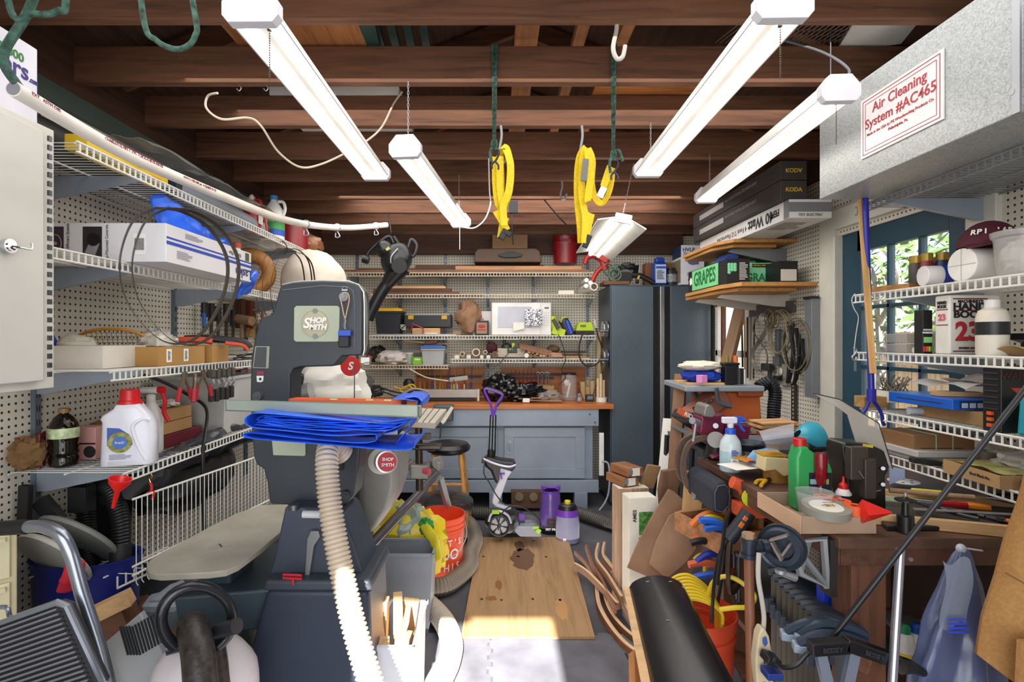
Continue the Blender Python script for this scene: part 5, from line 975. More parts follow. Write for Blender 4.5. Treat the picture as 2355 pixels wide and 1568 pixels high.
# ---- back wall shelf 1
zs = 2.03; gb = 'boards on the back wall shelves'
def board(label,x0,x1,y,z,w,t,mat,name='wood_board'): return one(B().box((0,0,t/2),(x1-x0,w,t)),name,mat,label,'board',((x0+x1)/2,y,z),bev=.0015,group=gb)
board('brown board lying along the front of the topmost back shelf',-1.35,.83,4.70,zs,.09,.024,m('#8a5c3c',.6,'wood',ax='X'))
board('pale jointed board lying on the front board of the topmost back shelf',-.36,.77,4.71,zs+.025,.06,.035,m('#b8855c',.6,'wood',ax='X'))
board('dark long board behind the front board of the topmost back shelf',-1.25,.65,4.81,zs,.1,.05,m('#4a3024',.6,'wood',ax='X'))
board('dark board stacked highest at the wall of the topmost back shelf',-.75,.45,4.92,zs+.0,.06,.10,m('#6a452e',.6,'wood',ax='X'))
board('short thin board lying on the dark boards, in front of the red bucket',.15,.62,4.82,zs+.052,.06,.012,m('#9a7248',.6,'wood',ax='X'))
O = V((.12,4.80,zs+.102)); th = T('tool_case','brown plastic tool case with black handle on the topmost back shelf','case',O)
psl([(1090,604),(1092,580),(1100,572),(1232,571),(1242,578),(1246,604)],4.72,.18,O).o('case_body',m('#5a4434',.6),th,bev=.012); psl([(1146,586),(1160,583),(1166,580),(1182,580),(1188,583),(1202,586),(1200,590),(1186,593),(1160,593),(1148,590)],4.70,.03,O).o('handle',black,th,bev=.004)
th = carton('open_carton','open brown carton with a fan guard inside, on top of the brown tool case','box',-.03,.29,4.78,4.95,2.16,2.39,m('#8a6848',.8),opn=True); B().tube([(.04+.06*math.cos(a),-.05,.21+.03*math.sin(a)) for a in [i*PI/8 for i in range(16)]],.003,5,closed=True).o('fan_guard',dsteel,th)
th = bottle('red_bucket','dark red metal bucket on the topmost back shelf',W(1300,608,4.8),[(0,0),(.105,0),(.115,.17),(.118,.18),(.115,.19),(.112,.24),(.118,.25),(.11,.245),(.0,.1)],m('#7c121c',.3),None,None,cat='bucket')
O = W(1375,600,4.62); th = T('leaf_blower','red plastic leaf blower hanging below the far shop light','blower',O)
B().tube(bez([W(x,y,4.62)-O for x,y in [(1345,608),(1352,592),(1372,588),(1385,600),(1392,622)]]),.03,10,rf=lambda i: .02+.012*min(i/20,1)).tube(bez([W(x,y,4.62)-O for x,y in [(1396,582),(1398,600),(1388,612),(1372,628),(1362,648)]]),.02,10).box(W(1385,590,4.62)-O,(.1,.1,.09),(0,.5,0)).o('blower_body',m('#b02820',.4),th,ang=50)
def rodp(name,label,a,bb,r,mat,cat='pipe',group=None,hollow=True,Yo=0):
    a,bb = V(a),V(bb); th = T(name,label,cat,a,group=group); B().cyl((0,0,0),bb-a,r,n=16).o('tube_wall',mat,th)
    if hollow: d = (a-bb).normalized()*.0015; B().cyl(d*0,d,r*.72,n=16).o('opening',m('#5a4a3a',.8),th)
    return th
zs = 1.837
gp = 'white pipes at the right end of the second back shelf'
rodp('white_pipe','thick hollow white pipe end at the right end of the second back shelf',W(1366,660,4.5),W(1335,672,4.9),.035,m('#e8e4da',.5),group=gp)
for i,(x,y) in enumerate(((1349,645),(1358,651),(1348,658))): rodp('white_pipe',['uppermost','rightmost','lowest'][i]+' of the three thin capped white pipes above the thick one',W(x,y,4.52),W(x-12,y+8,4.9),.019,m('#eeeae4',.5),group=gp,hollow=False)
board('white painted block lying left of the white pipes',.56,.70,4.72,zs,.08,.035,m('#e0dacb',.6),'white_block')
for i,(x0,x1,y,z,w,t,mt,lab) in enumerate([(-1.1,-.33,4.72,0,.08,.022,wal,'dark long board at the front of the second back shelf'),(-1.1,-.40,4.74,.024,.07,.03,m('#5a3424',.6,'wood',ax='X'),'dark red board on the front board of the second shelf'),(-1.0,-.45,4.74,.056,.06,.018,pine,'pale lath pair lying highest on the second back shelf'),(-1.05,-.47,4.82,.03,.05,.06,pine,'pale lath behind the others on the second back shelf'),(-.5,.12,4.75,0,.05,.008,wal,'thin brown strip reaching to the middle of the second back shelf'),(-.7,-.12,4.86,.0,.05,.014,m('#7a4a2c',.6,'wood',ax='X'),'thin reddish board against the wall of the second back shelf')]): board(lab,x0,x1,y,zs+z,w,t,mt)
# ---- leaf blower vac, black
O = W(895,600,3.9); th = T('blower_vac','black blower vacuum hanging nose down beside the back shelves','blower',O); bp = m('#18181b',.3)
q = lambda x,y,Y=3.9: W(x,y,Y)-O
B().blob(q(912,598),(.11,.11,.13),.04,1,1,rot=(0,.5,0)).ell(q(885,575),(.07,.09,.07)).o('fan_housing',bp,th)
B().tube(bez([q(922,612),q(900,640),q(878,672),q(862,700),q(845,735)]),.06,18,rf=lambda i: .085-.04*min(1,i/12)).o('blower_tube',bp,th)
B().tube(bez([q(840,600),q(848,580),q(870,560),q(895,545),q(905,560)]),.014,10).tube([q(835,596),q(848,600)],.03,12).o('front_handle',bp,th,ang=50); B().tube(bez([q(905,545),q(915,560),q(930,575),q(950,590),q(958,565),q(946,552),q(938,570)]),.014,10).o('rear_handle',bp,th)
B().cyl(q(918,612,3.78),q(918,612,3.86),.055,n=22).o('intake_ring',m('#0c0c0e',.5),th); B().tube(bez([q(915,572,3.79),q(900,590,3.77),q(899,606,3.78)]),.004,6).o('trim_line',m('#a8a8ac',.3),th); B().box(q(892,573,3.8),(.03,.004,.02),(0,-.6,0)).o('yellow_label',m('#a8a850',.5),th); B().tube(bez([q(900,545),q(898,525),q(893,488,4.1)]),.006,6).o('hang_cord',black,th)
# ---- shelf 3 (microwave)
zs = 1.47
th = tote('storage_tote','black storage tote with yellow lid left of the tool case',W(897,762,4.78),(.235,.2,.215),m('#24262e',.4),m('#d8a818',.4),taper=.85); th.location.z = zs
th,w,h = pbox('tool_case','black tool organizer with yellow latches and grey lid','case',930,714,1037,742,4.75,.2,m('#26272b',.4),zs+.075,bev=.006)
B().box((0,.09,h+.006),(w*.95,.19,.02)).o('lid',m('#9a9894',.4),th,bev=.004); [B().box((s*w*.36,-.006,h*.8),(.05,.012,.035)).o('latch',m('#d8a818',.4),th,bev=.002) for s in (-1,1)]
pbox('wood_box','small light wooden box with finger slot under the tool organizer','box',948,743,1012,760,4.74,.1,pine,zs)
th = T('level_tool','red metal frame square leaning under the tool organizer','tool',W(945,756,4.67)); B().tube([(0,0,-.02),(.015,0,.04),(.11,0,.0),(.105,0,-.06)],.008,6).o('frame',m('#a02430',.4),th)
b = B(); [b.box((-.02+.012*(i % 4),0,.01+.013*(i//4)),(.008,.03,.009)) for i in range(16) if (i*7) % 5]; one(b,'peg_rack',m('#d8d4c8',.5),'small white pegged rack beside the black tote','rack',W(928,761,4.7))
pbox('white_carton','small white carton lying in front of the wooden box','box',977,755,1007,761,4.69,.05,paper,zs)
pbox('wood_block','small square brown block under the brown paper bag','block',1041,750,1060,760,4.7,.06,walz,zs)
board('long grey metal strips lying on the front edge of the microwave shelf',-1.2,-.35,4.69,zs-.004,.07,.016,m('#a8a4a0',.4,met=.4),'metal_strip')
one(B().blob((0,0,.12),(.11,.09,.14),.32,3,8),'paper_bag',m('#9a7458',.75,s=12),'brown bag bulging left of the microwave','bag',W(1078,760,4.78),ang=60)
th,w,h = pbox('white_box','white carton with red print standing left of the microwave','box',1088,706,1130,762,4.78,.12,m('#dcd8d4',.6),zs); text('Pro',.03,m('#a04030'),th,(-.03,-.002,h-.03)); lines('small_print',m('#a04030'),th,(-.02,-.001,h-.07),.08,.03,3)
th,w,h = pbox('black_box','black box with tan label in front of the white carton','box',1092,728,1124,762,4.72,.05,m('#1c1a1c',.5),zs); B().box((0,-.001,h*.5),(w*.75,.001,h*.75)).o('tan_label',m('#a07860',.5),th); B().ell((0,-.002,h*.62),(w*.28,.001,h*.13)).box((0,-.002,h*.38),(w*.6,.001,h*.08)).o('label_marks',m('#a8322a',.5),th)
th,w,h = pbox('microwave_oven','white microwave oven on the back wall shelf','microwave',1130,688,1268,764,4.68,.28,m('#e2dfdc',.35),zs,bev=.008)
B().box((-w*.09,-.004,h/2),(w*.80,.012,h*.97)).o('oven_door',m('#e6e3e0',.35),th,bev=.004); B().box((-w*.11,-.011,h*.55),(w*.56,.003,h*.64)).o('door_window',m('#b4b4c0',.2),th,bev=.002)
B().box((w*.41,-.001,h*.5),(w*.16,.006,h*.97)).o('control_panel',m('#e0dddb',.4),th,bev=.002); B().box((w*.42,-.005,h*.83),(w*.07,.002,h*.045)).o('display',m('#4a4a4e',.3),th)
b = B(); [b.box((w*.42+(c-1)*.016,-.005,h*.68-r*.022),(.009,.001,.007)) for c in range(3) for r in range(6)]; b.o('keypad_marks',m('#b4b2b0',.5),th)
one(B().grid(lambda u,v: (u*.15,-.012+.012*noise.noise(V((u*14,v*14,1))),-.14*v),22,20,.001),'foil_bag',m('#d0d0d8',.12,met=.8),'crinkled silver foil bag taped on the microwave door','foil',W(1208,713,4.64),ang=15)
one(B().grid(lambda u,v: (u*.10,.008*math.sin(u*6),-.08*v*(1-.3*u)),8,6,.001),'paper_note',m('#e8e4d8',.7),'cream paper slip stuck at the bottom of the microwave door','paper',W(1180,742,4.645))
lime = m('#b4cc1c',.4)
O = W(1288,765,4.72); th = T('drill_driver','lime green cordless tool standing right of the microwave','tool',O); q = lambda x,y,Y=4.72: W(x,y,Y)-O
B().tube([q(1270,728),q(1274,748),q(1282,770)],.035,10).box(q(1284,764),(.12,.06,.07),(0,.3,0)).o('tool_body',lime,th,bev=.006); B().tube([q(1272,735,4.68),q(1284,757,4.68)],.018,8).o('grip_insert',m('#4a4a44',.5),th); rp('power_cable','thin black cords hanging from the lime tool past the dowel shelf','cord',[tuple(W(x,y,4.6)) for x,y in [(1284,770),(1292,790),(1298,810),(1300,830),(1292,850),(1296,858),(1300,870),(1285,885)]],.004,black)
O = W(1308,768,4.74); th = T('cordless_tool','blue and lime cordless vacuum tool leaning beside the lime tool','tool',O); q = lambda x,y,Y=4.74: W(x,y,Y)-O
B().tube([q(1294,735),q(1300,745),q(1312,772)],.045,12).o('tool_body',m('#3a3c44',.4),th); B().tube([q(1303,738,4.70),q(1314,768,4.70)],.022,8).o('dust_cup',m('#2444b0',.2),th); B().tube(bez([q(1290,742,4.7),q(1294,732,4.7),q(1304,731,4.7)]),.006,6).o('trim',lime,th)
O = W(1345,768,4.68); th = T('soldering_station','lime green and black tool base with cable on the microwave shelf','tool',O); q = lambda x,y,Y=4.68: W(x,y,Y)-O
off(slab([(1325,762),(1329,746),(1334,742),(1360,742),(1364,748),(1366,762)],4.66,.12),O).o('tool_body',lime,th,bev=.006); off(slab([(1323,762),(1367,762),(1367,770),(1325,770)],4.65,.14),O).o('base',black,th,bev=.004); B().box(q(1341,750,4.655),(.05,.004,.014)).o('brand_plate',m('#5a6a2a',.5),th); B().cyl(q(1370,745,4.64),q(1374,770,4.64),.008).cyl(q(1367,735,4.64),q(1370,750,4.64),.011).o('iron',m('#c0c0b8',.4),th)
rp('black_cable','black cable loop hanging from the lime tool base','cable',[tuple(W(x,y,4.58)) for x,y in [(1343,764),(1336,780),(1332,800),(1334,825),(1348,842),(1368,840),(1382,825),(1384,800),(1376,775),(1371,755)]],.007,black)
# ---- shelf 4a
zs = 1.208
one(B().blob((0,0,.055),(.14,.10,.065),.28,3,3,flat=.055),'cloth_bag',m('#c8beb8',.8),'white cloth bag slumped on the short lower shelf','bag',W(902,838,4.74))
one(B().blob((0,0,.08),(.09,.07,.08),.3,3,6,flat=.07),'sanding_helmet',m('#2a2826',.4),'black plastic bundle behind the white cloth bag','bag',W(868,836,4.86))
th = bottle('glass_jar','clear glass jar with white lid band beside the white cloth bag',W(941,838,4.76),[(.04,0),(.042,.09),(.036,.1)],m('#b8c0b0',.1,'glass',a=.55),[(.041,.09),(.041,.105),(.037,.106)],m('#d0d0c8',.4))
th,w,h = pbox('green_box','small bright green carton in front of the blue-lidded container','box',949,819,974,836,4.71,.06,m('#7cc41c',.5),zs); B().box((-.005,-.001,h*.7),(w*.5,.001,h*.22)).o('white_label',paper,th); B().box((w/2-.008,-.001,h*.3),(.01,.001,h*.3)).o('pink_mark',m('#a82040'),th)
th = tote('clear_container','milky plastic container with blue lid on the short lower shelf',W(998,838,4.76),(.20,.16,.145),m('#a8aaa8',.3),m('#4068b0',.4),taper=.9); th.location.z = zs
one(off(slab([(927,783),(960,785),(995,788),(1038,791),(1030,793),(990,793),(960,789),(930,786)],4.78,.05),W(980,790,4.78)),'wood_spatula',pine,'long thin wooden paddle lying on the blue-lidded container','paddle',W(980,790,4.78),bev=.002)
one(off(slab([(975,790),(988,782),(1002,781),(1012,784),(1000,792),(982,793)],4.74,.06),W(990,790,4.74)),'wood_scoop',waly,'oval wooden piece lying on the paddle above the blue lid','wood',W(990,790,4.74),bev=.006)
board('long white metal channel lying behind the bag and jar',-1.05,-.45,4.9,zs+.10,.03,.03,m('#a8a8a4',.4),'metal_channel')
one(B().tube([(0,0,0),(.03,0,.008),(.055,0,.0)],.022,12,rf=lambda i: (.012,.026,.02)[i]),'red_grip',m('#8a2c2c',.4),'dull red rubber grip at the left end of the short lower shelf','grip',W(840,825,4.6))
# ---- shelf 4b
zs = 1.262; gd = 'dowels and tubes on the dowel shelf'
def rd_(label,px,py,r,L=.25,mat=None,hollow=True,Y=4.66,name='cardboard_tube'): return rodp(name,label,W(px,py,Y),W(px,py,Y)+V((0,L,0)),r,mat or m('#d8c8a8',.6),group=gd,cat='tube',hollow=hollow)
for i,(px,py,r,lab) in enumerate([(1063,815,.022,'leftmost hollow cardboard tube end on the dowel shelf'),(1095,811,.036,'widest hollow cardboard tube end on the dowel shelf'),(1116,811,.019,'dark-mouthed narrow tube end right of the widest one'),(1138,815,.025,'brown tube end below the dark red yarn ball')]): rd_(lab,px,py,r,mat=m('#8a5a34',.6) if i == 3 else None)
for i,(px,w_,lab) in enumerate([(1051,12,'pale square offcut at the left end of the dowel shelf'),(1078,10,'white square offcut between the first two tubes'),(1108,8,'white square offcut right of the widest tube'),(1123,9,'white square offcut left of the brown tube')]): pbox('wood_offcut',lab,'wood',px-w_/2,813,px+w_/2,821,4.67,.2,m('#e4dccb',.6),zs,group='square offcuts on the dowel shelf')
one(B().blob((0,0,.05),(.05,.05,.05),.06,8,2),'yarn_ball',m('#4a1c24',.9,'rough',s=50),'dark red ball of yarn on the dowel shelf','yarn',W(1131,815,4.74)+V((0,0,.01)))
O = W(1165,806,4.74); th = T('cordless_drill','black cordless drill with lime battery on the dowel shelf','drill',O); B().ell((-.0,0,.025),(.05,.04,.04)).cyl((-.02,0,.05),(-.02,0,.1),.014).box((.05,-.02,.0),(.09,.05,.05)).o('drill_body',m('#26302a',.4),th,bev=.004); B().box((.06,-.03,.04),(.025,.02,.05)).box((.04,-.045,.008),(.03,.004,.012)).o('lime_trim',lime,th)
b = B(); [b.box((0,0,.006+i*.011),(.24,.12,.008),(0,.0,.04*math.sin(i*2))) for i in range(7)]; one(b,'paper_stack',m('#d8cbb4',.7),'stack of curled papers and veneers under the drill','papers',W(1175,821,4.76)+V((0,0,.0)))
for i,(px,py,r,hl) in enumerate([(1211,818,.021,0),(1217,809,.017,0),(1221,819,.014,1),(1226,810,.015,0),(1230,819,.014,1),(1236,813,.015,0),(1244,818,.013,0),(1251,818,.013,0)]): rd_(['fat white-ended roll at the left of the dowel pile','upper left dowel end of the pile','lower left ringed dowel end of the pile','upper middle dowel end of the pile','lower middle ringed dowel end of the pile','upper right dowel end of the pile','small dowel end near the right of the pile','rightmost small dowel end touching the wood slab'][i],px,py,r,mat=m('#e8e4dc' if i == 0 else '#c89a6c',.6),hollow=bool(hl),name='dowel')
for i in range(3): one(B().box((0,0,0),(.30,.03,.02)),'wood_strip',waly,['top','middle','lowest'][i]+' of the slanted brown wood strips over the dowel pile','wood strip',W(1232,801+i*4,4.72-.03*i),rot=(0,.24,.05*i),bev=.002,group='slanted wood strips on the dowel shelf')
one(off(slab([(1261,822),(1263,814),(1272,811),(1290,813),(1295,818),(1294,823)],4.66,.15),W(1278,818,4.66)),'wood_slab',m('#b08468',.6,'wood',ax='X'),'rounded pinkish wood slab on the dowel shelf','wood',W(1278,818,4.66),bev=.006)
one(B().blob((0,0,0),(.06,.06,.035),.2,3,4),'bark_piece',m('#5a4630',.9,'rough'),'bark-covered wood lump above the wood slab','wood',W(1272,804,4.78))
for i in range(5): board(['lowest pale','second grey','third dark','fourth thin','topmost dark'][i]+' veneer sheet stacked at the right end of the dowel shelf',.60-.02*(i % 2),.84-.03*(i % 3),4.76,zs+i*.014,.16,.010,[pine,m('#a8a090',.6),wal,waly,m('#2c2c2c',.6)][i],'veneer_sheet')
# ---- bench top things
zb = .886
th = T('tool_rack','orange wood tool rack with chisels behind the workbench','rack',V((-.43,4.97,zb))); B().box((0,0,.16),(.66,.02,.25)).o('back_board',m('#a8642c',.5,'wood',ax='X'),th); B().box((0,-.018,.2),(.62,.012,.018)).o('magnetic_strip',black,th)
for i in range(14):
    x = -.28+i*.036+.012*math.sin(i*3); hh = .12+.03*math.sin(i*5); one(B().tube([(0,0,0),(0,0,-.1)],.009,8,rf=lambda i: (.008,.011)[i]).cyl((0,0,0),(0,0,.10+hh*.3),.003,n=6),'chisel',m(['#c09048','#b07a38','#7a4a24','#2c54a8','#c8a060'][i % 5],.5),'wood-handled chisel on the orange rack behind the bench' if i % 5 != 3 else 'blue-handled chisel on the orange rack behind the bench','chisel',(-.43+x,4.93,zb+.15+.01*math.sin(i*2)),rot=(0,.06*math.sin(i*4),0),group='wood chisels on the orange rack' if i % 5 != 3 else 'blue chisels on the orange rack')
th = T('tool_rack','orange back board with black magnetic tool strip at the right of the bench','rack',V((.45,4.97,zb))); B().box((0,0,.16),(.8,.02,.25)).o('back_board',m('#a8642c',.5,'wood',ax='X'),th); B().box((-.02,-.018,.22),(.66,.012,.022)).box((-.12,-.018,.185),(.44,.012,.022)).o('magnetic_strip',black,th)
for i in range(9):
    one(B().cyl((0,0,-.02),(0,0,.06),.0035,n=6).cyl((0,0,-.07),(0,0,-.02),.008,.007,n=8),'screwdriver',m('#a82a2c',.4),'red-handled screwdriver held upright on the magnetic strip','screwdriver',(.15+i*.037,4.93,zb+.2+.008*math.sin(i*3)),rot=(0,.05*math.sin(i*2),0),group='red screwdrivers on the magnetic strip')
for i,(px,lab) in enumerate([(1238,'open steel pliers at the left end of the right tool group'),(1247,'narrow steel tool second in the right tool group'),(1256,'small steel pick third in the right tool group'),(1262,'steel wrench with ring end at the right of the magnetic strip')]): one(B().cyl((0,0,-.04),(0,0,.05),.006,.004,n=8).tube([(.014*math.cos(a),0,.062+.014*math.sin(a)) for a in [k_*PI/4 for k_ in range(8)]],.004,5,closed=True),'steel_tool',steel,lab,'tool',W(px,875,4.92),rot=(0,-.15*(i == 3),0))
th,w,h = pbox('channel_light','long grey metal channel fixture lying on the bench','fixture',948,899,1098,917,4.62,.09,m('#a8a29c',.4,met=.3),zb+.035); B().box((w/2+.008,.03,h*.3),(.02,.1,h*1.5)).o('end_plate',m('#b8b4b0',.4),th,bev=.003); B().box((.05,.05,-.015),(w*.7,.08,.03)).o('base',black,th)
th = T('power_strip','grey power strip with red switch hanging over the chisel rack','power strip',W(1055,872,4.62),rot=(0,-.12,0)); B().box((0,0,0),(.165,.03,.04)).o('strip_body',m('#9a9a98',.4),th,bev=.008); B().box((-.045,-.017,-.006),(.012,.006,.016)).o('switch',red,th)
rp('white_cable','white cable running from the short shelf to the grey power strip','cable',[tuple(W(x,y,4.62)) for x,y in [(940,848),(965,862),(985,870),(1010,874),(1032,877)]],.006,m('#c8bcaa',.5))
rp('black_cable','black cable from the grey power strip to the black bag','cable',[tuple(W(x,y,4.62)) for x,y in [(1078,875),(1090,879),(1108,870),(1125,855),(1150,835),(1180,800),(1198,780)]],.005,m('#4a4a4c',.5))
blackbag = m('#0f0f11',.12)
one(B().blob((0,0,.09),(.15,.13,.14),.28,3,2,n=40,k=24,flat=.09).blob((.22,0,.05),(.2,.13,.10),.32,3.5,7,n=40,k=24,flat=.05),'trash_bag',blackbag,'glossy black trash bag heaped on the workbench','bag',W(1150,921,4.68),ang=20)
th = carton('brown_carton','opened tan carton behind the clear plastic bag on the bench','box',.34,.52,4.72,4.86,zb,zb+.13,m('#a88458',.75),rz=.1,opn=True)
one(B().blob((0,0,.02),(.11,.08,.045),.4,4,5),'plastic_bag',m('#b0aaa4',.15,'glass',a=.5),'clear plastic bag lying in front of the tan carton','bag',W(1262,918,4.62))
th = T('clear_jar','tall clear plastic jar with black lid on the bench','jar',V((.655,4.68,zb))); B().lathe([(.06,0),(.068,.02),(.068,.21),(.058,.235)],24).o('jar_wall',m('#d8d4d8',.08,'glass',a=.22),th); B().lathe([(.06,.235),(.06,.25),(.056,.252)],24).o('lid',black,th); B().tube([(-.02,0,.03),(.01,0,.16)],.009,6).blob((-.02,0,.16),(.025,.02,.03),.2,3,2).o('contents',m('#e0d4c4',.6),th)
for i,(px,py,l_,lab) in enumerate([(1260,919,.30,'long brown wood strip at the front right of the bench'),(1255,925,.28,'second wood strip in front of the first on the bench'),(1210,924,.06,'small white block in front of the trash bag')]): one(B().box((0,0,0),(l_,.02,.012 if i < 2 else .035)),'wood_strip',[waly,walz,white][i],lab,'wood strip',W(px,py,4.5)+V((0,0,.01)),rot=(0,.02,.12*(i == 0)),bev=.002)
th = T('dowel_cup','white cup with pale wooden dowels at the right end of the bench','cup',W(1383,918,4.62)); th.location.z = zb; B().lathe([(.047,0),(.05,.04),(.046,.04),(.044,.005)],24).o('cup_wall',white,th)
dw = m('#d8c098',.6,'wood',ax='Z',k=.15); gq = 'dowels in the white cup'
for i,(dx,dy,hh) in enumerate([(-.03,0,.2),(-.008,-.02,.21),(.02,.0,.185),(.0,.02,.24)]): one(B().cyl((0,0,0),(0,0,hh),.0125,n=12),'dowel',dw,'pale wooden dowel standing in the white cup','dowel',th.location+V((dx,dy,.005)),group=gq)
for i,(px,yt,r,lab) in enumerate([(1340,860,.027,'first pale tube standing right of the clear jar'),(1352,872,.02,'shorter pale tube second from the clear jar'),(1363,858,.025,'third pale tube from the clear jar'),(1378,745,.025,'tallest tan tube standing by the cabinet'),(1386,855,.03,'wide tan tube standing behind the dowel cup'),(1400,870,.022,'tan tube standing closest to the tall cabinet')]):
    a = W(px,905,4.84); a.z = zb; rodp('cardboard_tube',lab,a+V((0,0,S(905-yt,4.84)-.02)),a,r,m('#cdb184',.7),'tube','tubes standing on the bench')
th,w,h = pbox('meter_box','black charger with grey face beside the dowel cup','charger',1348,905,1366,921,4.6,.05,m('#1e2024',.4),zb); B().box((0,-.001,h*.6),(w*.7,.002,h*.5)).o('face_plate',m('#6a7888',.4),th)
one(B().cyl((0,0,0),(0,-.02,.05),.012).ell((0,-.03,0),(.02,.02,.025)),'light_bulb',m('#8a8c94',.3),'grey bulb-shaped knob lying before the clear jar','bulb',W(1331,920,4.55))
O = W(1345,895,4.75)
for i,(dx,l_) in enumerate(((-.04,.12),(-.01,.16),(.03,.15))): one(B().cyl((0,0,0),(0,0,l_),.004,n=6).ell((0,0,l_),(.008,.008,.02)),'paint_brush',m(['#7a2c24','#c09058','#4a3426'][i],.5),['red','tan','brown'][i]+' thin brush standing behind the black charger','brush',V((W(1352,905,4.68).x+dx,4.68,zb)),rot=(0,(-.3,.05,.3)[i],0))
for i,(py,lab) in enumerate([(762,'upper shiny saw blade hanging on the cabinet side'),(828,'lower shiny saw blade hanging on the cabinet side')]):
    th = T('circular_saw_blade',lab,'saw blade',W(1391,py,4.55),rot=(0,0,.0)); B().cyl((-.02,0,0),(-.017,0,0),.085 if i == 0 else .10,n=36).cyl((.02,.03,.01),(.023,.03,.01),.08,n=36).o('disc',chrome,th); B().cyl((-.045,0,0),(.03,0,0),.012).o('arbor',dsteel,th)
# tangled cords left side of bench
for i,(cc,pts,lab) in enumerate([('#c8a020',[(905,890),(925,895),(945,885),(955,893),(935,905),(920,898),(940,888),(952,900)],'yellow cord tangled at the left of the bench'),('#1a1a1c',[(842,905),(870,892),(900,900),(930,905),(960,898),(980,908)],'black cord running across the left end of the bench'),('#2a2a2c',[(850,915),(880,903),(915,912),(950,905)],'dark cord lying in front of the other cords on the bench'),('#a89a84',[(930,905),(950,895),(975,898),(985,903)],'pale cord arching onto the grey channel fixture')]): rp('extension_cord',lab,'cord',[tuple(W(x,y,4.6-.04*i)) for x,y in pts],.008,m(cc,.5))
one(B().blob((0,0,0),(.09,.06,.05),.3,3,8),'router_base',m('#2a2a2c',.35),'dark router lying among the cords at the left of the bench','tool',W(860,900,4.7)); one(B().blob((0,0,0),(.08,.01,.05),.4,3,9),'grey_cloth',m('#6a6a66',.7),'grey cloth scrap hanging above the dark router','cloth',W(838,878,4.7))
one(B().lathe([(.0,0),(.05,.0),(.05,.04),(.03,.07),(0,.075)],20),'rubber_cup',black,'black round rubber cup behind the yellow cord','cup',W(940,890,4.75))
for i,(px,c_) in enumerate([(1032,'#a83a78'),(1038,'#c8c020'),(1044,'#e8e4e0'),(1052,'#d8d8d8'),(1062,'#c02848'),(1068,'#e0e0e0')]): one(B().cyl((0,0,0),(0,0,.05),.007,.005,n=8),'glue_tube',m(c_,.4),['purple','yellow','white','pale grey','crimson','rightmost white'][i]+' small tube standing behind the grey channel fixture','tube',W(px,897,4.74),group='small tubes behind the channel fixture')
# things on the tall cabinet
zc = 1.905
th = T('blue_jug','blue plastic jug with white label on the tall cabinet','jug',V((W(1516,657,4.6).x,4.6,zc))); B().box((0,0,.10),(.115,.09,.20)).box((0,0,.22),(.08,.07,.05)).o('jug_body',m('#1c3c94',.35),th,bev=.015); B().box((0,-.047,.1),(.09,.002,.16)).o('paper_label',m('#b8c4dc',.5),th); B().box((0,-.049,.155),(.088,.001,.02)).o('label_band',m('#2c54b0'),th); lines('small_print',ink,th,(0,-.0485,.09),.07,.08,8)
th = bottle('round_jar','dark round jar with white label between the blue jug and the sprayer box',V((W(1543,657,4.62).x,4.62,zc)),[(.05,0),(.055,.02),(.055,.12),(.04,.145)],m('#26282c',.4),[(.035,.14),(.035,.155),(.03,.156)],black); B().lathe([(.0558,.03),(.0558,.1)],20).o('paper_label',m('#8a8c8c',.5,s=80,k=.6),th)
th = T('sprayer_carton','white and dark blue paint sprayer carton on the tall cabinet','box',V((W(1586,657,4.5).x+.03,4.62,zc))); B().box((0,0,.17),(.2,.22,.34)).o('box_body',m('#dcdce4',.6),th,bev=.002); B().box((-.1005,0,.29),(.002,.218,.10)).o('side_band',m('#1c3050',.5),th); B().box((-.1005,0,.12),(.0015,.2,.2)).o('side_photo',m('#8a7c60',.6),th)
text('HVLP',.045,m('#24406a'),th,(-.035,-.1115,.30),bold=.02); text('Spray',.04,m('#24406a'),th,(-.035,-.1115,.265),bold=.01); text('ROCK',.03,m('#3a60a0'),th,(-.0,-.1115,.04)); lines('small_print',m('#8a8a9a'),th,(.01,-.111,.09),.12,.03,3)
B().ell((.0,-.112,.20),(.045,.003,.03)).box((.03,-.113,.19),(.04,.003,.03)).o('printed_sprayer',m('#5a6898',.5),th)
pbox('brown_carton','brown carton behind the blue jug on the tall cabinet','box',1484,597,1550,655,4.82,.1,m('#8a5c3c',.75),zc)
O = V((W(1435,640,4.6).x,4.6,zc+.07)); th = T('work_lamp','dark round work lamp with black cord bundle on the tall cabinet','lamp',O); B().cyl((0,-.06,0),(0,.08,.02),.066,n=24).o('lamp_head',m('#5a5c58',.4),th); B().cyl((0,-.066,0),(0,-.06,0),.058,n=24).o('lens',m('#2c2e30',.2),th); B().blob((.04,.03,.07),(.09,.06,.06),.4,4,3).o('cord_bundle',black,th)
O = V((W(1480,640,4.52).x,4.52,zc+.05)); th = T('hair_dryer','black gun-shaped blower with yellow trigger lying on the tall cabinet','tool',O); B().tube(bez([(-.10,0,.03),(-.04,0,.03),(.03,0,-.0),(.09,0,-.035)]),.022,10).tube([(-.05,0,.03),(-.06,-.02,-.035)],.015,8).o('tool_body',black,th); B().box((-.05,-.022,.01),(.015,.01,.035),(0,.4,0)).o('trigger',m('#c89a20'),th)
b = B(); rn = random.Random(5)
for i in range(7): c = V((rn.uniform(-.05,.05),rn.uniform(-.04,.04),rn.uniform(-.02,.05))); b.tube([c+V((.045*math.cos(a),.03*math.sin(a+i),.05*math.sin(a))) for a in [j*PI/6 for j in range(12)]],.006,6,closed=True)
one(b,'rope_bundle',m('#5a7060',.8,'cloth',s=60,k=.5),'tangled green cord bundle at the left end of the tall cabinet top','rope',V((W(1408,625,4.5).x+.02,4.55,zc+.09)))
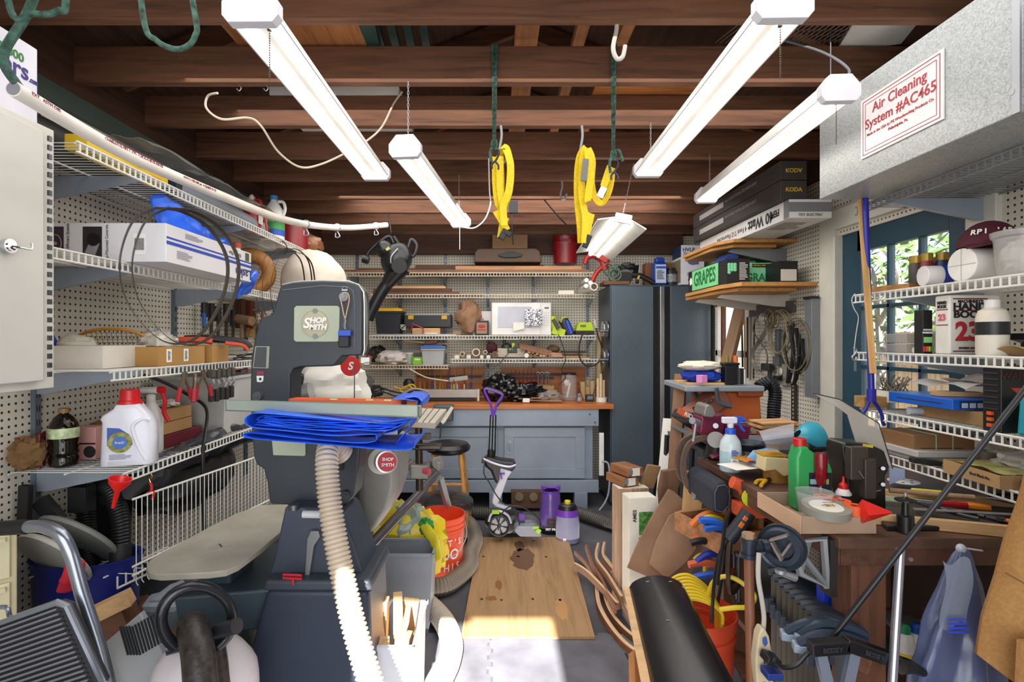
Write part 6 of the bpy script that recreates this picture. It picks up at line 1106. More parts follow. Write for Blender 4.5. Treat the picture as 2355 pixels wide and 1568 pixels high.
board('short dark plank under the green cord bundle, overhanging the cabinet edge',.93,1.15,4.6,zc,.2,.03,wal)
# ---------------------------------------------------------------- carpet cleaner and its tanks
O = V((.06,3.72,0)); th = T('carpet_cleaner','upright carpet cleaner with purple loop handle and grey spoked wheel','carpet cleaner',O); q = lambda x,y,Y=3.72: W(x,y,Y)-O; pr_ = m('#6a35a8',.35); slv = m('#b8bac8',.25,met=.3); bk = m('#17171a',.35)
B().tube(bez([q(1132,958),q(1130,935),q(1116,905),q(1116,895),q(1130,898),q(1152,906),q(1155,912),q(1142,932),q(1136,955)],6),.009,10).o('loop_handle',pr_,th); B().tube(bez([q(1118,892),q(1135,896),q(1154,904),q(1157,914),q(1144,935)]),.006,8).o('handle_back',bk,th)
for dx in (-4,1,6): B().cyl(q(1133+dx*1.2,955),q(1130+dx*1.4,1040),.005,n=8).o('handle_rod',bk,th)
B().tube([q(1131,1036),q(1128,1062),q(1132,1075)],.03,10).o('neck',bk,th)
b = off(slab([(1110,1058),(1126,1052),(1150,1060),(1186,1064),(1187,1078),(1172,1090),(1160,1112),(1150,1122),(1138,1110),(1128,1085),(1116,1075)],3.66,.13),O); b.o('body_top',bk,th,bev=.02)
B().tube(bez([q(1112,1056,3.65),q(1125,1062,3.64),q(1148,1070,3.64),q(1172,1074,3.64),q(1186,1070,3.65)]),.008,8).o('silver_rim',slv,th)
off(slab([(1150,1078),(1178,1086),(1168,1100),(1156,1135),(1146,1160),(1168,1168),(1178,1172),(1165,1175),(1140,1168),(1131,1158),(1136,1130),(1148,1105)],3.64,.05),O).o('silver_spine',m('#c4c6d4',.3),th,bev=.01)
B().box(q(1152,1095,3.625),(.012,.01,.045),(0,-.25,0)).box(q(1156,1090,3.625),(.03,.01,.012)).o('purple_latch',pr_,th); off(slab([(1114,1052),(1107,1060),(1108,1068),(1118,1062)],3.66,.02),O).o('cord_hook',bk,th,bev=.004)
B().blob(q(1165,1198,3.8),(.16,.12,.08),.08,2,1).o('base_housing',bk,th); B().tube(bez([q(1124,1200,3.62),q(1130,1183,3.62),q(1147,1176,3.62),q(1168,1186,3.62),q(1176,1204,3.62)]),.009,8).o('wheel_guard',slv,th)
wc = q(1148,1210,3.62); B().tube([wc+V((.068*math.cos(a),0,.068*math.sin(a))) for a in [i*PI/16 for i in range(32)]],.0085,8,closed=True).cyl(wc+V((0,.01,0)),wc+V((0,.03,0)),.065,n=28).o('wheel',bk,th)
b = B()
for i in range(6): a = i*PI/3+.3; b.prism([(.016*math.cos(a-.35),.016*math.sin(a-.35)),(.058*math.cos(a-.36),.058*math.sin(a-.36)),(.060*math.cos(a),.060*math.sin(a)),(.058*math.cos(a+.36),.058*math.sin(a+.36)),(.016*math.cos(a+.35),.016*math.sin(a+.35))],X_,Z_,Y_*-.006,wc+V((0,.01,0)))
b.o('wheel_spokes',m('#a8aab4',.4),th)
off(slab([(1182,1222),(1190,1212),(1232,1212),(1243,1222),(1246,1236),(1196,1236)],3.52,.14),O).o('brush_head',m('#8c8e9c',.35),th,bev=.01); B().blob(q(1212,1203,3.66),(.09,.08,.05),.05,2,3).o('clear_hood',m('#6a6a70',.1,'glass',a=.5),th)
B().box(q(1238,1222,3.515),(.03,.01,.03),(0,.6,0)).box(q(1140,1178,3.6),(.05,.03,.02)).box(q(1232,1214,3.515),(.04,.01,.014)).o('lime_trim',m('#9cd030',.4),th); B().box(q(1200,1190,3.6),(.04,.03,.04)).o('purple_fitting',pr_,th)
rp('extension_cord','thin black power cord wound around the carpet cleaner','cord',[tuple(W(x,y,3.55)) for x,y in [(1115,1062),(1113,1090),(1125,1110),(1142,1140),(1160,1160),(1180,1165),(1190,1190),(1195,1215),(1180,1225),(1205,1222),(1235,1220),(1244,1205),(1230,1185),(1195,1165),(1168,1168),(1150,1190),(1146,1220)]],.0045,black)
O = V((W(1270,1222,3.8).x,3.9,.0)); th = T('dirt_tank','translucent purple water tank with black foot, left of the two','tank',O); B().lathe([(.085,.05),(.085,.08),(.07,.28),(.06,.31),(.0,.31)],24,sy=.8).o('tank_wall',m('#6a4ca0',.12,'glass',a=.75),th); B().lathe([(.08,.0),(.088,.02),(.086,.06),(0,.06)],24,sy=.8).o('foot',bk,th); B().tube([(-.06,0,.31),(-.065,0,.34),(-.02,0,.332),(.03,0,.332),(.065,0,.34),(.06,0,.31)],.012,8).lathe([(.066,.29),(.066,.31),(0,.31)],20,sy=.8).o('purple_cap',pr_,th); B().box((.0,-.072,.09),(.07,.01,.06)).o('front_label',bk,th,bev=.01); text('BISSELL',.012,red,th,(0,-.079,.1),bold=.02); text('PET PRO',.024,white,th,(0,-.082,.045),bold=.03)
B().tube([(0,0,.06),(0,0,.3)],.012,8).o('inner_tube',slv,th)
O = V((W(1309,1237,3.62).x,3.7,.0)); th = T('clean_water_tank','milky grey water tank with yellow cap and purple collar, right of the two','tank',O); B().lathe([(.072,0),(.082,.01),(.084,.14),(.076,.2),(.0,.2)],24,sy=.8).o('tank_wall',m('#8c8ca8',.3),th); B().lathe([(.078,.19),(.07,.235),(.0,.235)],24,sy=.8).o('purple_collar',pr_,th); B().lathe([(.069,.232),(.06,.262),(.045,.272),(0,.272)],24,sy=.8).o('black_top',bk,th); B().lathe([(.022,.27),(.022,.292),(.018,.295),(0,.295)],18).o('yellow_cap',m('#d8c820',.4),th); B().box((-.03,-.066,.04),(.022,.003,.022)).o('label_sticker',paper,th)
th = carton('wood_crate','brown wooden unit with two round dials under the workbench','crate',.13,.38,4.35,4.55,.03,.17,m('#5a3c2c',.7,'wood',ax='X')); [B().cyl((x,-.101,.10),(x,-.115,.10),.035,n=20).o('dial',m('#8a7a60',.4,met=.4),th) for x in (-.06,.06)]
# ================================================================ right wall shelves with boards
ob = m('#b88448',.6,'wood',ax='Y',k=.3)
th = T('board_shelf','lower wooden shelf on the right wall with two white brackets','shelf',(1.9,3.09,1.745)); B().prism([(0,0),(-.45,0),(-.50,.18),(-.50,.78),(0,.78)],X_,Y_,Z_*.024).o('top_board',ob,th,bev=.002); B().prism([(-.08,.08),(-.44,.08),(-.48,.25),(-.49,.8),(-.05,.8)],X_,Y_,Z_*.022,(0,0,-.024)).o('lower_board',ob,th,bev=.002)
for y in (.30,.68): B().prism([(0,-.026),(-.44,-.026),(-.46,-.045),(-.1,-.10),(0,-.105)],X_,Z_,Y_*.02,(0,y,0)).o('bracket',m('#d0cdc4',.5),th)
th = T('board_shelf','upper wooden shelf on the right wall under the long cartons','shelf',(1.9,3.3,2.02)); B().prism([(0,0),(-.40,0),(-.47,.12),(-.49,.65),(0,.65)],X_,Y_,Z_*.022,(0,0,.022)).o('top_board',ob,th,bev=.002); B().prism([(-.1,.06),(-.38,.06),(-.46,.2),(-.47,.66),(-.05,.66)],X_,Y_,Z_*.02).o('lower_board',ob,th,bev=.002)
B().prism([(0,-.0),(-.36,-.0),(-.38,-.02),(0,-.10)],X_,Z_,Y_*.02,(0,.12,0)).o('bracket',m('#7a7c80',.5),th)
th = carton('lamp_carton','long white 40 watt lamp carton with dark end on the upper wooden shelf','box',1.54,1.765,2.75,3.95,2.066,2.165,m('#d8d6d4',.6)); k3 = m('#2c2c2e',.6)
B().box((0,-.601,.058),(.2255,.002,.05)).o('dark_band',m('#77777a',.6),th); text('FEIT ELECTRIC',.02,m('#4a4a4c'),th,(.0,-.602,.016));
text('40 Watt',.085,k3,th,(-.1135,-.30,.05),u=Y_,v=-Z_,bold=.03) ; text('FEIT',.05,k3,th,(-.1135,-.46,.055),u=Y_,v=-Z_,bold=.05); text('4 Foot T12 Fluorescent',.045,k3,th,(-.1135,.08,.045),u=Y_,v=-Z_); B().box((-.1135,-.575,.05),(.001,.05,.095)).o('dark_band',m('#77777a',.6),th)
lines('small_print',m('#6a6a6c'),th,(0,-.4,-.0005),.16,.2,6,face='z')
for i,y in enumerate((2.167,2.270)):
    th = carton('lamp_carton',['lower','upper'][i]+' of the two long dark lamp cartons stacked above the white one','box',1.50,1.64,2.76,3.98,y,y+.10,m('#3a3634',.6)); yk = m('#c8a828',.6)
    text('KODA',.03,yk,th,(0,-.6115,.05),v=-Z_ if i else Z_,bold=.03); text('MULTI-DIRECTIONAL LED SHOP LIGHT',.024,m('#8a8684'),th,(-.071,-.15,.06),u=-Y_,v=Z_); B().box((-.071,.28,.05),(.002,.40,.035)).o('printed_lamp',m('#a8a4a0',.5),th,bev=.0)
for i in range(3): one(B().box((0,0,.02),(.09,.16,.04)),'wood_block',walz,['lowest','middle','top'][i]+' brown block stacked right of the dark lamp cartons','block',(1.745+.01*(i % 2),3.1,2.167+i*.042),rot=(0,0,.1*i),bev=.002,group='blocks beside the dark cartons')
zs = 1.77
gk = m('#2c8a50',.5); gt_ = m('#8adca8',.5)
th = carton('grape_carton','open printed grape carton with green letters at the left end of the lower wooden shelf','box',1.42,1.56,3.22,3.86,zs,zs+.155,m('#1c1c1e',.5),opn=True)
B().box((-.072,.02,.08),(.002,.44,.14)).o('green_panel',m('#7cd08c',.5),th); text('GRAPES',.135,m('#1f6c38',.5),th,(-.074,.02,.08),u=-Y_,v=Z_,bold=.02,sx=.78); B().cyl((-.0715,.265,.08),(-.073,.265,.08),.03,n=5).o('star_logo',white,th)
lines('small_print',m('#c8c8c8'),th,(.035,-.3205,.08),.055,.11,9); b = B(); [b.ell((-.055+.018*(i % 3),-.321,.12-.016*(i//3)),(.011,.003,.011)) for i in range(10)]; b.o('printed_grapes',m('#7cd0a0',.5),th)
th = carton('grape_carton','second grape carton with pale green front, nearer the right wall','box',1.60,1.78,3.32,3.6,zs,zs+.145,gt_,opn=True); text('GRAPES',.072,gk,th,(0,-.1415,.05),bold=.03,sx=.85); B().box((0,-.1425,.128),(.13,.002,.022)).o('black_label',black,th); text('CENTRAL PNEUMATIC',.012,m('#d8b020'),th,(.0,-.144,.128),bold=.02); B().box((.094,0,.075),(.012,.27,.15)).o('side_panel',black,th)
th = carton('green_carton','dark green carton with white panel behind the second grape carton','box',1.64,1.86,3.62,3.85,zs,zs+.22,m('#1c6a50',.5)); B().box((-.02,-.116,.16),(.13,.001,.09)).o('white_panel',m('#c8d0cc'),th); B().box((.02,-.117,.15),(.03,.001,.06)).o('printed_tool',black,th)
th = T('clear_case','small blue-clear plastic case standing on the first grape carton','case',(1.52,3.42,zs+.157),rot=(0,0,.2)); B().prism([(-.06,0),(.06,0),(.08,.05),(.05,.07),(-.0,.06)],X_,Z_,Y_*.1).o('case_body',m('#3a5098',.2),th,bev=.006)
th = carton('black_bin','black bin with pale square label at the right end of the lower wooden shelf','bin',1.70,1.81,3.14,3.3,zs,zs+.13,black,opn=True); B().box((0,-.082,.045),(.095,.003,.07)).o('pale_label',m('#cfc8bc'),th,bev=.004)
# ---- hanging things on the right wall
def rw(name,label,cat,px,py,X=1.86): Y = X*FOC/(px-1140); p = W(px,py,Y); return T(name,label,cat,p)
def RW(px,py,X=1.86): return W(px,py,X*FOC/(px-1140))
wirec = m('#8a7c64',.4,met=.4)
for i,(px,py,r,n,lab,c_) in enumerate([(1800,745,.14,5,'large coil of thin wire hanging on the right pegboard','#a09478'),(1838,770,.17,4,'widest loop of grey wire hanging at the right on the pegboard','#8a806c'),(1782,725,.06,5,'small tight wire coil hanging over the large coil','#7a7058')]):
    c0 = RW(px,py,1.85-.01*i); b = B(); rn = random.Random(i)
    for j in range(n): rr = r*rn.uniform(.75,1.05); b.tube([V((-.01*j,rr*.9*math.cos(a)+rn.uniform(-.004,.004),rr*math.sin(a)-r*.4)) for a in [k_*PI/14 for k_ in range(28)]],.0045,5,closed=True)
    th = T('wire_coil',lab,'wire',c0); b.o('wire_strands',m(c_,.4,met=.3),th)
th = rw('calipers','large figure-eight outside calipers hanging on the right pegboard','calipers',1750,785); cg = m('#77736a',.4,met=.3)
for s in (-1,1):
    B().tube(bez([(0,s*.012,.19),(0,s*.09,.14),(-.01,s*.085,.07),(-.01,0,.0),(-.01,-s*.09,-.07),(-.01,-s*.10,-.15),(-.01,-s*.02,-.21)]),.015,8,flat=.35).o('leg',cg,th)
B().cyl((-.02,0,0),(.0,0,0),.014).o('rivet',dsteel,th)
th = rw('clamp_lamp','shiny bulb guard hanging behind the calipers','lamp',1756,735); B().ell((0,0,0),(.03,.05,.05)).o('bulb',m('#c8c8c4',.15,met=.5),th)
for i,(px,y0,y1,r,c_,lab) in enumerate([(1706,735,845,.012,'#3a2c20','leftmost dark strip hanging beside the window'),(1712,735,850,.010,'#c8a070','brass-coloured strip hanging beside the window'),(1719,730,870,.012,'#4a3c30','third strip from the window, dark brown'),(1727,730,875,.010,'#8a7c68','fourth strip from the window, grey-brown'),(1735,735,872,.008,'#2a2a2a','fifth strip from the window, thin and black')]):
    a,c = RW(px,y0),RW(px+2-i,y1); one(B().tube([(0,0,0),c-a],r,4,flat=.4,up=(0,1,0)),'metal_strip',m(c_,.35,met=.4),lab,'strip',a)
for i,(px,y0,y1,lab) in enumerate([(1812,740,880,'left black rubber strap hanging under the wire coils'),(1826,745,885,'middle black rubber strap hanging under the wire coils'),(1840,770,860,'right looped black strap hanging under the wire coils')]):
    a = RW(px,y0,1.82); P = [RW(x,y,1.82)-a for x,y in [(px,y0),(px-8+i*3,y0+50),(px+i*4,y1-40),(px-2,y1),(px+6,y1-20),(px+12,y0+70),(px+5,y0+10)]]; one(B().tube(bez(P),.014,6,flat=.4),'rubber_strap',m('#1c1a18',.6),lab,'strap',a)
th = rw('caulk_gun','grey and black tool body hanging behind the calipers','tool',1790,810); B().box((0,0,.05),(.03,.04,.2)).box((0,.0,-.06),(.04,.07,.06)).o('tool_body',m('#55595c',.5),th,bev=.006)
th = rw('spray_gun','dark spray gun hanging low on the right pegboard','tool',1765,845); B().box((0,0,0),(.04,.11,.05)).tube([(0,-.03,0),(0,-.03,-.09)],.014,8).o('tool_body',m('#2c2c2c',.45),th,bev=.005)
th = rw('outlet_box','grey metal outlet box with black plug on the right wall','outlet',1803,862,1.88); B().box((0,0,0),(.03,.10,.14)).o('box_body',m('#a8a49a',.4,met=.4),th,bev=.004); B().ell((-.02,0,.02),(.006,.02,.024)).o('socket',m('#d0ccc0',.5),th); B().box((-.03,.02,-.025),(.04,.06,.03)).o('plug',black,th,bev=.004)
rp('black_cable','black cable dropping from the outlet box behind the dust hose','cable',[tuple(RW(x,y,1.84)) for x,y in [(1798,866),(1782,875),(1780,895),(1788,920),(1792,970)]],.007,black)
th = rw('tool_bar','dark steel bar screwed across the right pegboard above the tools','bar',1768,712,1.885); B().box((0,0,0),(.02,.62,.075)).o('bar',m('#5a5450',.5),th); B().box((-.011,0,-.04),(.004,.60,.006)).o('edge',dsteel,th)
th = rw('steel_channel','tall grey steel channel standing against the right pegboard','channel',1868,800,1.85); B().box((0,0,0),(.05,.07,.58)).o('channel',m('#8a9096',.35,met=.5),th,bev=.003); B().box((-.01,-.006,.29),(.055,.075,.014)).o('end_cap',black,th,bev=.003)
one(B().tube(bez([(0,0,0),(-.05,0,-.002),(-.06,0,.012)]),.003,6),'peg_hook',steel,'bare wire hook on the pegboard above the steel channel','hook',RW(1850,700,1.89))
th = rw('perforated_strip','dark perforated strip on the pegboard left of the channel','strip',1826,930,1.885); B().box((0,0,0),(.01,.05,.26)).o('strip',m('#3a3028',.6),th); b = B(); [b.cyl((-.006,0,-.11+i*.025),(-.0055,0,-.11+i*.025),.007,n=8) for i in range(10)]; b.o('holes',m('#c8c0b0'),th)
# leaning timber
def leanbar(name,label,a,bb,w,t,mat,cat='board',**k_):
    a,bb = V(a),V(bb); d = bb-a; th_ = (a+bb)/2; o = one(B().box((0,0,0),(w,t,d.length)),name,mat,label,cat,th_,bev=.002,**k_); o.rotation_euler = d.to_track_quat('Z','Y').to_euler(); return o
leanbar('wood_post','brown two-by-four leaning in front of the small side window',W(1664,868,3.9),W(1708,690,4.0),.09,.04,walz)
leanbar('wood_post','dark stained post standing in the gap right of the tall cabinet',(1.868,4.30,.0),(1.868,4.30,1.72),.03,.03,wal)
leanbar('white_board','white painted board leaning between the cabinet and the brown boards',W(1512,1290,2.9),W(1540,965,3.25),.075,.03,m('#dcd8d2',.5))
leanbar('wood_board','tall reddish-brown board leaning against the sander table',W(1545,1170,2.75),W(1566,862,2.9),.062,.035,m('#8a6448',.6,'wood',ax='Z',k=.25))
O = W(1545,1130,2.72); one(off(slab([(1524,1085),(1560,1080),(1567,1108),(1558,1132),(1540,1148),(1520,1180),(1516,1130)],2.70,.035),O),'wood_board',m('#7a5840',.6,'wood',ax='Z',k=.25),'notched dark board end at the foot of the leaning boards','board',O,bev=.002)
leanbar('tan_board','tan board leaning behind the brown shaped panels',W(1590,1190,2.45),W(1598,1085,2.5),.09,.015,m('#b8905c',.65,'wood',ax='Z',k=.2))
brn = m('#8c6a52',.6,'rough',s=7,k=.2)
O = W(1530,1240,2.5); th = T('shaped_panel','large curved brown plywood panel leaning under the bench edge','panel',O)
off(slab([(1548,1132),(1560,1138),(1590,1166),(1614,1215),(1618,1248),(1608,1280),(1588,1310),(1560,1350),(1500,1330),(1440,1305),(1462,1262),(1500,1200)],2.48,.02),O).o('panel_sheet',brn,th,bev=.002); off(slab([(1545,1195),(1575,1182),(1602,1225),(1600,1268),(1570,1300),(1528,1330),(1490,1300),(1510,1250)],2.455,.018),O).o('front_sheet',m('#9c7a60',.6,'rough',s=7,k=.2),th,bev=.002)
th.rotation_euler = (-.25,0,0)
ames = m('#dcd6c8',.6)
def edging(label,pts,Y,dz,side,pic_):
    a,bb = pts; x0,y0,x1,y1 = *a,*bb; O_ = W((x0+x1)/2,y1,Y); w,h = S(x1-x0,Y),S(y1-y0,Y)+O_.z; O_.z = 0; th = T('edging_carton',label,'box',O_,.12); B().box((0,dz/2,h/2),(w,dz,h)).o('box_body',ames if pic_ else m('#b49478',.7,'wood',ax='Z',k=.6),th,bev=.002)
    B().box((0,dz/2,h),(w*.96,dz*.96,.004)).o('top_face',ames,th); text('AMES',.026,k3,th,(-w*.3,-.001,h*.86),u=Z_,v=-X_,bold=.02) if pic_ else text('AMES',.03,k3,th,(w*.25,-.001,h*.8),u=-Z_,v=X_,bold=.02)
    if pic_:
        B().box((w*.1,-.001,h*.80),(w*.5,.001,h*.18)).box((w*.1,-.001,h*.60),(w*.5,.001,h*.18)).o('garden_picture',m('#4a8038',.6,'rough',s=50,k=.7),th); text('EDGE',.03,k3,th,(-w*.3,-.001,h*.5),u=Z_,v=-X_); lines('small_print',m('#8a8a8a'),th,(w*.4,-.001,h*.5),w*.15,h*.5,14)
    return th
edging('tall garden edging carton with two green pictures, standing on the floor',((1446,1146),(1512,1292)),2.62,.10,0,1)
edging('brown and white edging carton standing behind the pictured one',((1421,1124),(1494,1290)),2.78,.10,0,0)
for i,(px,py,lab) in enumerate([(1462,1090,'upper small wooden latch box on the edging cartons'),(1452,1112,'lower small wooden latch box on the edging cartons')]):
    th = T('latch_box',lab,'box',W(px,py+8,2.80),.4); B().box((0,.08,.025),(.10,.16,.045)).o('box_body',m('#8a5c38',.6,'wood',ax='Y'),th,bev=.002); B().box((-.035,-.004,.03),(.02,.008,.025)).o('latch',steel,th); B().box((.0,-.002,.027),(.05,.003,.04)).o('white_panel',paper,th)
one(B().prism([(0,0),(.08,0),(.12,.12),(.05,.13)],X_,Z_,Y_*.03),'kraft_package',cardd,'folded kraft package leaning on the latch boxes','package',W(1470,1125,2.85),bev=.004)
# ---------------------------------------------------------------- sander bench area
O = V((1.3,2.9,.875)); th = T('bench_sander','orange and grey benchtop sander with slotted grey top on a metal stand','sander',O); og = m('#c8642c',.5,k=.1)
tp = [Wz(x,y,1.19) for x,y in [(1580,884),(1592,878),(1640,880),(1750,882),(1762,886),(1760,894),(1706,896),(1690,894),(1640,896),(1582,890)]]
B().prism([((x-1140)*2.62/FOC-O.x,y_-O.y) for x,y_ in [(1576,2.62),(1760,2.62),(1730,3.05),(1590,3.05)]],X_,Y_,Z_*.03,(0,0,.29)).o('grey_top',m('#8d949a',.4),th,bev=.008)
B().box(V((1.24,2.85,.875+.145))-O,(.24,.32,.28),taper=1.08).o('orange_body',og,th,bev=.012); B().box((W(1725,905,2.66)-O),(.13,.03,.04)).o('grip_recess',m('#a8542a',.5),th,bev=.012); B().box(W(1703,985,2.66)-O+V((.02,.01,0)),(.13,.006,.06)).o('warning_label',m('#b8aa98',.5),th); lines('small_print',ink,th,W(1703,985,2.66)-O+V((.02,.006,0)),.11,.05,7)
B().tube(bez([W(1590,893,2.75)-O,W(1605,915,2.75)-O,W(1630,932,2.75)-O]),.022,4,flat=.4).o('mitre_arc',m('#4a4e56',.4),th); B().tube(bez([W(1648,893,2.6)-O,W(1655,925,2.6)-O,W(1682,935,2.6)-O]),.018,4,flat=.4).o('mitre_arc',m('#4a4e56',.4),th)
B().box(W(1622,935,2.7)-O,(.22,.12,.09),(0,-.6,.2)).o('slanted_panel',m('#9a6450',.5),th,bev=.01); p = W(1618,932,2.62)-O; text('RIDGID',.035,k3,th,p,u=(.85,0,.45),v=(-.45,0,.85),bold=.04)
B().box(W(1600,975,2.68)-O,(.2,.16,.05),(0,.55,.2)).o('lower_housing',m('#2c2a2c',.45),th,bev=.01); B().box(W(1600,968,2.60)-O,(.2,.01,.03),(0,.55,0)).o('orange_band',m('#c8582a',.5),th); p = W(1594,961,2.585)-O; text('RIDGID',.028,white,th,p,u=(.87,0,-.4),v=(.4,0,.87),bold=.03)
B().box(W(1606,1008,2.7)-O,(.2,.3,.02),(0,.45,0)).o('metal_wing',m('#8a8e92',.3,met=.6),th)
B().box((.0,.1,-.45),(.5,.5,.03)).o('stand_shelf',dsteel,th); [B().tube([(sx*.22-.05,sy*.2+.05,-.02),(sx*.26-.05,sy*.22+.05,-.87)],.016,6).o('leg',m('#2c2e32',.4),th) for sx in (-1,1) for sy in (-1,1)]
B().box((.2,.1,-.02),(.9,.7,.03)).o('sander_table',m('#5a5c60',.5),th)
hose('dust_hose','black ribbed hose arching down at the right of the orange sander',[W(1745,892,2.8),W(1768,880,2.8),W(1782,900,2.8),W(1780,940,2.78),W(1778,985,2.75)],.034,blk,.014,.14,group=gh)
zt2 = 1.196
one(B().blob((0,0,.035),(.10,.07,.035),.25,4,2,flat=.033),'folded_cloth',m('#1c3ca8',.8),'crumpled blue cloth under the white one on the sander top','cloth',W(1612,880,2.75)+V((0,0,.0)))
one(B().blob((0,0,.03),(.11,.08,.025),.2,3,7),'folded_cloth',m('#d8d0bc',.8),'folded off-white cloth on top of the blue one','cloth',W(1610,868,2.75)+V((0,0,.03)))
one(B().box((0,0,.012),(.2,.2,.024)),'wood_board',pine,'thin pine board under the cloths on the sander top','board',W(1608,888,2.78),bev=.002)
one(B().box((0,0,0),(.038,.038,.038),(0,0,.4)),'pink_cube',m('#d88ac0',.6),'small pink foam cube on the front edge of the sander top','cube',W(1614,872,2.63),bev=.002)
th = T('power_battery','black battery block standing on the sander top','battery',W(1678,884,2.7)); B().box((0,0,.05),(.07,.06,.10)).box((0,0,.105),(.078,.066,.012)).o('case',black,th,bev=.004)
for i,(dx,c_) in enumerate(((-.015,'#8a6a30'),(.03,'#d86a38'))): one(B().lathe([(0,0),(.012,0),(.012,.02),(.01,.035),(0,.036)],14),'small_bottle',m(c_,.3),['brown','orange-banded'][i]+' glass vial on the black battery block','bottle',W(1678,884,2.7)+V((dx,0,.112)))
one(B().lathe([(0,0),(.022,0),(.022,.08),(.019,.08),(.019,.01),(0,.01)],18),'black_cup',black,'black cylinder cup right of the battery block','cup',W(1700,884,2.68))
# ---------------------------------------------------------------- main workbench at the right
dwd = m('#5a3e30',.6,'rough',s=9,k=.45); dw2 = m('#6c4430',.6,'wood',ax='X',k=.4); dw3 = m('#6c4430',.6,'wood',ax='Z',k=.4)
O = V((1.41,1.96,0)); th = T('work_table','heavy dark worn wooden work table along the right wall','table',O)
B().box((.0,0,.859),(.92,1.02,.032)).o('tabletop',dwd,th,bev=.003); B().box((.0,-.49,.82),(.90,.03,.048)).box((0,.49,.82),(.90,.03,.048)).box((-.44,0,.82),(.03,1.0,.05)).o('table_apron',m('#5c3a2a',.6,'wood',ax='Y',k=.4),th,bev=.002)
for sx,sy in ((-1,-1),(1,-1),(-1,1),(1,1)): B().box((sx*.345+(0 if sx > 0 else .0),sy*.42,.40),(.10,.09,.80)).o('leg',dw3,th,bev=.003)
B().box((.03,-.0,.22),(.8,.8,.025)).o('lower_shelf',dw2,th); B().box((.36,0,.5),(.02,.8,.55)).o('shade_panel',m('#3c2a22',.7),th); B().box((.02,.30,.62),(.64,.26,.02)).o('tool_shelf',m('#8a5c3c',.6,'wood',ax='X'),th); B().box((-.33,.30,.72),(.02,.26,.2)).o('shelf_side',m('#a06a40',.6,'wood',ax='Z'),th)  # dark panel at the back added as the darkness under the table
B().cyl((-.31,-.51,.815),(-.31,-.505,.815),.006).cyl((-.26,-.51,.815),(-.26,-.505,.815),.006).o('bolts',steel,th)
zt = .876
# cardboard tray and contents
O = V((.968,1.60,zt)); th = T('cardboard_tray','shallow open cardboard tray overhanging the near corner of the work table','tray',O); B().open_box((0,0,.024),(.21,.245,.047),.004).o('tray',m('#a88c74',.8),th); B().box((-.107,0,.024),(.002,.245,.049)).o('pale_side',m('#d0a888',.8),th)
th = T('oil_bottle','green plastic oil bottle with red cap in the cardboard tray','bottle',(1.005,1.68,zt+.006)); B().prism([(-.052,0),(.056,0),(.06,.01),(.06,.13),(.052,.15),(-.012,.195),(-.016,.205),(-.046,.205),(-.05,.185),(-.056,.17),(-.056,.01)],X_,Z_,Y_*.055,(0,-.0275,0)).o('bottle_body',m('#2f9a54',.3),th,bev=.01,seg=3)
B().lathe([(.019,.203),(.019,.225),(.017,.227),(0,.227)],20,c=(-.031,0,0)).o('cap',red,th); lb = B().box((.018,-.029,.095),(.07,.002,.055)).o('dark_label',m('#142030',.4),th); B().box((.01,-.0305,.095),(.05,.001,.016)).o('label_table',m('#8ab0b8'),th); B().box((.038,-.0305,.095),(.012,.001,.016)).o('label_swatch',m('#a0a040'),th)
glassm = m('#d8d4d8',.05,'glass',a=.18)
th = T('measuring_cup','clear plastic measuring cup with red scale in the tray','cup',(.945,1.555,zt+.012)); B().lathe([(.036,0),(.039,.01),(.049,.085),(.051,.087),(.047,.085),(.037,.012),(0,.012)],26).o('cup_wall',glassm,th); B().tube(bez([(.047,0,.075),(.075,0,.07),(.078,0,.035),(.043,0,.02)]),.005,8).o('handle',glassm,th)
b = B(); [b.box((.012*math.cos(i),-.0425-.0009*i,.02+i*.008),(.02 if i % 2 else .034,.0008,.0012)) for i in range(8)]; b.o('red_scale',m('#8a2438'),th)
th = T('tape_roll','grey duct tape roll lying at the front of the tray','tape',(.952,1.512,zt+.048),rot=(.12,0,0)); b = B(); b.lathe([(.044,0),(.063,0),(.063,.022),(.044,.022),(.044,0)],36); b.o('tape',m('#8d8a80',.4),th); B().lathe([(0,.018),(.044,.018),(.044,.021),(0,.021)],30).o('core_paper',m('#e0dcd0',.5),th); text('3/4',.02,m('#b8963c'),th,(0.012,.002,.0225),u=X_,v=Y_,bold=.02)
for i,(x,y,lab) in enumerate([(1.00,1.60,'orange foam roll farthest back in the tray'),(1.025,1.555,'middle orange foam roll in the tray'),(1.03,1.505,'nearest orange foam roll, touching the red cone')]): t_ = T('orange_roll',lab,'roll',(x,y,zt+.03-.0*i),group='orange rolls in the tray'); B().lathe([(.010,0),(.026,0),(.026,.042),(.010,.042),(.010,0)],24).o('roll',m('#e8602a',.5),t_); B().lathe([(.0,.04),(.010,.04),(0,.041)],16).o('hole',m('#1c1c1e'),t_)
th = T('funnel','red plastic cone lying on its side at the right end of the tray','funnel',(1.028,1.47,zt+.066),rot=(0,PI/2,-.15)); B().lathe([(.034,0),(.003,.075),(0,.076)],4).o('cone',m('#e0281e',.35),th)
th = T('screwdriver','screwdriver with thick translucent red handle standing blade down','screwdriver',(1.02,1.645,zt+.03)); B().lathe([(0,.06),(.010,.06),(.013,.075),(.018,.085),(.019,.15),(.016,.162),(0,.165)],10).o('handle',m('#7c1420',.15),th); B().cyl((0,0,0),(0,0,.062),.004).o('shaft',steel,th)
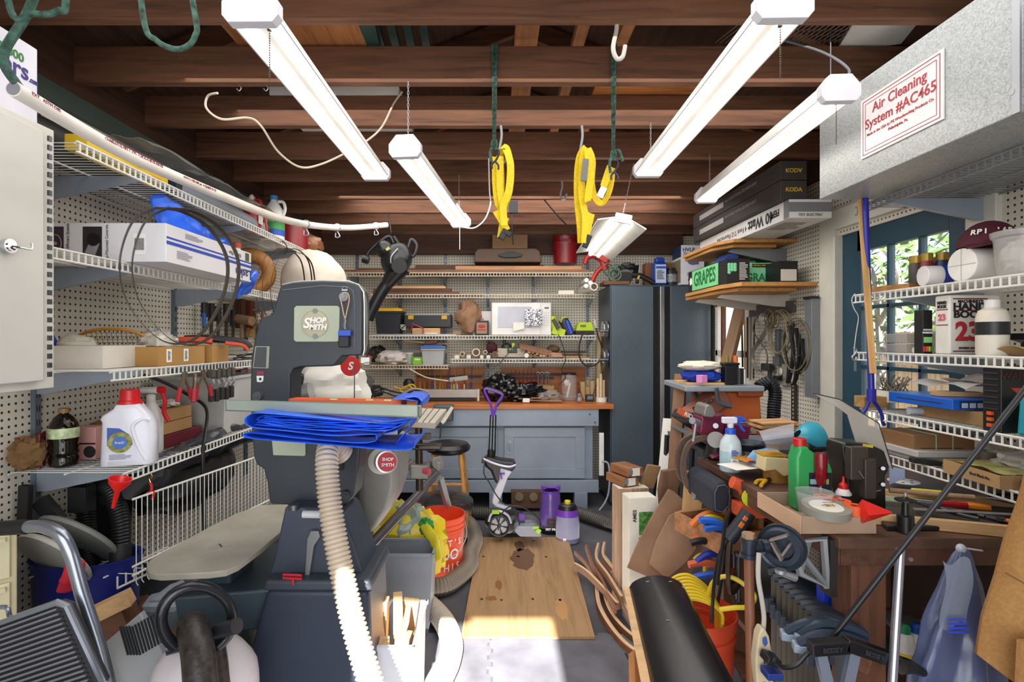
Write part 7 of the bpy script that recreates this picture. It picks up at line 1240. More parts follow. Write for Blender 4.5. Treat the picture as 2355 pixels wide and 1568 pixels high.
th = T('oil_bottle','small white and black oil bottle with red spout behind the orange rolls','bottle',(1.075,1.62,zt)); B().lathe([(0,0),(.021,0),(.022,.01),(.022,.075),(.014,.088),(0,.088)],22).o('bottle_body',m('#e4e0dc',.4),th); B().lathe([(.0225,.025),(.0225,.07)],22).o('black_label',m('#1c1420',.4),th); B().cyl((-.008,-.0215,.052),(-.008,-.0235,.052),.010).o('red_mark',red,th); B().lathe([(.013,.088),(.013,.10),(.005,.108),(.003,.125),(0,.126)],16).o('spout',red,th)
# grinder / tool sharpener with clear shield
O = V((1.17,1.64,zt)); th = T('bench_tool','black powered tool head with clear scratched shield standing on the work table','machine',O); bw = m('#1a1816',.3)
off(slab([(1938,1030),(1944,1018),(2000,1022),(2036,1038),(2046,1070),(2044,1085),(2038,1095),(2040,1180),(2010,1185),(1958,1160),(1948,1120),(1944,1075)],1.64,.09),O).o('housing',bw,th,bev=.008); B().prism([(-.10,-.14),(.06,-.14),(.10,.02),(-.02,.06)],X_,Y_,Z_*.014,(.05,0,0)).o('base_plate',bw,th,bev=.003)
B().box(W(1970,1065,1.6)-O,(.055,.03,.10)).box(W(1995,1100,1.59)-O,(.035,.03,.12)).o('inner_ribs',m('#3a332c',.4),th,bev=.004); B().box(W(1996,1026,1.61)-O,(.03,.004,.008),(0,.15,0)).o('yellow_label',m('#c8b430'),th)
for px,py in ((2031,1078),(2031,1115)): B().cyl(W(px,py,1.64)-O,W(px,py,1.632)-O,.006).o('screw',steel,th)
B().tube([W(1997,1131,1.62)-O,W(2000,1134,1.62)-O,W(2025,1128,1.62)-O],.0015,5).tube([W(1975,1084,1.58)-O,W(1986,1100,1.58)-O,W(1992,1096,1.58)-O],.0015,5).o('spring_wire',steel,th)
off(slab([(1870,905),(1931,919),(2021,974),(2053,1078),(1969,1017),(1950,955),(1929,939)],1.66,.004),O).o('clear_shield',m('#c4bcb0',.15,'glass',a=.55),th)
B().tube([W(x,y,1.66)-O for x,y in [(1870,905),(1931,919),(2021,974),(2053,1078)]],.0018,6).o('shield_edge',m('#3a3834',.4),th)
one(B().grid(lambda u,v: (u*.05,0,v*.06*(1-.5*u)+.02*u),6,6,.002),'plastic_scoop',m('#a8b8d8',.2),'translucent white plastic scoop right of the black tool head','scoop',W(2046,1115,1.72),bev=0)
th = T('chuck_arbor','black arbor with a flat disc top at the front of the work table','arbor',(1.165,1.49,zt)); B().lathe([(0,0),(.021,0),(.021,.048),(.01,.05),(.008,.085),(.012,.087),(.026,.09),(.026,.094),(.01,.098),(0,.105)],24).o('arbor',bw,th); B().cyl((0,0,.1),(0,0,.112),.004).o('pin',steel,th)
# wood frame tray with tools at the right
O = V((1.42,1.62,zt)); th = T('tool_tray','long pine-framed tray full of hand tools on the work table','tray',O,-.35)
b = B(); b.box((0,-.155,.016),(.50,.018,.032)).box((0,.155,.016),(.50,.018,.032)).box((-.25,0,.016),(.018,.33,.032)).box((.25,0,.016),(.018,.33,.032)); b.o('frame',pine,th,bev=.002); B().box((0,0,.005),(.49,.31,.006)).o('tray_floor',m('#3c3430',.7),th)
tl = [('pliers','long-nose pliers with orange grips at the right end of the tool tray','#d8702c',(.10,-.05),.9,.20),('screwdriver','orange-handled screwdriver lying across the tool tray','#e08020',(.02,.06),.5,.22),('screwdriver','red and silver screwdriver in the middle of the tool tray','#b02028',(-.04,.02),.3,.2),('pliers','dark-handled pliers at the left of the tool tray','#2a2a2c',(-.06,-.06),1.1,.18),('file','long thin steel file lying diagonally in the tool tray','#8a8a8c',(.0,-.10),.2,.3),('screwdriver','black-handled screwdriver at the far side of the tool tray','#1c1c1e',(.12,.09),.1,.2),('pliers','red-handled pliers beside the orange screwdriver','#a8282a',(.15,.02),.6,.18)]
for i,(nm,lab,c_,(dx,dy),rz,L) in enumerate(tl):
    p = O+V((dx*math.cos(-.35)-dy*math.sin(-.35),dx*math.sin(-.35)+dy*math.cos(-.35),.018+.007*i)); t_ = T(nm,lab,nm.replace('_',' '),p,-rz)
    if nm == 'pliers': [B().tube(bez([(0,0,0),(L*.25,s*.02,0),(L*.55,s*.018,0)]),.006,8).o('handle',m(c_,.4),t_) for s in (-1,1)]; B().cyl((-.01,0,-.004),(-.01,0,.006),.012).tube([(0,0,0),(-L*.35,0,0)],.008,6,rf=lambda i: (.01,.003)[i]).o('jaws',dsteel,t_)
    elif nm == 'file': B().box((0,0,0),(L,.014,.003)).o('blade',steel,t_)
    else: B().tube([(0,0,0),(L*.2,0,0),(L*.4,0,0)],.011,8,rf=lambda i: (.008,.012,.010)[i]).o('handle',m(c_,.4),t_); B().cyl((0,0,0),(-L*.5,0,0),.003).o('shaft',steel,t_)
one(B().box((0,0,.008),(.10,.045,.016)),'yellow_case',m('#d8d020',.4),'small bright yellow plastic case behind the tool tray','case',W(2140,1140,1.75),rot=(0,0,-.4),bev=.006)
one(B().box((0,0,.004),(.2,.12,.008)),'sanding_sheet',m('#a8b098',.6,'rough',s=20,k=.3),'greenish crumpled sheet between the tool head and the yellow case','sheet',W(2085,1150,1.78),rot=(0,0,-.3))
one(B().cyl((0,0,0),(.2,-.08,0),.008),'wood_dowel',walz,'thin wooden handle lying behind the black arbor','dowel',W(2045,1135,1.68)+V((0,0,.01)))
th = T('perforated_disc','white perforated sanding disc at the back of the work table','disc',W(2078,1108,1.95),rot=(.0,0,0)); B().cyl((0,0,0),(0,0,.002),.05,n=28).o('disc',m('#d8d4cc'),th); b = B(); [b.cyl((.03*math.cos(a),.03*math.sin(a),.002),(.03*math.cos(a),.03*math.sin(a),.0025),.006,n=8) for a in range(6)]; b.o('holes',k3,th)
# left end of the table: vise, spray bottle, bowls, visor
mar = m('#6a1a38',.3)
O = W(1640,1052,2.42); O.z = zt; th = T('bench_vise','maroon bench vise with grey jaws clamped at the far end of the work table','vise',O); q = lambda x,y,Y=2.42: W(x,y,Y)-O
off(slab([(1613,958),(1668,952),(1672,975),(1662,1010),(1650,1030),(1632,1022),(1608,995)],2.36,.11),O).o('vise_body',mar,th,bev=.012); off(slab([(1617,955),(1622,935),(1632,930),(1642,938),(1648,955),(1640,962),(1622,960)],2.34,.12),O).o('jaws',m('#8a8680',.4,met=.4),th,bev=.008)
off(slab([(1668,975),(1728,982),(1722,1012),(1690,1008),(1668,1000)],2.38,.06),O).o('sliding_bar',mar,th,bev=.004); B().cyl(q(1648,1012,2.36),q(1646,1012,2.28),.035,n=22).o('swivel_cap',m('#8f8b88',.55),th); B().cyl(q(1647,1050),q(1647,1020),.05,.04,n=22).o('swivel_base',m('#2c2a2c',.4),th)
B().cyl(q(1646,980,2.355),q(1646,980,2.345),.012).o('bolt',steel,th); B().cyl(q(1592,968,2.3),q(1606,973,2.34),.015).cyl(q(1600,974,2.3),q(1594,1016,2.3),.006).o('tommy_bar',steel,th); B().tube([q(1635,1052,2.3),q(1660,1042,2.3)],.014,4,flat=.5).o('clamp_foot',mar,th)
th = T('spray_bottle','translucent spray bottle with blue and white trigger on the work table','bottle',W(1680,1055,2.2)); th.location.z = zt; sp = m('#c8d4d8',.2)
B().lathe([(0,0),(.040,0),(.043,.008),(.043,.10),(.038,.125),(.022,.15),(.018,.165)],24).o('bottle_body',sp,th); B().lathe([(.0433,.01),(.0433,.085)],24).o('liquid_level',m('#a8c4cc',.15),th); B().lathe([(.022,.155),(.021,.175),(.014,.178)],18).o('blue_collar',m('#2a54c8',.4),th)
B().lathe([(.012,.178),(.013,.20)],14).box((-.005,0,.212),(.06,.024,.026)).o('trigger_head',m('#e0e0ee',.4),th,bev=.004); B().box((.032,0,.216),(.03,.02,.022)).cyl((.04,0,.216),(.06,0,.213),.010).tube(bez([(.03,0,.208),(.045,0,.18),(.058,0,.165)]),.006,8).o('blue_trigger',m('#2a54c8',.4),th)
B().box((-.002,-.0445,.04),(.03,.002,.034)).o('barcode_label',barw,th); lines('barcode',m('#3a3a8a'),th,(-.002,-.046,.04),.02,.028,8); lines('blue_print',m('#2a44a8'),th,(0,-.0445,.08),.03,.03,5)
one(B().box((0,0,.001),(.17,.11,.002)),'paper_sheet',paper,'white paper sheet under the pencils on the work table','paper',W(1712,1072,2.1),rot=(0,0,.3))
for i in range(7): t_ = T('pencil','orange pencil with worn eraser lying on the white paper','pencil',W(1712,1060,2.12)+V((-.02+.008*i,.0,.006+.002*(i % 2))),PI/2+.25-.08*i,group='pencils on the white paper'); B().cyl((-.05,0,0),(.05,0,0),.0035,n=6).o('shaft',m('#c8842c',.4),t_); B().cyl((-.058,0,0),(-.05,0,0),.0038,n=8).o('eraser',m(['#8a3a5a','#3a2a4a'][i % 2],.5),t_)
crumple('blue_glove','pale blue disposable glove heaped in front of the visor',[(1722,1062,2.12),(1745,1050,2.14),(1765,1040,2.16),(1790,1042,2.16)],[.012,.03,.02,.015],m('#7ab0e0',.4),.5,'glove',3)
th = T('pliers','yellow and black handled pliers lying by the foam block','pliers',W(1762,1078,2.0)); th.location.z = zt+.012; [B().tube(bez([(0,0,0),(-.03,s*.018-.02,0),(-.055,s*.02-.05,0)]),.007,8).o('handle',m('#d8a41c',.4),th) for s in (-1,1)]; B().tube([(0,0,0),(.04,.03,0)],.009,6).o('jaws',m('#2c2c2e',.4),th)
th = T('carved_block','cream carved block with amber top resting on a round wood blank','block',W(1785,1108,1.98)); th.location.z = zt; B().prism([(-.045,.05),(-.04,.105),(.05,.10),(.05,.035),(.03,.03),(.0,.055)],X_,Z_,Y_*.07).o('cream_block',m('#d8c898',.6),th,bev=.006); B().box((.005,.05,.108),(.09,.08,.006)).o('amber_top',m('#c8962c',.5),th); B().cyl((.03,.06,0),(.03,.06,.05),.045,n=20).o('wood_blank',m('#a87830',.5,'wood',ax='Z'),th)
th = T('plastic_tub','pale grey oval plastic tub behind the face shield','tub',W(1752,1030,2.38)); th.location.z = zt; B().lathe([(.06,0),(.085,.09),(.09,.092),(.09,.10),(.082,.1),(.056,.006),(0,.006)],26).o('tub_wall',m('#b8bcc8',.3),th)
b = B(); [b.box((.01*math.sin(i*2),0,.008*i),(.16,.12,.006),(0,.03*math.sin(i),.1*math.sin(i*3))) for i in range(6)]; one(b,'wood_slices',m('#c89a68',.7,'wood',ax='X',k=.5),'stack of thin wood slices lying on the grey tub','wood',W(1780,990,2.38)+V((0,0,.0)))
O = W(1830,1045,2.08); th = T('face_shield','clear face shield with teal crown lying on the work table','face shield',O); q = lambda x,y,Y=2.08: W(x,y,Y)-O
B().grid(lambda u,v: q(1828,1000,2.05).lerp(q(1878,1016,2.1),v)+V((.02*math.sin(PI*u)*(1-v),math.cos(PI*(1.2*u-.1))*.08*(1-.75*(1-v)**2),math.sin(PI*(1.2*u-.1))*.075*(1-.75*(1-v)**2))),18,10,.003).o('teal_crown',m('#3aa4bc',.3),th); B().ell(q(1872,1016,2.1),(.012,.07,.062),rot=(0,.25,0)).o('crown_inside',m('#12303c',.5),th)
B().grid(lambda u,v: q(1826-80*u*(1-.25*v),975+60*v+18*u*(1-v),2.04-.09*math.sin(v*PI)),12,10,.002).o('clear_visor',m('#c8c8d4',.08,'glass',a=.42),th); B().tube(bez([q(1850,1025,2.0),q(1870,1035,2.0),q(1900,1032,2.02),q(1935,1030,2.05)]),.009,8).ell(q(1858,1030,1.98),(.018,.018,.018)).o('headband',black,th)
one(B().lathe([(.05,0),(.07,.03),(.066,.035),(.045,.005)],20),'dark_bowl',m('#1c2030',.4),'dark blue shallow bowl between the tub and the paper','bowl',W(1722,1035,2.25))
# C clamps at the table edge
def cclamp(label,px,py,Y,sc,mat,grp,rot=(0,0,0),nm='c_clamp'):
    th = T(nm,label,'clamp',W(px,py,Y),group=grp,rot=rot); th.scale = (sc,sc,sc)
    B().tube(bez([(.06,0,.10),(0,0,.11),(-.06,0,.08),(-.08,0,0),(-.06,0,-.08),(0,0,-.10),(.05,0,-.095)]),.016,4,flat=.55,up=(1,0,0)).o('frame',mat,th,bev=.002)
    B().cyl((.05,0,.0),(.05,0,-.17),.007).cyl((.05,0,.0),(.05,0,.012),.014).o('screw',dsteel,th); B().cyl((.02,0,-.165),(.08,0,-.165),.004).o('tommy_bar',dsteel,th); return th
cm = m('#6a564a',.45,met=.3)
cclamp('rusty C-clamp at the table edge, left one of two',1600,1060,2.42,1.05,cm,'C-clamps on the table edge'); cclamp('rusty C-clamp at the table edge, right one with larger frame',1618,1072,2.36,1.15,cm,'C-clamps on the table edge')
th = cclamp('brown C-clamp in the tight row hanging below the tool shelf',1690,1290,2.0,1.1,m('#4a3830',.45,met=.3),'row of brown C-clamps under the table',(0,0,.9))
for i in range(1,6): dup(th,W(1690-i*2,1290-i*6,2.0+i*.06))
one(B().cyl((0,0,0),(.09,0,-.01),.025),'pipe_clamp_head',m('#a8aab0',.3,met=.7),'shiny threaded steel clamp head below the C-clamps','clamp',W(1595,1136,2.3))
# ================================================================ under and in front of the work table
th = T('tool_pouch','dark zipped fabric tool pouch hanging under the table edge','pouch',W(1662,1145,2.1)); B().prism([(-.04,-.06),(.0,-.07),(.03,-.03),(.035,.04),(.015,.065),(-.02,.06),(-.045,.03)],X_,Z_,Y_*.28).o('pouch_body',m('#262a36',.7),th,bev=.012); B().tube([V((x,-.003,z)) for x,z in [(-.03,-.05),(0,-.058),(.022,-.03),(.026,.035),(.008,.052),(-.02,.047),(-.033,.02)]],.002,5,closed=True).o('piping',m('#6a6c78'),th)
O = W(1715,1150,2.05); th = T('orange_sander','orange handheld sander lying on the shelf under the table','sander',O); oo = m('#e0603a',.4)
B().tube(bez([(-.055,0,.07),(-.02,0,.055),(0,0,.02),(.0,0,-.03)]),.024,12).box((.02,0,-.035),(.12,.08,.05)).o('sander_body',oo,th,bev=.012); B().tube(bez([(-.06,0,.02),(-.075,-.02,-.04),(-.10,-.05,-.12),(-.11,-.05,-.25),(-.13,-.04,-.40)]),.006,8).o('cord',black,th)
one(B().cyl((0,0,0),(.02,.03,0),.035,n=22).box((.045,.02,-.02),(.04,.02,.02)),'tape_measure',m('#c8d020',.4),'lime yellow tape measure beside the orange sander','tape measure',W(1728,1148,1.98),bev=.003)
th = T('heat_gun','black and orange tool handle pointing up to the right under the table','tool',W(1700,1210,1.9)); B().tube([(-.04,0,-.05),(0,0,0),(.035,0,.05)],.026,12).o('grip',m('#202630',.45),th); B().box((-.004,-.026,.012),(.012,.008,.02),(0,.6,0)).box((.01,-.026,.035),(.012,.008,.016),(0,.6,0)).o('orange_button',m('#e8782c',.4),th); B().tube(bez([(-.04,0,-.05),(-.07,0,-.1),(-.09,0,-.2),(-.10,0,-.35)]),.006,8).o('cord',black,th)
gqc = 'plastic spring and bar clamps under the table'
for i,(px,py,Y,c_,d,rt,lab) in enumerate([(1655,1215,2.1,'#2a6ad8',.17,.5,'upper bright blue plastic clamp handle under the table'),(1668,1228,2.1,'#2a62c8',.17,.35,'lower bright blue plastic clamp handle under the table'),(1630,1190,2.2,'#e07a34',.16,-.35,'upper orange plastic clamp at the left under the table'),(1625,1240,2.2,'#d86a2c',.12,.0,'orange clamp knob bar in the middle left'),(1630,1255,2.15,'#1c1c20',.15,.25,'black plastic clamp jaw below the orange ones'),(1640,1282,2.15,'#2a3aa8',.14,-.15,'dark blue clamp bar above the lowest orange clamp'),(1640,1305,2.15,'#d8643c',.20,.2,'lowest orange curved clamp beside the C-clamp row'),(1650,1332,2.1,'#2a58b8',.22,.08,'lowest wide blue clamp just above the cord bucket'),(1640,1200,2.14,'#d8c828',.1,.1,'yellow clamp pad between orange and blue clamps'),(1618,1290,2.2,'#d8c028',.06,.2,'small yellow clamp pad at the left edge')]):
    th = T('plastic_clamp',lab,'clamp',W(px,py,Y),rot=(0,rt,0),group=gqc); mt = m(c_,.4); B().tube(bez([(-d/2,0,-.01),(-d*.2,0,.012),(d*.2,0,.012),(d/2,0,-.012)]),.014,8,flat=1.3).o('clamp_arm',mt,th); B().tube([(d*.3,.02,.005),(d*.42,.02,-.05)],.011,6).o('jaw',mt,th)
rp('extension_cord','long black tool cord dropping straight down in front of the clamps','cord',[tuple(W(x,y,1.85)) for x,y in [(1680,1172),(1668,1200),(1662,1250),(1655,1300),(1650,1345)]],.006,black)
th = T('drawer_box','light wooden drawer frame on the shelf under the table','drawer',W(1715,1235,2.15),.3); B().open_box((0,.1,0),(.32,.3,.08),.015).o('frame',m('#a8744c',.6,'wood',ax='X'),th)
# vise and pipe
O = W(1840,1280,1.5); th = T('front_vise','black cast woodworking vise with round flange on the table front','vise',O); vi = m('#3c4450',.35,met=.5); vb = m('#8a8078',.4,met=.4)
B().lathe([(.0,.01),(.03,.01),(.034,.022),(.048,.022),(.056,.014),(.062,.018),(.062,.0),(.0,.0)],30).o('flange',vi,th,loc=W(1800,1256,1.46)-O,rot=(PI/2,0,-.75)); [B().box((0,0,0),(.006,.02,.05)).o('flange_rib',vb,th,loc=W(1797+12*math.cos(a),1256+22*math.sin(a),1.43)-O,rot=(0,a,-.75)) for a in (.5,2.6,4.2)]
b = B(); pp = [(1825,1250),(1895,1238),(1902,1350),(1840,1318)]; P = [W(x,y,1.48)-O for x,y in pp]; b.tube(P,.012,6,closed=True); b.tube([P[0],P[2]],.009,6).tube([(P[0]+P[1])/2,P[3]],.008,6); b.o('ribbed_frame',m('#8c8e92',.45,met=.3),th)
off(B().box(W(1905,1300,1.49),(.02,.05,.16)),O).o('face_jaw',m('#2c2826',.5),th); off(B().cyl(W(1800,1318,1.44),W(1830,1330,1.44),.010).cyl(W(1795,1318,1.42),W(1795,1310,1.42),.014),O).o('guide_screw',steel,th)
O = W(1722,1250,1.44); th = T('wooden_pole','long wooden pole capped with a black iron pipe tee, held by the vise','handle',O)
off(B().cyl(W(1722,1275,1.44),W(1728,1620,1.38),.0125,n=14),O).o('wood_pole',m('#7c4c30',.5,'wood',ax='Z',k=.35),th); off(B().cyl(W(1722,1283,1.44),W(1722,1240,1.44),.019,n=16).cyl(W(1722,1282,1.44),W(1722,1272,1.44),.023,n=16).cyl(W(1722,1248,1.44),W(1722,1238,1.44),.022,n=16).cyl(W(1722,1260,1.44),W(1768,1256,1.45),.015,n=16).cyl(W(1752,1258,1.445),W(1764,1257,1.445),.02,n=16),O).o('pipe_tee',m('#343c48',.35,met=.6),th); off(B().cyl(W(1721,1238,1.44),W(1721,1226,1.44),.017,n=6),O).o('wood_plug',walz,th)
# bar clamps
O = W(1790,1330,1.9); bc = m('#2c3440',.35); th = T('bar_clamp','black bar clamp in the long row of clamps hanging under the table','clamp',O,-.5,group='row of black bar clamps')
B().box((0,0,-.17),(.022,.008,.42)).o('bar',m('#5c544c',.4,met=.5),th); B().tube(bez([(-.02,0,.02),(.02,0,.028),(.07,0,.015),(.11,0,-.008)]),.016,8,flat=.8).o('upper_jaw',bc,th); B().box((.03,0,-.09),(.05,.026,.03)).box((-.022,0,-.10),(.02,.024,.05)).o('sliding_jaw',m('#303844',.4),th,bev=.004)
for i in range(1,10): dup(th,W(1768+i*13,1318+i*13,1.96-i*.05))
th = T('bar_clamp','black bar clamp with pale grey jaw pad, in the group of three nearest','clamp',W(1868,1448,1.38),-.3,group='bar clamps with grey pads'); B().tube(bez([(-.06,0,-.02),(-.01,0,.012),(.05,0,.012),(.09,0,0)]),.015,8).o('upper_jaw',m('#28384a',.35),th); B().box((-.058,0,-.025),(.035,.03,.022)).o('grey_pad',m('#9aa8b8',.4),th,bev=.004); B().box((.03,0,-.12),(.02,.008,.25)).o('bar',dsteel,th)
dup(th,W(1900,1452,1.36)); dup(th,W(1900,1475,1.32))
silver = m('#8a94a8',.3,met=.6)
for i,(x0,y0,x1,y1,bx_,bt,lab) in enumerate([(1862,1490,1948,1484,1890,1640,'heavy black parallel clamp head at the bottom, left one'),(1940,1478,2060,1520,1950,1660,'heavy black parallel clamp head at the bottom, right one tilted down')]):
    O = W(x0,y0,1.24); th = T('parallel_clamp',lab,'clamp',O); p0,p1 = W(x0,y0,1.24)-O,W(x1,y1,1.24)-O
    B().tube([p0,p1],.021,4,up=(0,0,1)).o('jaw_beam',m('#16171b',.3),th,bev=.003); text('BESSEY',.015,m('#3a3c42',.3),th,(p0+p1)/2+V((0,-.017,0)),u=(p1-p0),v=(p1-p0).cross(Y_)*-1 if 0 else Z_,bold=.02)
    B().tube([W(x0+25,y0+18,1.25)-O,W(bx_,bt,1.22)-O+V((.03-.05*i,0,0))],.017,4,flat=.6,up=(1,0,0)).o('steel_rail',silver,th)
th = T('parallel_clamp','black curved clamp jaw tip between the pipe and the glue bottles','clamp',W(2070,1530,1.3)); B().tube(bez([(0,0,0),(.03,0,-.005),(.06,0,-.02)]),.02,8,rf=lambda i: .022-.0008*i).o('jaw_tip',m('#16171b',.25),th)
one(B().box((0,0,0),(.04,.04,.04),(0,.4,.3)),'wood_block',wal,'small brown wood block behind the tilted clamp head','wood block',W(1995,1530,1.4),bev=.002)
th = T('solvent_can','blue metal can with black cap and grey top under the table','can',W(1908,1420,1.62)); B().box((0,0,.05),(.06,.04,.10)).o('can_body',m('#1c3cc0',.35),th,bev=.004); B().prism([(-.03,.1),(.03,.1),(.03,.102),(.012,.112),(-.012,.112),(-.03,.102)],X_,Z_,Y_*.04,(0,-.02,0)).o('can_top',m('#8a8a84',.35,met=.5),th); B().cyl((0,0,.11),(0,0,.12),.014).o('neck_ring',paper,th); B().cyl((0,0,.12),(.01,0,.19),.011).o('black_cap',m('#1c2430',.4),th); lines('small_print',white,th,(.008,-.0205,.05),.03,.08,10)
# power strip, cable
O = W(1765,1510,1.36); th = T('power_strip','long beige power strip hanging with a black and a blue plug','power strip',O); off(slab([(1745,1462),(1752,1447),(1760,1447),(1770,1465),(1776,1500),(1782,1620),(1742,1620),(1738,1520)],1.36,.03),O).o('strip_body',m('#c8b898',.4),th,bev=.006)
off(slab([(1756,1470),(1763,1466),(1766,1480),(1760,1488),(1756,1482)],1.353,.004),O).o('blue_logo',m('#3a58a0',.4),th); b = B(); [b.box(W(1764+dx,1500+i*24,1.356)-O,(.0025,.003,.006)) for i in range(4) for dx in (-6,6)]; b.o('socket_slots',k3,th)
off(B().box(W(1772,1515,1.33),(.035,.04,.02),(0,.35,0)),O).o('black_plug',black,th,bev=.003); off(B().box(W(1775,1548,1.33),(.04,.04,.018),(0,.0,0)),O).o('blue_plug',m('#24367a',.4),th,bev=.003)
rp('electric_cable','pale cord hanging from the vise down to the beige power strip','cord',[tuple(W(x,y,1.38)) for x,y in [(1745,1273),(1744,1330),(1752,1380),(1757,1420),(1755,1450)]],.006,m('#b8b0a4',.5))
rp('extension_cord','black cord from the power strip plug to the clamp heads','cord',[tuple(W(x,y,1.3)) for x,y in [(1780,1518),(1800,1535),(1830,1530),(1855,1505),(1870,1495)]],.006,black)
# pad in front and cord bucket
O = W(1560,1450,1.7); th = T('bent_sheet','curved glossy black sheet stapled over a wooden frame at the bottom','panel',O)
P00,P01,P10,P11 = W(1446,1352,1.95),W(1590,1364,1.92),W(1515,1660,1.36),W(1750,1660,1.30)
def sheetf(u,v):
    p = P00.lerp(P01,v).lerp(P10.lerp(P11,v),u); h = .055*math.sin(PI*min(1,max(0,v*1.0)))**.6; drop = -.35*max(0,v-.82)**1.3-.02*max(0,.05-v); return p-O+V((0,0,h+drop))
B().grid(sheetf,18,18,.004).o('black_sheet',m('#17171a',.28,s=6,k=.1),th,ang=80)
B().tube([P00-O+V((-.005,0,-.01)),P10-O+V((-.012,0,-.01))],.016,4,up=(0,0,1)).o('wood_edge',pine,th); B().tube([P00-O+V((.02,0,-.25)),P10-O+V((-.05,0,-.22))],.02,4).o('wood_slat',m('#b47a44',.6,'wood',ax='Y'),th)
b = B(); [b.tube([sheetf(u,v)+V((0,0,.002)),sheetf(u,v)+V((.012,0,.004))],.0012,4) for u,v in ((.06,.25),(.07,.6),(.08,.8),(.45,.35))]; b.o('staples',steel,th)
O = V((.775,2.03,0)); th = T('orange_bucket','orange bucket of coiled yellow cord behind the black panel','bucket',O); B().lathe([(0,0),(.115,0),(.135,.30),(.145,.30),(.145,.315),(.138,.318),(.146,.34),(.146,.352),(.15,.37),(.15,.385),(.144,.385),(.125,.02),(0,.02)],32).o('bucket_body',m('#c8482a',.4),th)
B().cyl((.06,-.135,.1),(.06,-.14,.1),.04,n=20).o('white_print',m('#c8c8d8'),th)
ye = m('#e0c22c',.4); O2 = W(1600,1380,2.0); th = T('extension_cord','thick coiled yellow extension cord piled in the orange bucket','cord',O2); b = B()
for i in range(8): b.tube(bez([W(1574+i*2.5+(50+i)*math.cos(t)+max(0,20*(1-t))-i*1.6*max(0,.6-t),1384+i*5-(62-i*3)*math.sin(t)+(30-i*3 if t < -.3 else 0),2.06-.02*i)-O2 for t in (3.0,2.5,2.0,1.5,1.0,.5,0,-.5)],5),.0066,8)
b.tube(bez([W(1625,1385,1.98)-O2,W(1640,1340,1.96)-O2,W(1670,1326,1.94)-O2,W(1705,1340,1.92)-O2,W(1735,1370,1.9)-O2,W(1722,1395,1.88)-O2,W(1690,1398,1.88)-O2,W(1655,1402,1.9)-O2]),.0085,8); b.o('cord_loops',ye,th)
leanbar('wood_board','dark splintered board lying on the floor right of the cord bucket',Wz(1660,1440,.03),Wz(1720,1560,.03),.05,.02,wal)
one(B().blob((0,0,.1),(.1,.1,.12),.2,3,5),'dark_bundle',m('#1c1e24',.6),'dark filler mass standing in for shade on the lower shelf behind the clamps','bundle',(1.3,1.9,.25))  # dark mass added to deepen the shade below the tabletop
# conduit, plastic bag, glue, coat, black pole
rodp('steel_conduit','shiny steel conduit pipe standing in front of the work table',W(2071,1262,1.27),W(2048,1640,1.2),.0098,m('#a8a8b8',.2,met=.85),'pipe')
th = T('plastic_bag','translucent blue-grey plastic bag tied to the table front','bag',W(2210,1262,1.33)); O = W(2210,1262,1.33)
def bagf(u,v):
    a = u*2*PI; r = (.012+.10*v**.75)*(1+.22*math.sin(a*5+v*3)+.12*noise.noise(V((u*9,v*6,2)))); p = W(2215-20*v,1262+330*v,1.33)-O; return p+V((r*math.cos(a)*.95,r*.5*math.sin(a),.0))
B().grid(bagf,60,24).o('bag_film',m('#5a6488',.2,'glass',a=.78),th,ang=50); B().ell((0,0,.0),(.012,.01,.012)).tube([(0,0,.002),(.05,-.005,-.004)],.0025,5).o('knot',m('#a8acb8',.3),th)
B().grid(lambda u,v: W(2168+62*u+8*math.sin(v*5),1290+150*v+10*math.sin(u*6),1.25)-O,12,12,.001).o('loose_flap',m('#9098a8',.2,'glass',a=.45),th); lines('blue_print',m('#2c44c0'),th,W(2205,1440,1.235)-O,.05,.04,4,seed=5)
for i,(px,c1,c2,lab) in enumerate([(2080,'#1c7a4a','#c8a828','glue bottle with green cap on the floor shelf, left one'),(2108,'#1c4cb0','#1c3ca8','glue bottle with blue cap and blue Titebond label')]):
    th = bottle('glue_bottle',lab,W(px,1535,1.5),[(0,0),(.026,0),(.027,.07),(.02,.095),(.014,.10)],m('#d8d4cc',.35),[(.015,.1),(.015,.118),(.008,.125)],m(c1,.4)); B().lathe([(.0275,.005),(.0275,.05)],20).o('paper_label',m(c2,.4),th); text('Titebond',.012,white,th,(0,-.029,.03),bold=.03)
one(B().lathe([(0,0),(.03,0),(.03,.06),(.02,.07),(.02,.09),(0,.09)],16),'glue_jar',m('#8a8070',.5),'grey-brown jar behind the glue bottles','jar',W(2125,1500,1.62)); one(B().box((0,0,0),(.14,.1,.01),(0,.2,0)),'foil_tray',m('#b8bcc8',.2,met=.7),'crumpled foil tray above the glue bottles','tray',W(2078,1432,1.55))
coat = m('#a87a44',.8,'cloth',s=120,k=.12); O = W(2320,1300,1.18)
th = T('work_coat','tan canvas coat hanging at the right edge of the photo','coat',O)
def coatf(u,v):
    xl = [2362,2345,2318,2300,2275,2264][min(5,int(v*5))]; xn = [2362,2345,2318,2300,2275,2264][min(5,int(v*5)+1)]; x = xl+(xn-xl)*((v*5) % 1); return W(x+260*u,1060+(455+70*u*3)*v,1.18+.0*u)-O+V((0,.05*math.sin(u*7+v)*.6-.03*math.sin(u*PI),0))
B().grid(coatf,24,24,.012).o('coat_front',coat,th,ang=70); B().tube([W(2312,1318,1.16)-O,W(2360,1345,1.15)-O],.002,5).o('pocket_seam',m('#7a5630',.8),th)
B().grid(lambda u,v: W(2338+200*u-10*v,1470+200*v,1.13)-O,8,8,.01).o('sleeve',coat,th)
rodp('black_pole','long thin black pole leaning diagonally in front of the right shelves',W(2372,878,1.16),W(1902,1482,1.28),.0065,m('#17171a',.35),'pole',hollow=False)
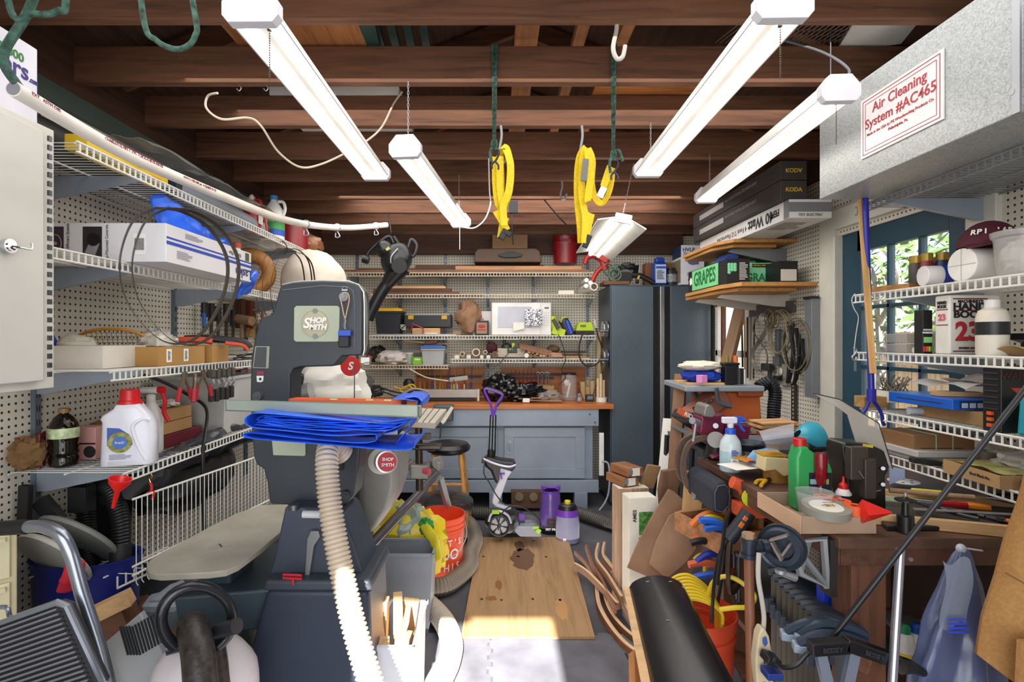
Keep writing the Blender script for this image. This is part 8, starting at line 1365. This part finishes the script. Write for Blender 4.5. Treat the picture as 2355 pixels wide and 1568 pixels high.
# ================================================================ right wall wire shelves: contents
zs = 1.612
def RX(px,X): return X*FOC/(px-1140)
one(B().box((0,0,.012),(.30,.16,.022),(0,0,.25)),'wood_board',m('#b07c44',.6,'wood',ax='X'),'brown board lying at the far end under the gold-capped bottles','board',(1.66,2.06,zs),bev=.002)
for i,(px,X,h,c_,lab) in enumerate([(2106,1.58,.095,'#4a4038','leftmost gold-capped bottle, with dark label'),(2131,1.60,.10,'#8a2c38','gold-capped bottle with dark red label, second from left'),(2146,1.68,.095,'#3a3440','gold-capped bottle half hidden behind the others'),(2167,1.64,.10,'#2c3058','rightmost gold-capped bottle beside the white block')]):
    th = bottle('stain_bottle',lab,(X,RX(px,X),zs+.024),[(0,0),(.021,0),(.022,.008),(.022,h*.7),(.018,h*.82),(.018,h*.85)],m(c_,.4),[(.0195,h*.8),(.0195,h*1.08),(.018,h*1.09),(0,h*1.09)],m('#a8883c',.35,met=.5)); B().box((-.0,-.0225,h*.35),(.02,.002,h*.35)).o('paper_label',m('#b0a8a0'),th)
th = T('foam_cylinder','large white foam cylinder with a pencilled cross on its end','cylinder',(1.52,1.71,zs+.056)); B().cyl((0,0,0),(.14,0,0),.055,n=32).o('foam_body',m('#e4e0da',.8),th,bev=.004); B().box((-.001,0,0),(.001,.001,.105)).box((-.001,0,0),(.001,.105,.001)).o('pencil_cross',m('#a8a4a0'),th)
th = T('wrapped_roll','smaller white roll with blue stripe left of the foam cylinder','roll',(1.515,1.86,zs+.038)); B().cyl((0,0,0),(.12,-.02,0),.036,n=26).o('roll',m('#dcd8d8',.6),th,bev=.003); B().cyl((.05,-.0083,0),(.08,-.0133,0),.0368,n=26,cap=False).o('blue_stripe',m('#24389a',.5),th)
th = T('baseball_cap','maroon baseball cap with white embroidery lying on the foam cylinder','cap',(1.60,1.70,zs+.112)); mr = m('#4c1424',.8,'cloth',s=90); B().add([V((.085*math.sin(a)*math.cos(t),.075*math.sin(a)*math.sin(t),.085*math.cos(a))) for a in [i*PI/2/8 for i in range(9)] for t in [j*PI/10 for j in range(20)]],[(i*20+j,(i+1)*20+j,(i+1)*20+(j+1) % 20,i*20+(j+1) % 20) for i in range(8) for j in range(20)]).o('crown',mr,th)
B().grid(lambda u,v: (-.10+.2*u,-.03-.07*v*math.sin(u*PI),.02-.022*abs(u-.5)*2-.01*v),14,6,.003).o('brim',mr,th)
for i,ch in enumerate("RPI '68"): a = -PI*.69+(i-3)*.2; text(ch,.024,white,th,(.080*math.cos(a),.072*math.sin(a),.042),u=(-math.sin(a),math.cos(a),0),v=(math.cos(a)*-.4,math.sin(a)*-.4,1),bold=.03)
th = T('clear_tub','clear plastic tub stuffed with a bag, right of the foam cylinder','tub',(1.55,1.54,zs)); B().lathe([(.055,0),(.058,.01),(.066,.11),(.072,.115),(.074,.13),(.07,.132),(.0,.132)],28).o('tub_wall',m('#d0ccc8',.1,'glass',a=.45),th); B().blob((0,0,.055),(.05,.05,.05),.25,4,3).o('plastic_contents',m('#c8c0b4',.4),th)
zs = 1.374
th = T('parts_case','clear plastic parts case with blue latch at the left of the handbook shelf','case',(1.62,2.02,zs)); B().box((0,0,.018),(.17,.12,.034)).box((0,0,.056),(.16,.11,.036)).o('case_wall',m('#b0acac',.15,'glass',a=.5),th,bev=.004); B().box((-.035,-.063,.036),(.04,.006,.014)).o('blue_latch',m('#4a94d0',.4),th)
th = T('spray_can','white tube with printed label lying before the clear parts case','tube',(1.575,1.935,zs+.012)); B().cyl((-.03,0,0),(.04,0,0),.011,n=14).o('tube',m('#d8d8d8',.4),th); lines('barcode',ink,th,(.02,-.0115,.0),.02,.012,5)
one(B().cyl((0,0,0),(.055,0,.115),.018,.02,n=18),'clear_tube',m('#b8b0a8',.1,'glass',a=.5),'clear plastic tube leaning against the black marker box','tube',(1.56,1.90,zs+.012))
one(B().ell((0,0,0),(.014,.02,.018)),'yellow_plug',m('#d8cc20',.4),'small yellow plastic plug beside the black marker box','plug',(1.66,1.93,zs+.018))
th = carton('marker_box','black box of blendable markers left of the thick handbook','box',1.50,1.535,1.84,1.88,zs,zs+.155,m('#161618',.45)); text('BLENDABLE',.0075,white,th,(0,-.021,.085),bold=.03,sx=.8); text('MARKERS',.009,white,th,(0,-.021,.075),bold=.04); B().box((.0,-.021,.05),(.03,.001,.02)).o('green_label',m('#8ac878',.5),th); b = B(); [B().box((-.013+i*.009,-.021,.018),(.006,.002,.018)).o('marker_tip',m(['#d03048','#d86a38','#c8c040','#48a060'][i],.4),th) for i in range(4)]
th = T('handbook','very thick white machinery handbook with large red number','book',(1.565,1.765,zs),0); bx = B(); bx.box((.036,.015,.10),(.17,.06,.20)).o('cover',m('#dcd8ce',.45),th,bev=.006); mr2 = m('#7a1c2c',.5); bk2 = m('#1a1a1c',.5)
for z in (.187,.148,.012): B().box((.02,-.0155,z),(.115,.001,.004)).o('rule_line',mr2,th)
text('MACHINERY\'S',.0135,bk2,th,(.02,-.0165,.178),bold=.03); text('HAND',.032,bk2,th,(.018,-.0165,.160),bold=.04,sx=1.2); text('BOOK',.032,bk2,th,(.018,-.0165,.134),bold=.04,sx=1.2); text('23',.085,m('#b02434',.5),th,(.012,-.0165,.075),bold=.04); text('REVISED EDITION',.010,bk2,th,(.02,-.0165,.022),bold=.02)
text('HAND',.014,bk2,th,(-.0505,.014,.175),u=-Y_,bold=.05,sx=.9); text('BOOK',.014,bk2,th,(-.0505,.014,.162),u=-Y_,bold=.05,sx=.9); text('23',.03,m('#c85a70',.5),th,(-.0505,.014,.125),u=-Y_,bold=.04); B().box((-.0495,.014,.152),(.001,.045,.003)).box((-.0495,.014,.10),(.001,.045,.003)).o('spine_rule',mr2,th)
th = bottle('white_bottle','white plastic bottle with black band in front of the handbook',(1.54,1.625,zs),[(0,0),(.038,0),(.04,.01),(.04,.12),(.034,.14),(.018,.15)],m('#d8d0c0',.4),[(.019,.148),(.019,.172),(.017,.174),(0,.174)],m('#dcdad6',.4)); B().lathe([(.0408,.065),(.0408,.105)],24).o('black_band',m('#1c1c20',.4),th)
th = T('black_torch','black cylinder torch lying at the right end of the handbook shelf','torch',(1.62,1.57,zs+.03)); B().cyl((-.03,0,0),(.06,0,0),.017,n=18).box((.04,.05,.02),(.10,.06,.02),(0,.2,.3)).o('torch_body',m('#1a1a1c',.3),th)
one(B().grid(lambda u,v: (-.05+.13*u,-.03+.09*v,.012*math.sin(u*4+v*3)+.03*max(0,.3-u)),10,8,.001),'kraft_paper',m('#b89468',.8),'curled kraft paper under the black torch','paper',(1.57,1.53,zs+.012))
zs = 1.145
one(B().box((0,0,0),(.10,.06,.045)),'wood_block',m('#b08850',.6,'wood',ax='X'),'pale wood block at the left end of the blue box shelf','block',(1.52,2.12,zs+.03),bev=.002)
th = carton('bits_box','white box of drill bits and sticks behind the blue flat box','box',1.56,1.68,2.08,2.2,zs+.03,zs+.075,paper,opn=True); b = B(); rn = random.Random(9); [b.cyl((rn.uniform(-.05,.05),rn.uniform(-.05,.05),.02),(rn.uniform(-.055,.055),rn.uniform(-.05,.05),rn.uniform(.07,.11)),.0022,n=5) for _ in range(38)]; o_ = b.o('drill_bits',m('#8a8478',.35,met=.6),th); o_['kind'] = 'stuff'
one(B().box((0,0,.012),(.055,.04,.024)),'pink_box',m('#b83a5c',.5),'small crimson box at the left end of the blue box','box',(1.585,2.0,zs+.055),bev=.002)
th = carton('kraft_carton','flat brown carton under the blue box on the right shelf','box',1.56,1.80,1.66,1.94,zs,zs+.045,m('#a88458',.75)); text('Bowl Blank No.',.012,k3,th,(-.04,-.1405,.03))
th = carton('blue_box','flat bright blue box with white panels on the right shelf','box',1.50,1.78,1.72,2.0,zs+.047,zs+.083,m('#1c5cc0',.35)); B().box((-.1405,0,.018),(.001,.2,.003)).o('black_slot',k3,th); B().box((-.075,-.1405,.018),(.085,.001,.026)).o('panel_frame',m('#10305c'),th); [B().box((-.101+i*.026,-.1415,.016),(.020,.001,.016)).o('white_panel',m('#b8c4dc'),th) for i in range(3)]
b = B(); rn = random.Random(4)
b.grid(lambda u,v: (-.12+.26*u,-.12+.24*v,.02+.03*noise.noise(V((u*2.4,v*2,3)))+.03*u),14,12,.001); b.grid(lambda u,v: (-.05+.2*u,-.14+.2*v,.045+.03*noise.noise(V((u*2,v*2,8)))),12,10,.001); one(b,'paper_stack',m('#d8d0cc',.8),'loose curled papers heaped on the blue box','papers',(1.68,1.86,zs+.095))
one(B().box((0,0,.008),(.13,.05,.016),(0,0,-.3)),'wood_strip',pine,'pine strip lying on the blue box below the papers','wood',(1.60,1.82,zs+.084),bev=.001)
one(B().cyl((0,0,0),(.05,-.01,0),.014,n=16),'paper_roll',m('#b8c0cc',.6),'small blue-white paper roll under the left end of the blue box','roll',(1.52,1.93,zs+.018))
th = T('ruler','cream triangular scale ruler lying on the shelf front','ruler',(1.575,1.63,zs+.002)); B().prism([(0,0),(.02,0),(.01,.018)],Y_,Z_,X_*.12).o('ruler_body',m('#c8c090',.5),th)
wc = carton('drill_case','black hard case with orange latches standing on the right shelf','case',1.505,1.76,1.56,1.62,zs,zs+.20,m('#1a1a1c',.4)); text('WARRIOR',.03,m('#3a1c18',.4),wc,(-.06,-.031,.17),bold=.03); B().prism([(-.0,.115),(.12,.115),(.12,.08),(.04,.08)],X_,Z_,Y_*-.001,(-.1,-.0305,.02)).o('orange_panel',m('#a8402c',.5),wc); text('TITANIUM',.012,white,wc,(-.03,-.033,.12),bold=.02)
b = B(); [b.box((-.13,0,.07+i*.018),(.004,.045,.003)) for i in range(7)]; b.o('ribs',m('#3a3c40',.4),wc); [B().box((-.132,0,.02+i*.018),(.008,.016,.010)).o('orange_latch',m('#d85a28',.4),wc) for i in range(3)]
th = T('teal_case','small teal plastic case leaning in front of the black hard case','case',(1.55,1.50,zs),rot=(0,.12,.3)); B().box((0,0,.055),(.11,.04,.11)).o('case_body',m('#1a8a98',.4),th,bev=.008); B().box((-.04,-.022,.055),(.012,.006,.10)).o('hinge_rib',m('#2aa0ac',.4),th,bev=.002)
zs = .987
th = carton('twine_carton','brown carton tied with pale green twine on the lowest right shelf','box',1.50,1.72,1.88,2.05,zs+.028,zs+.095,m('#8a6440',.75)); [B().box((x,0,.034),(.003,.173,.070)).o('twine',m('#a8c8a0'),th) for x in (-.03,.03)]
tote('clear_case','flat clear lidded box under the twine-tied carton',(1.60,1.93,zs),(.20,.14,.02),m('#b8b4b0',.15,'glass',a=.55),m('#c0bcb8',.3))
th = bottle('metal_cup','small tapered metal cup behind the white cloth',(1.70,1.80,zs),[(.026,0),(.036,.055),(.034,.055),(.02,.005),(0,.005)],m('#8a8478',.35,met=.5),None,None,cat='cup')
one(B().blob((0,0,.0),(.11,.09,.04),.35,3,2),'plastic_wrap',m('#b8b2a8',.3),'crumpled pale plastic wrap on the lowest right shelf','plastic',(1.72,1.66,zs+.045))
th = carton('cardboard_tray','shallow cardboard tray with printed side on the lowest right shelf','box',1.48,1.62,1.52,1.74,zs,zs+.04,m('#b08c60',.75),opn=True,rz=-.1); text('Bowl Blank No.',.012,k3,th,(-.0715,-.04,.022),u=-Y_,v=Z_); one(B().grid(lambda u,v: (-.05+.1*u,-.09+.18*v,.01*noise.noise(V((u*3,v*3,2)))),8,8,.001),'catalogue',m('#a8a468',.6,'rough',s=20),'yellow-green leaflet lying in the cardboard tray','paper',(1.56,1.63,zs+.04))
th = carton('wooden_box','small dark dovetailed wooden box at the right end of the lowest shelf','box',1.50,1.63,1.40,1.5,zs,zs+.035,m('#5a3418',.5,'wood',ax='X'),opn=True)
th = T('pliers','blue-handled pliers resting on the small wooden box','pliers',(1.56,1.44,zs+.045)); [B().tube(bez([(-.06,s*.02,0),(0,s*.018,.003),(.06,s*.01,0)]),.007,8).o('handle',m('#1c3cb8',.4),th) for s in (-1,1)]
one(B().box((0,0,.012),(.09,.03,.018),(0,.1,-.2)),'black_grip',m('#1c1c1c',.6),'black rubber bar at the left end of the lowest right shelf','bar',(1.50,1.83,zs+.0),bev=.004)
# grabber, stick, keys
O = W(1990,458,2.08); th = T('grabber','blue long-handled grabber hanging claw down beside the side door','grabber',O); gb_ = m('#2a2c98',.3)
off(B().cyl(W(1990,458,2.08),W(2004,900,2.03),.011,n=14),O).o('shaft',gb_,th)
off(B().tube([W(2004,895,2.03),W(2004,925,2.03)],.016,10),O).o('claw_hub',gb_,th)
for pts in ([(2000,922),(1992,940),(1984,952),(1983,962)],[(2008,922),(2020,938),(2028,955),(2030,970),(2034,978)]): off(B().tube(bez([W(x,y,2.03) for x,y in pts]),.009,8,flat=.7),O).o('claw_finger',gb_,th)
leanbar('wood_stick','thin pale wooden stick standing beside the blue grabber',W(2008,860,2.0),W(1979,455,2.10),.022,.012,m('#c89c60',.6,'wood',ax='Z'))
O = W(1966,680,2.12); th = T('key_string','white string with keys and clips hanging from the shelf end','string',O); off(B().tube(bez([W(x,y,2.12) for x,y in [(1966,676),(1959,690),(1964,710),(1974,730),(1970,760),(1966,790),(1964,815)]]),.002,5),O).o('string',m('#c8c4b8',.6),th)
off(B().tube(bez([W(x,y,2.12) for x,y in [(1964,800),(1970,806),(1966,815),(1960,822),(1966,830),(1970,822)]]),.004,6).box(W(1967,840,2.12),(.008,.003,.05)),O).o('keys',steel,th)
